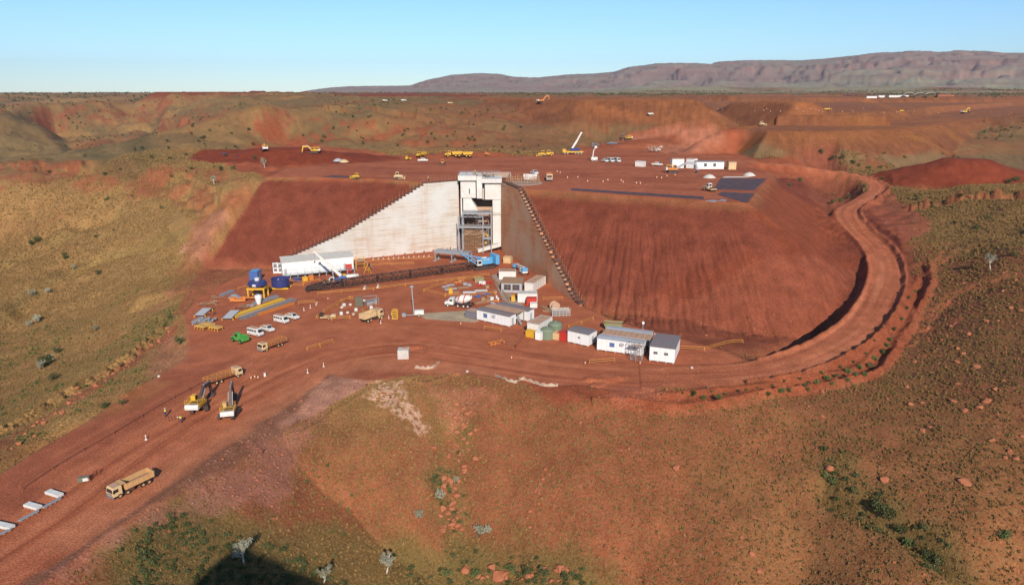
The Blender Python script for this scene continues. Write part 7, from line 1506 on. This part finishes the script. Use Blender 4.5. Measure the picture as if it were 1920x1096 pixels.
# scrub beyond: bushes too many to count, as one cover
random.seed(4); bush = []
for k in range(3):
    mb = MB()
    for j in range(4): leaves(mb, (random.uniform(-.6, .6), random.uniform(-.6, .6), random.uniform(.5, 1.2)), .75, 26, .26, .8)
    bush.append(meshof(mb, 'leaf'))
x, y, rg = samp(170000, 280, 2600, seed=15); D_ = np.hypot(x, y); vv = fbm(x, y, 90, 4, 531) + .5 * ridged(x, y, 200, 3, 532); keep = (rg.uniform(0, 1, len(x)) < np.clip(vv * .6 - .12, 0, .35)) & (grid_lookup(GR, x, y) > .25) & (grid_lookup(busy, x, y) < .2)
x, y = x[keep], y[keep]; D_ = np.hypot(x, y); scatter('distant_scrub', x, y, rg.uniform(.3, 1.1, len(x)) * np.clip(D_ / 900, 1, 1.8), bush, 'dark scrub dotted over the far valley sides and plateau', 0, 16)
zz = sdf(GP([(215,1120),(280,988),(345,962),(450,1003),(560,1036),(660,1100)]), X, Y); x, y, rg = samp(26000, 85, 130, -33, -8, 18); keep = (grid_lookup(zz, x, y) + 2 * fbm(x, y, 5, 3, 541) < 0) & (rg.uniform(0, 1, len(x)) < np.clip(.30 + .5 * fbm(x, y, 4, 3, 543), .02, .8))
x, y = x[keep], y[keep]; scatter('dense_scrub', x, y, rg.uniform(.2, .55, len(x)), bush[:1] + gtuft + tuft, 'dense dark green scrub filling the bottom left corner', -.1, 19)
zz = np.minimum(np.abs(ldist(smooth_line(GP([(1100,1120),(1000,1075),(900,1080),(780,1085)]), 4), X, Y)[0]), np.minimum(np.abs(ldist(smooth_line(GP([(850,880),(840,960),(890,1080)]), 4), X, Y)[0]), np.abs(ldist(smooth_line(GP([(1550,880),(1640,970),(1760,1060),(1860,1140)]), 4), X, Y)[0])))
x, y, rg = samp(40000, 75, 160, -20, 36, 28); q_ = grid_lookup(zz, x, y) + 2.5 * fbm(x, y, 6, 3, 542); keep = rg.uniform(0, 1, len(x)) < np.clip(.8 - q_ / 4.5, 0, .7)
x, y = x[keep], y[keep]; scatter('gully_scrub', x, y, rg.uniform(.15, .6, len(x)), bush[:1] + gtuft * 3, 'green scrub and herbs crowding the gullies', -.08, 29)
# shrubs one can tell apart
random.seed(21); shp = []
for k in range(3):
    t = thing('shrub', 'shrub', 'shrub', (0, 0, -50)); mb = MB()
    for j in range(7): leaves(mb, (random.uniform(-.55, .55), random.uniform(-.55, .55), random.uniform(.4, 1.3)), .5, 46, .12, .9)
    mb.build('foliage', ('leaf', 'greenleaf', 'gum')[k], t); st = MB()
    for j in range(6): st.tube((0, 0, -.1), (random.uniform(-.6, .6), random.uniform(-.6, .6), random.uniform(.7, 1.2)), .05, .02, 5)
    st.build('stem', 'stem', t); shp.append(t)
first = [True] * 3
def shrub(px, py, k, sc, label, group):
    loc = on(px, py, -.02)
    if first[k]: first[k] = False; t = shp[k]; put(t, loc, random.uniform(0, 6), sc)
    else: t = dup(shp[k], loc, random.uniform(0, 6), None, sc)
    t['label'] = label; t['group'] = group; return t
for px, py, sc in ((1300,742,1.4),(1318,748,1.2),(1348,748,1.3),(1440,742,1.0),(1465,736,1.4),(1480,735,1.1),(1510,725,1.2),(1530,720,1.3),(1550,712,1.4),(1568,708,1.2),(1590,700,1.5),(1604,704,1.2),(1612,692,1.4),(1630,690,1.5),(1640,676,1.5),(1655,665,1.6),(1662,650,1.4),(1668,640,1.3),(1676,620,1.2),(1690,600,1.2),(1700,580,1.1),(1704,560,1.1),(1716,548,1.0),(1400,732,.7),(1385,735,.7),(1420,728,.6),(1448,725,.7),(1500,712,.8),(1470,716,.7),(1540,700,.8),(1575,690,.8),(1360,740,.7),(1335,735,.6),(1280,738,.6),(1240,741,.5),(1600,680,.7),(1625,664,.7),(1640,640,.7),(1655,615,.6),(1590,715,1.2),(1560,722,1.0),(1622,705,1.3),(1515,733,.9)):
    shrub(px, py, 1 if random.random() < .45 else 0, sc * .62, 'dark green shrub on the outer verge of the curved haul road', 'shrubs along the outer verge of the haul road')
for px, py, sc in ((826,938,1.5),(786,972,1.1),(900,1005,1.5),(915,1000,1.1),(855,905,.9)): shrub(px, py, 2, sc, 'silvery grey shrub among the boulders of the foreground gully', 'silvery shrubs in the foreground gully')
for px, py, sc in ((1650,965,1.6),(1664,972,1.3),(1560,905,1.0),(1600,925,.9),(1640,950,1.2),(1690,1000,1.1),(1700,1020,1.0),(1740,1050,1.2),(1760,1060,1.1),(1545,895,.9),(960,1070,1.2),(985,1078,1.1),(1020,1080,1.2),(890,1080,1.2),(840,1078,1.0),(1060,1088,1.1),(1880,1010,1.2)): shrub(px, py, 1 if random.random() < .5 else 0, sc, 'green shrub growing in a gully of the foreground slope', 'shrubs in the foreground gullies')
for px, py, sc in ((85,685,2.0),(95,680,1.6),(78,692,1.6),(108,662,1.4),(70,605,1.8),(55,612,1.3),(140,505,1.3),(90,550,1.4),(60,555,1.6),(185,515,1.3),(180,620,1.1),(100,712,1.3),(195,765,.9),(230,758,.8),(338,645,1.5),(320,598,1.0),(120,480,1.2),(70,455,2.0),(60,460,1.6)): shrub(px, py, 2 if random.random() < .4 else 0, sc, 'shrub on the grassy slope left of the lower road', 'shrubs on the left grassy slope')
for px, py, sc in ((1560,300,2.4),(1580,297,2.2),(1600,307,2.2),(1610,312,2.0),(1630,318,2.4),(1650,316,2.0),(1540,288,2.6),(1480,350,1.6),(1500,340,1.8),(1655,338,1.6),(1890,345,2.4),(1905,340,2.2),(1830,430,1.5),(1850,410,1.4),(1750,390,1.6),(1900,480,1.4),(1720,375,1.5),(1800,370,1.6),(1790,420,1.3),(1560,382,2.2),(1575,378,2.0),(1590,372,1.8)): shrub(px, py, 0 if random.random() < .7 else 1, sc * .7, 'dark shrub on the scrubby ground right of the haul road', 'shrubs right of the haul road')
for i in range(50):
    px = random.uniform(20, 480) if i % 2 else random.uniform(560, 1040); py = random.uniform(225, 330) if i % 2 else random.uniform(232, 276)
    shrub(px, py, 0, random.uniform(.8, 1.4), 'dark shrub on the rocky ground beyond the fill', 'shrubs beyond the fill')
for i in range(44):
    px = (i * 7.7 + random.uniform(-3, 3)) % 345; shrub(px, 0, 0, 3.0, 'tiny tree on the left skyline', 'tiny trees on the left skyline') if False else None
    D_ = random.uniform(1300, 1900); xx = (px - CX) / F * D_; t = dup(shp[0], (xx, D_, ground_z(xx, D_)), i, 'tiny tree on the left skyline', random.uniform(2.2, 4.2), 'tiny trees on the left skyline')
# gum trees in the foreground
def gum(px, py, h, label, seed, lean=.1):
    random.seed(seed); t = thing('gum_tree', label, 'tree', on(px, py, -.05), seed); tr = MB(); top = Vector((lean * h, 0, h * .55)); tr.tube((0, 0, 0), top * .5 + Vector((.1, .05, 0)), .14, .11, 8); tr.tube(top * .5 + Vector((.1, .05, 0)), top, .11, .08, 8)
    cr = MB(); tips = []
    for j in range(9):
        a_ = j * 2.4; r_ = random.uniform(.25, .42) * h; s0 = top * random.uniform(.5, 1.0); e = s0 + Vector((math.cos(a_) * r_ * .6, math.sin(a_) * r_ * .6, h * random.uniform(.15, .45))); mdl = (s0 + e) / 2 + Vector((0, 0, -.1)); tr.tube(s0, mdl, .06, .045, 6); tr.tube(mdl, e, .045, .02, 6); tips.append(e)
        for q in range(3): e2 = e + Vector((random.uniform(-.4, .4), random.uniform(-.4, .4), random.uniform(-.1, .5))); tr.tube(mdl, e2, .03, .01, 5); tips.append(e2)
    for e in tips: leaves(cr, e, random.uniform(.28, .5) * h / 4.5, 46, .085, .8)
    tr.build('trunk', 'bark', t, True); cr.build('crown', 'gum', t); return t
gum(457, 1056, 4.6, 'white trunked gum tree, leftmost of three in the foreground', 5); gum(606, 1092, 3.0, 'small thin gum tree, middle of three in the foreground, cut by the bottom edge', 6, .2); gum(725, 1074, 3.6, 'round silvery gum tree, rightmost of three in the foreground', 7)
gum(1857, 505, 4.5, 'pale bare dead tree on the slope right of the haul road', 8, .15); gum(402, 345, 4.0, 'pale small gum tree among red rocks left of the platform', 9); gum(497, 315, 5.0, 'pale small gum tree in front of the left spoil heap', 10)
# boulders
bm_ = []
for k in range(5): ms = rockmesh(20 + k, 1); ms.materials.append(M['rock']); bm_.append(ms)
nb = 0
def boulder(px, py, r, label, group=None):
    global nb
    o = bpy.data.objects.new('boulder', bm_[nb % 5]); nb += 1; COL.objects.link(o); p = on(px, py); o.location = (p[0], p[1], p[2] + r * .2); o.rotation_euler = (random.uniform(-.3, .3), random.uniform(-.3, .3), random.uniform(0, 6)); o.scale = (r, r * random.uniform(.7, 1.0), r * random.uniform(.6, .95)); return tag(o, label, 'boulder', group)
random.seed(31)
for px, py, r, l in ((842,902,1.1,'big orange boulder at the top of the foreground boulder line'),(833,955,1.2,'broad orange boulder beside the grey shrub in the foreground gully'),(858,985,.9,'orange boulder below the broad one in the foreground gully'),(866,992,.7,'small orange boulder touching its larger neighbour in the foreground gully'),(874,1068,1.1,'orange boulder at the creek on the bottom edge, left'),(934,1080,1.4,'large orange boulder at the creek on the bottom edge, middle'),(1020,1066,.9,'orange boulder at the creek on the bottom edge, right'),(1268,878,.9,'lone boulder on the slope below the haul road'),(1413,970,.8,'split boulder with pale side in the middle of the right slope'),(1409,1037,.7,'small boulder above another near the bottom of the right slope'),(1425,1070,.7,'lowest small boulder near the bottom of the right slope'),(1542,782,.7,'boulder just below the outer windrow of the haul road'),(1658,900,.9,'boulder on the upper right slope beside the gully'),(1808,905,1.1,'boulder on the upper right slope near the edge'),(1555,878,1.0,'boulder at the head of the right gully'),(1860,826,.9,'boulder on the far right rocky slope'),(1284,1003,.5,'small boulder alone on the right slope')): boulder(px, py, r, l)
for i in range(72):
    py = 755 + i * 3.4; px = 872 - .16 * (py - 760) + random.gauss(0, 20 if i < 36 else 13); boulder(px, py, random.uniform(.3, .95), 'orange boulder in the line of rocks down the foreground gully', 'boulders down the foreground gully')
for i in range(18): boulder(random.uniform(870, 1060), random.uniform(1058, 1092), random.uniform(.4, 1.1), 'orange rock along the creek at the bottom edge', 'rocks along the bottom creek')
for i in range(40): boulder(random.uniform(1700, 1915), random.uniform(520, 860), random.uniform(.3, .9), 'red rock on the rough slope at the far right', 'rocks on the far right slope')
for i in range(14): boulder(1020 + random.gauss(0, 10) - i * 2, 880 + i * 9, random.uniform(.25, .55), 'small rock in the short line right of the foreground gully', 'short line of small rocks')
for i in range(30):
    f_ = i / 29; boulder(20 + 310 * f_ + random.gauss(0, 6), 835 - 225 * f_ + random.gauss(0, 5), random.uniform(.3, .8), 'red rock in the long outcrop on the left grassy slope', 'rocks of the left outcrop')
# ------------------------------------------------------------ AIR
hz_m = bpy.data.materials.new('haze_air'); hz_m.use_nodes = True; hn = hz_m.node_tree; hn.nodes.clear(); pv = hn.nodes.new('ShaderNodeVolumePrincipled'); pv.inputs['Color'].default_value = (.82, .86, 1.0, 1); pv.inputs['Density'].default_value = .000045; pv.inputs['Anisotropy'].default_value = .2
ho = hn.nodes.new('ShaderNodeOutputMaterial'); hn.links.new(pv.outputs[0], ho.inputs['Volume'])
hb = MB().box((0, 4300, 200), (17000, 11000, 560)).build('haze', hz_m); hb['kind'] = 'stuff'
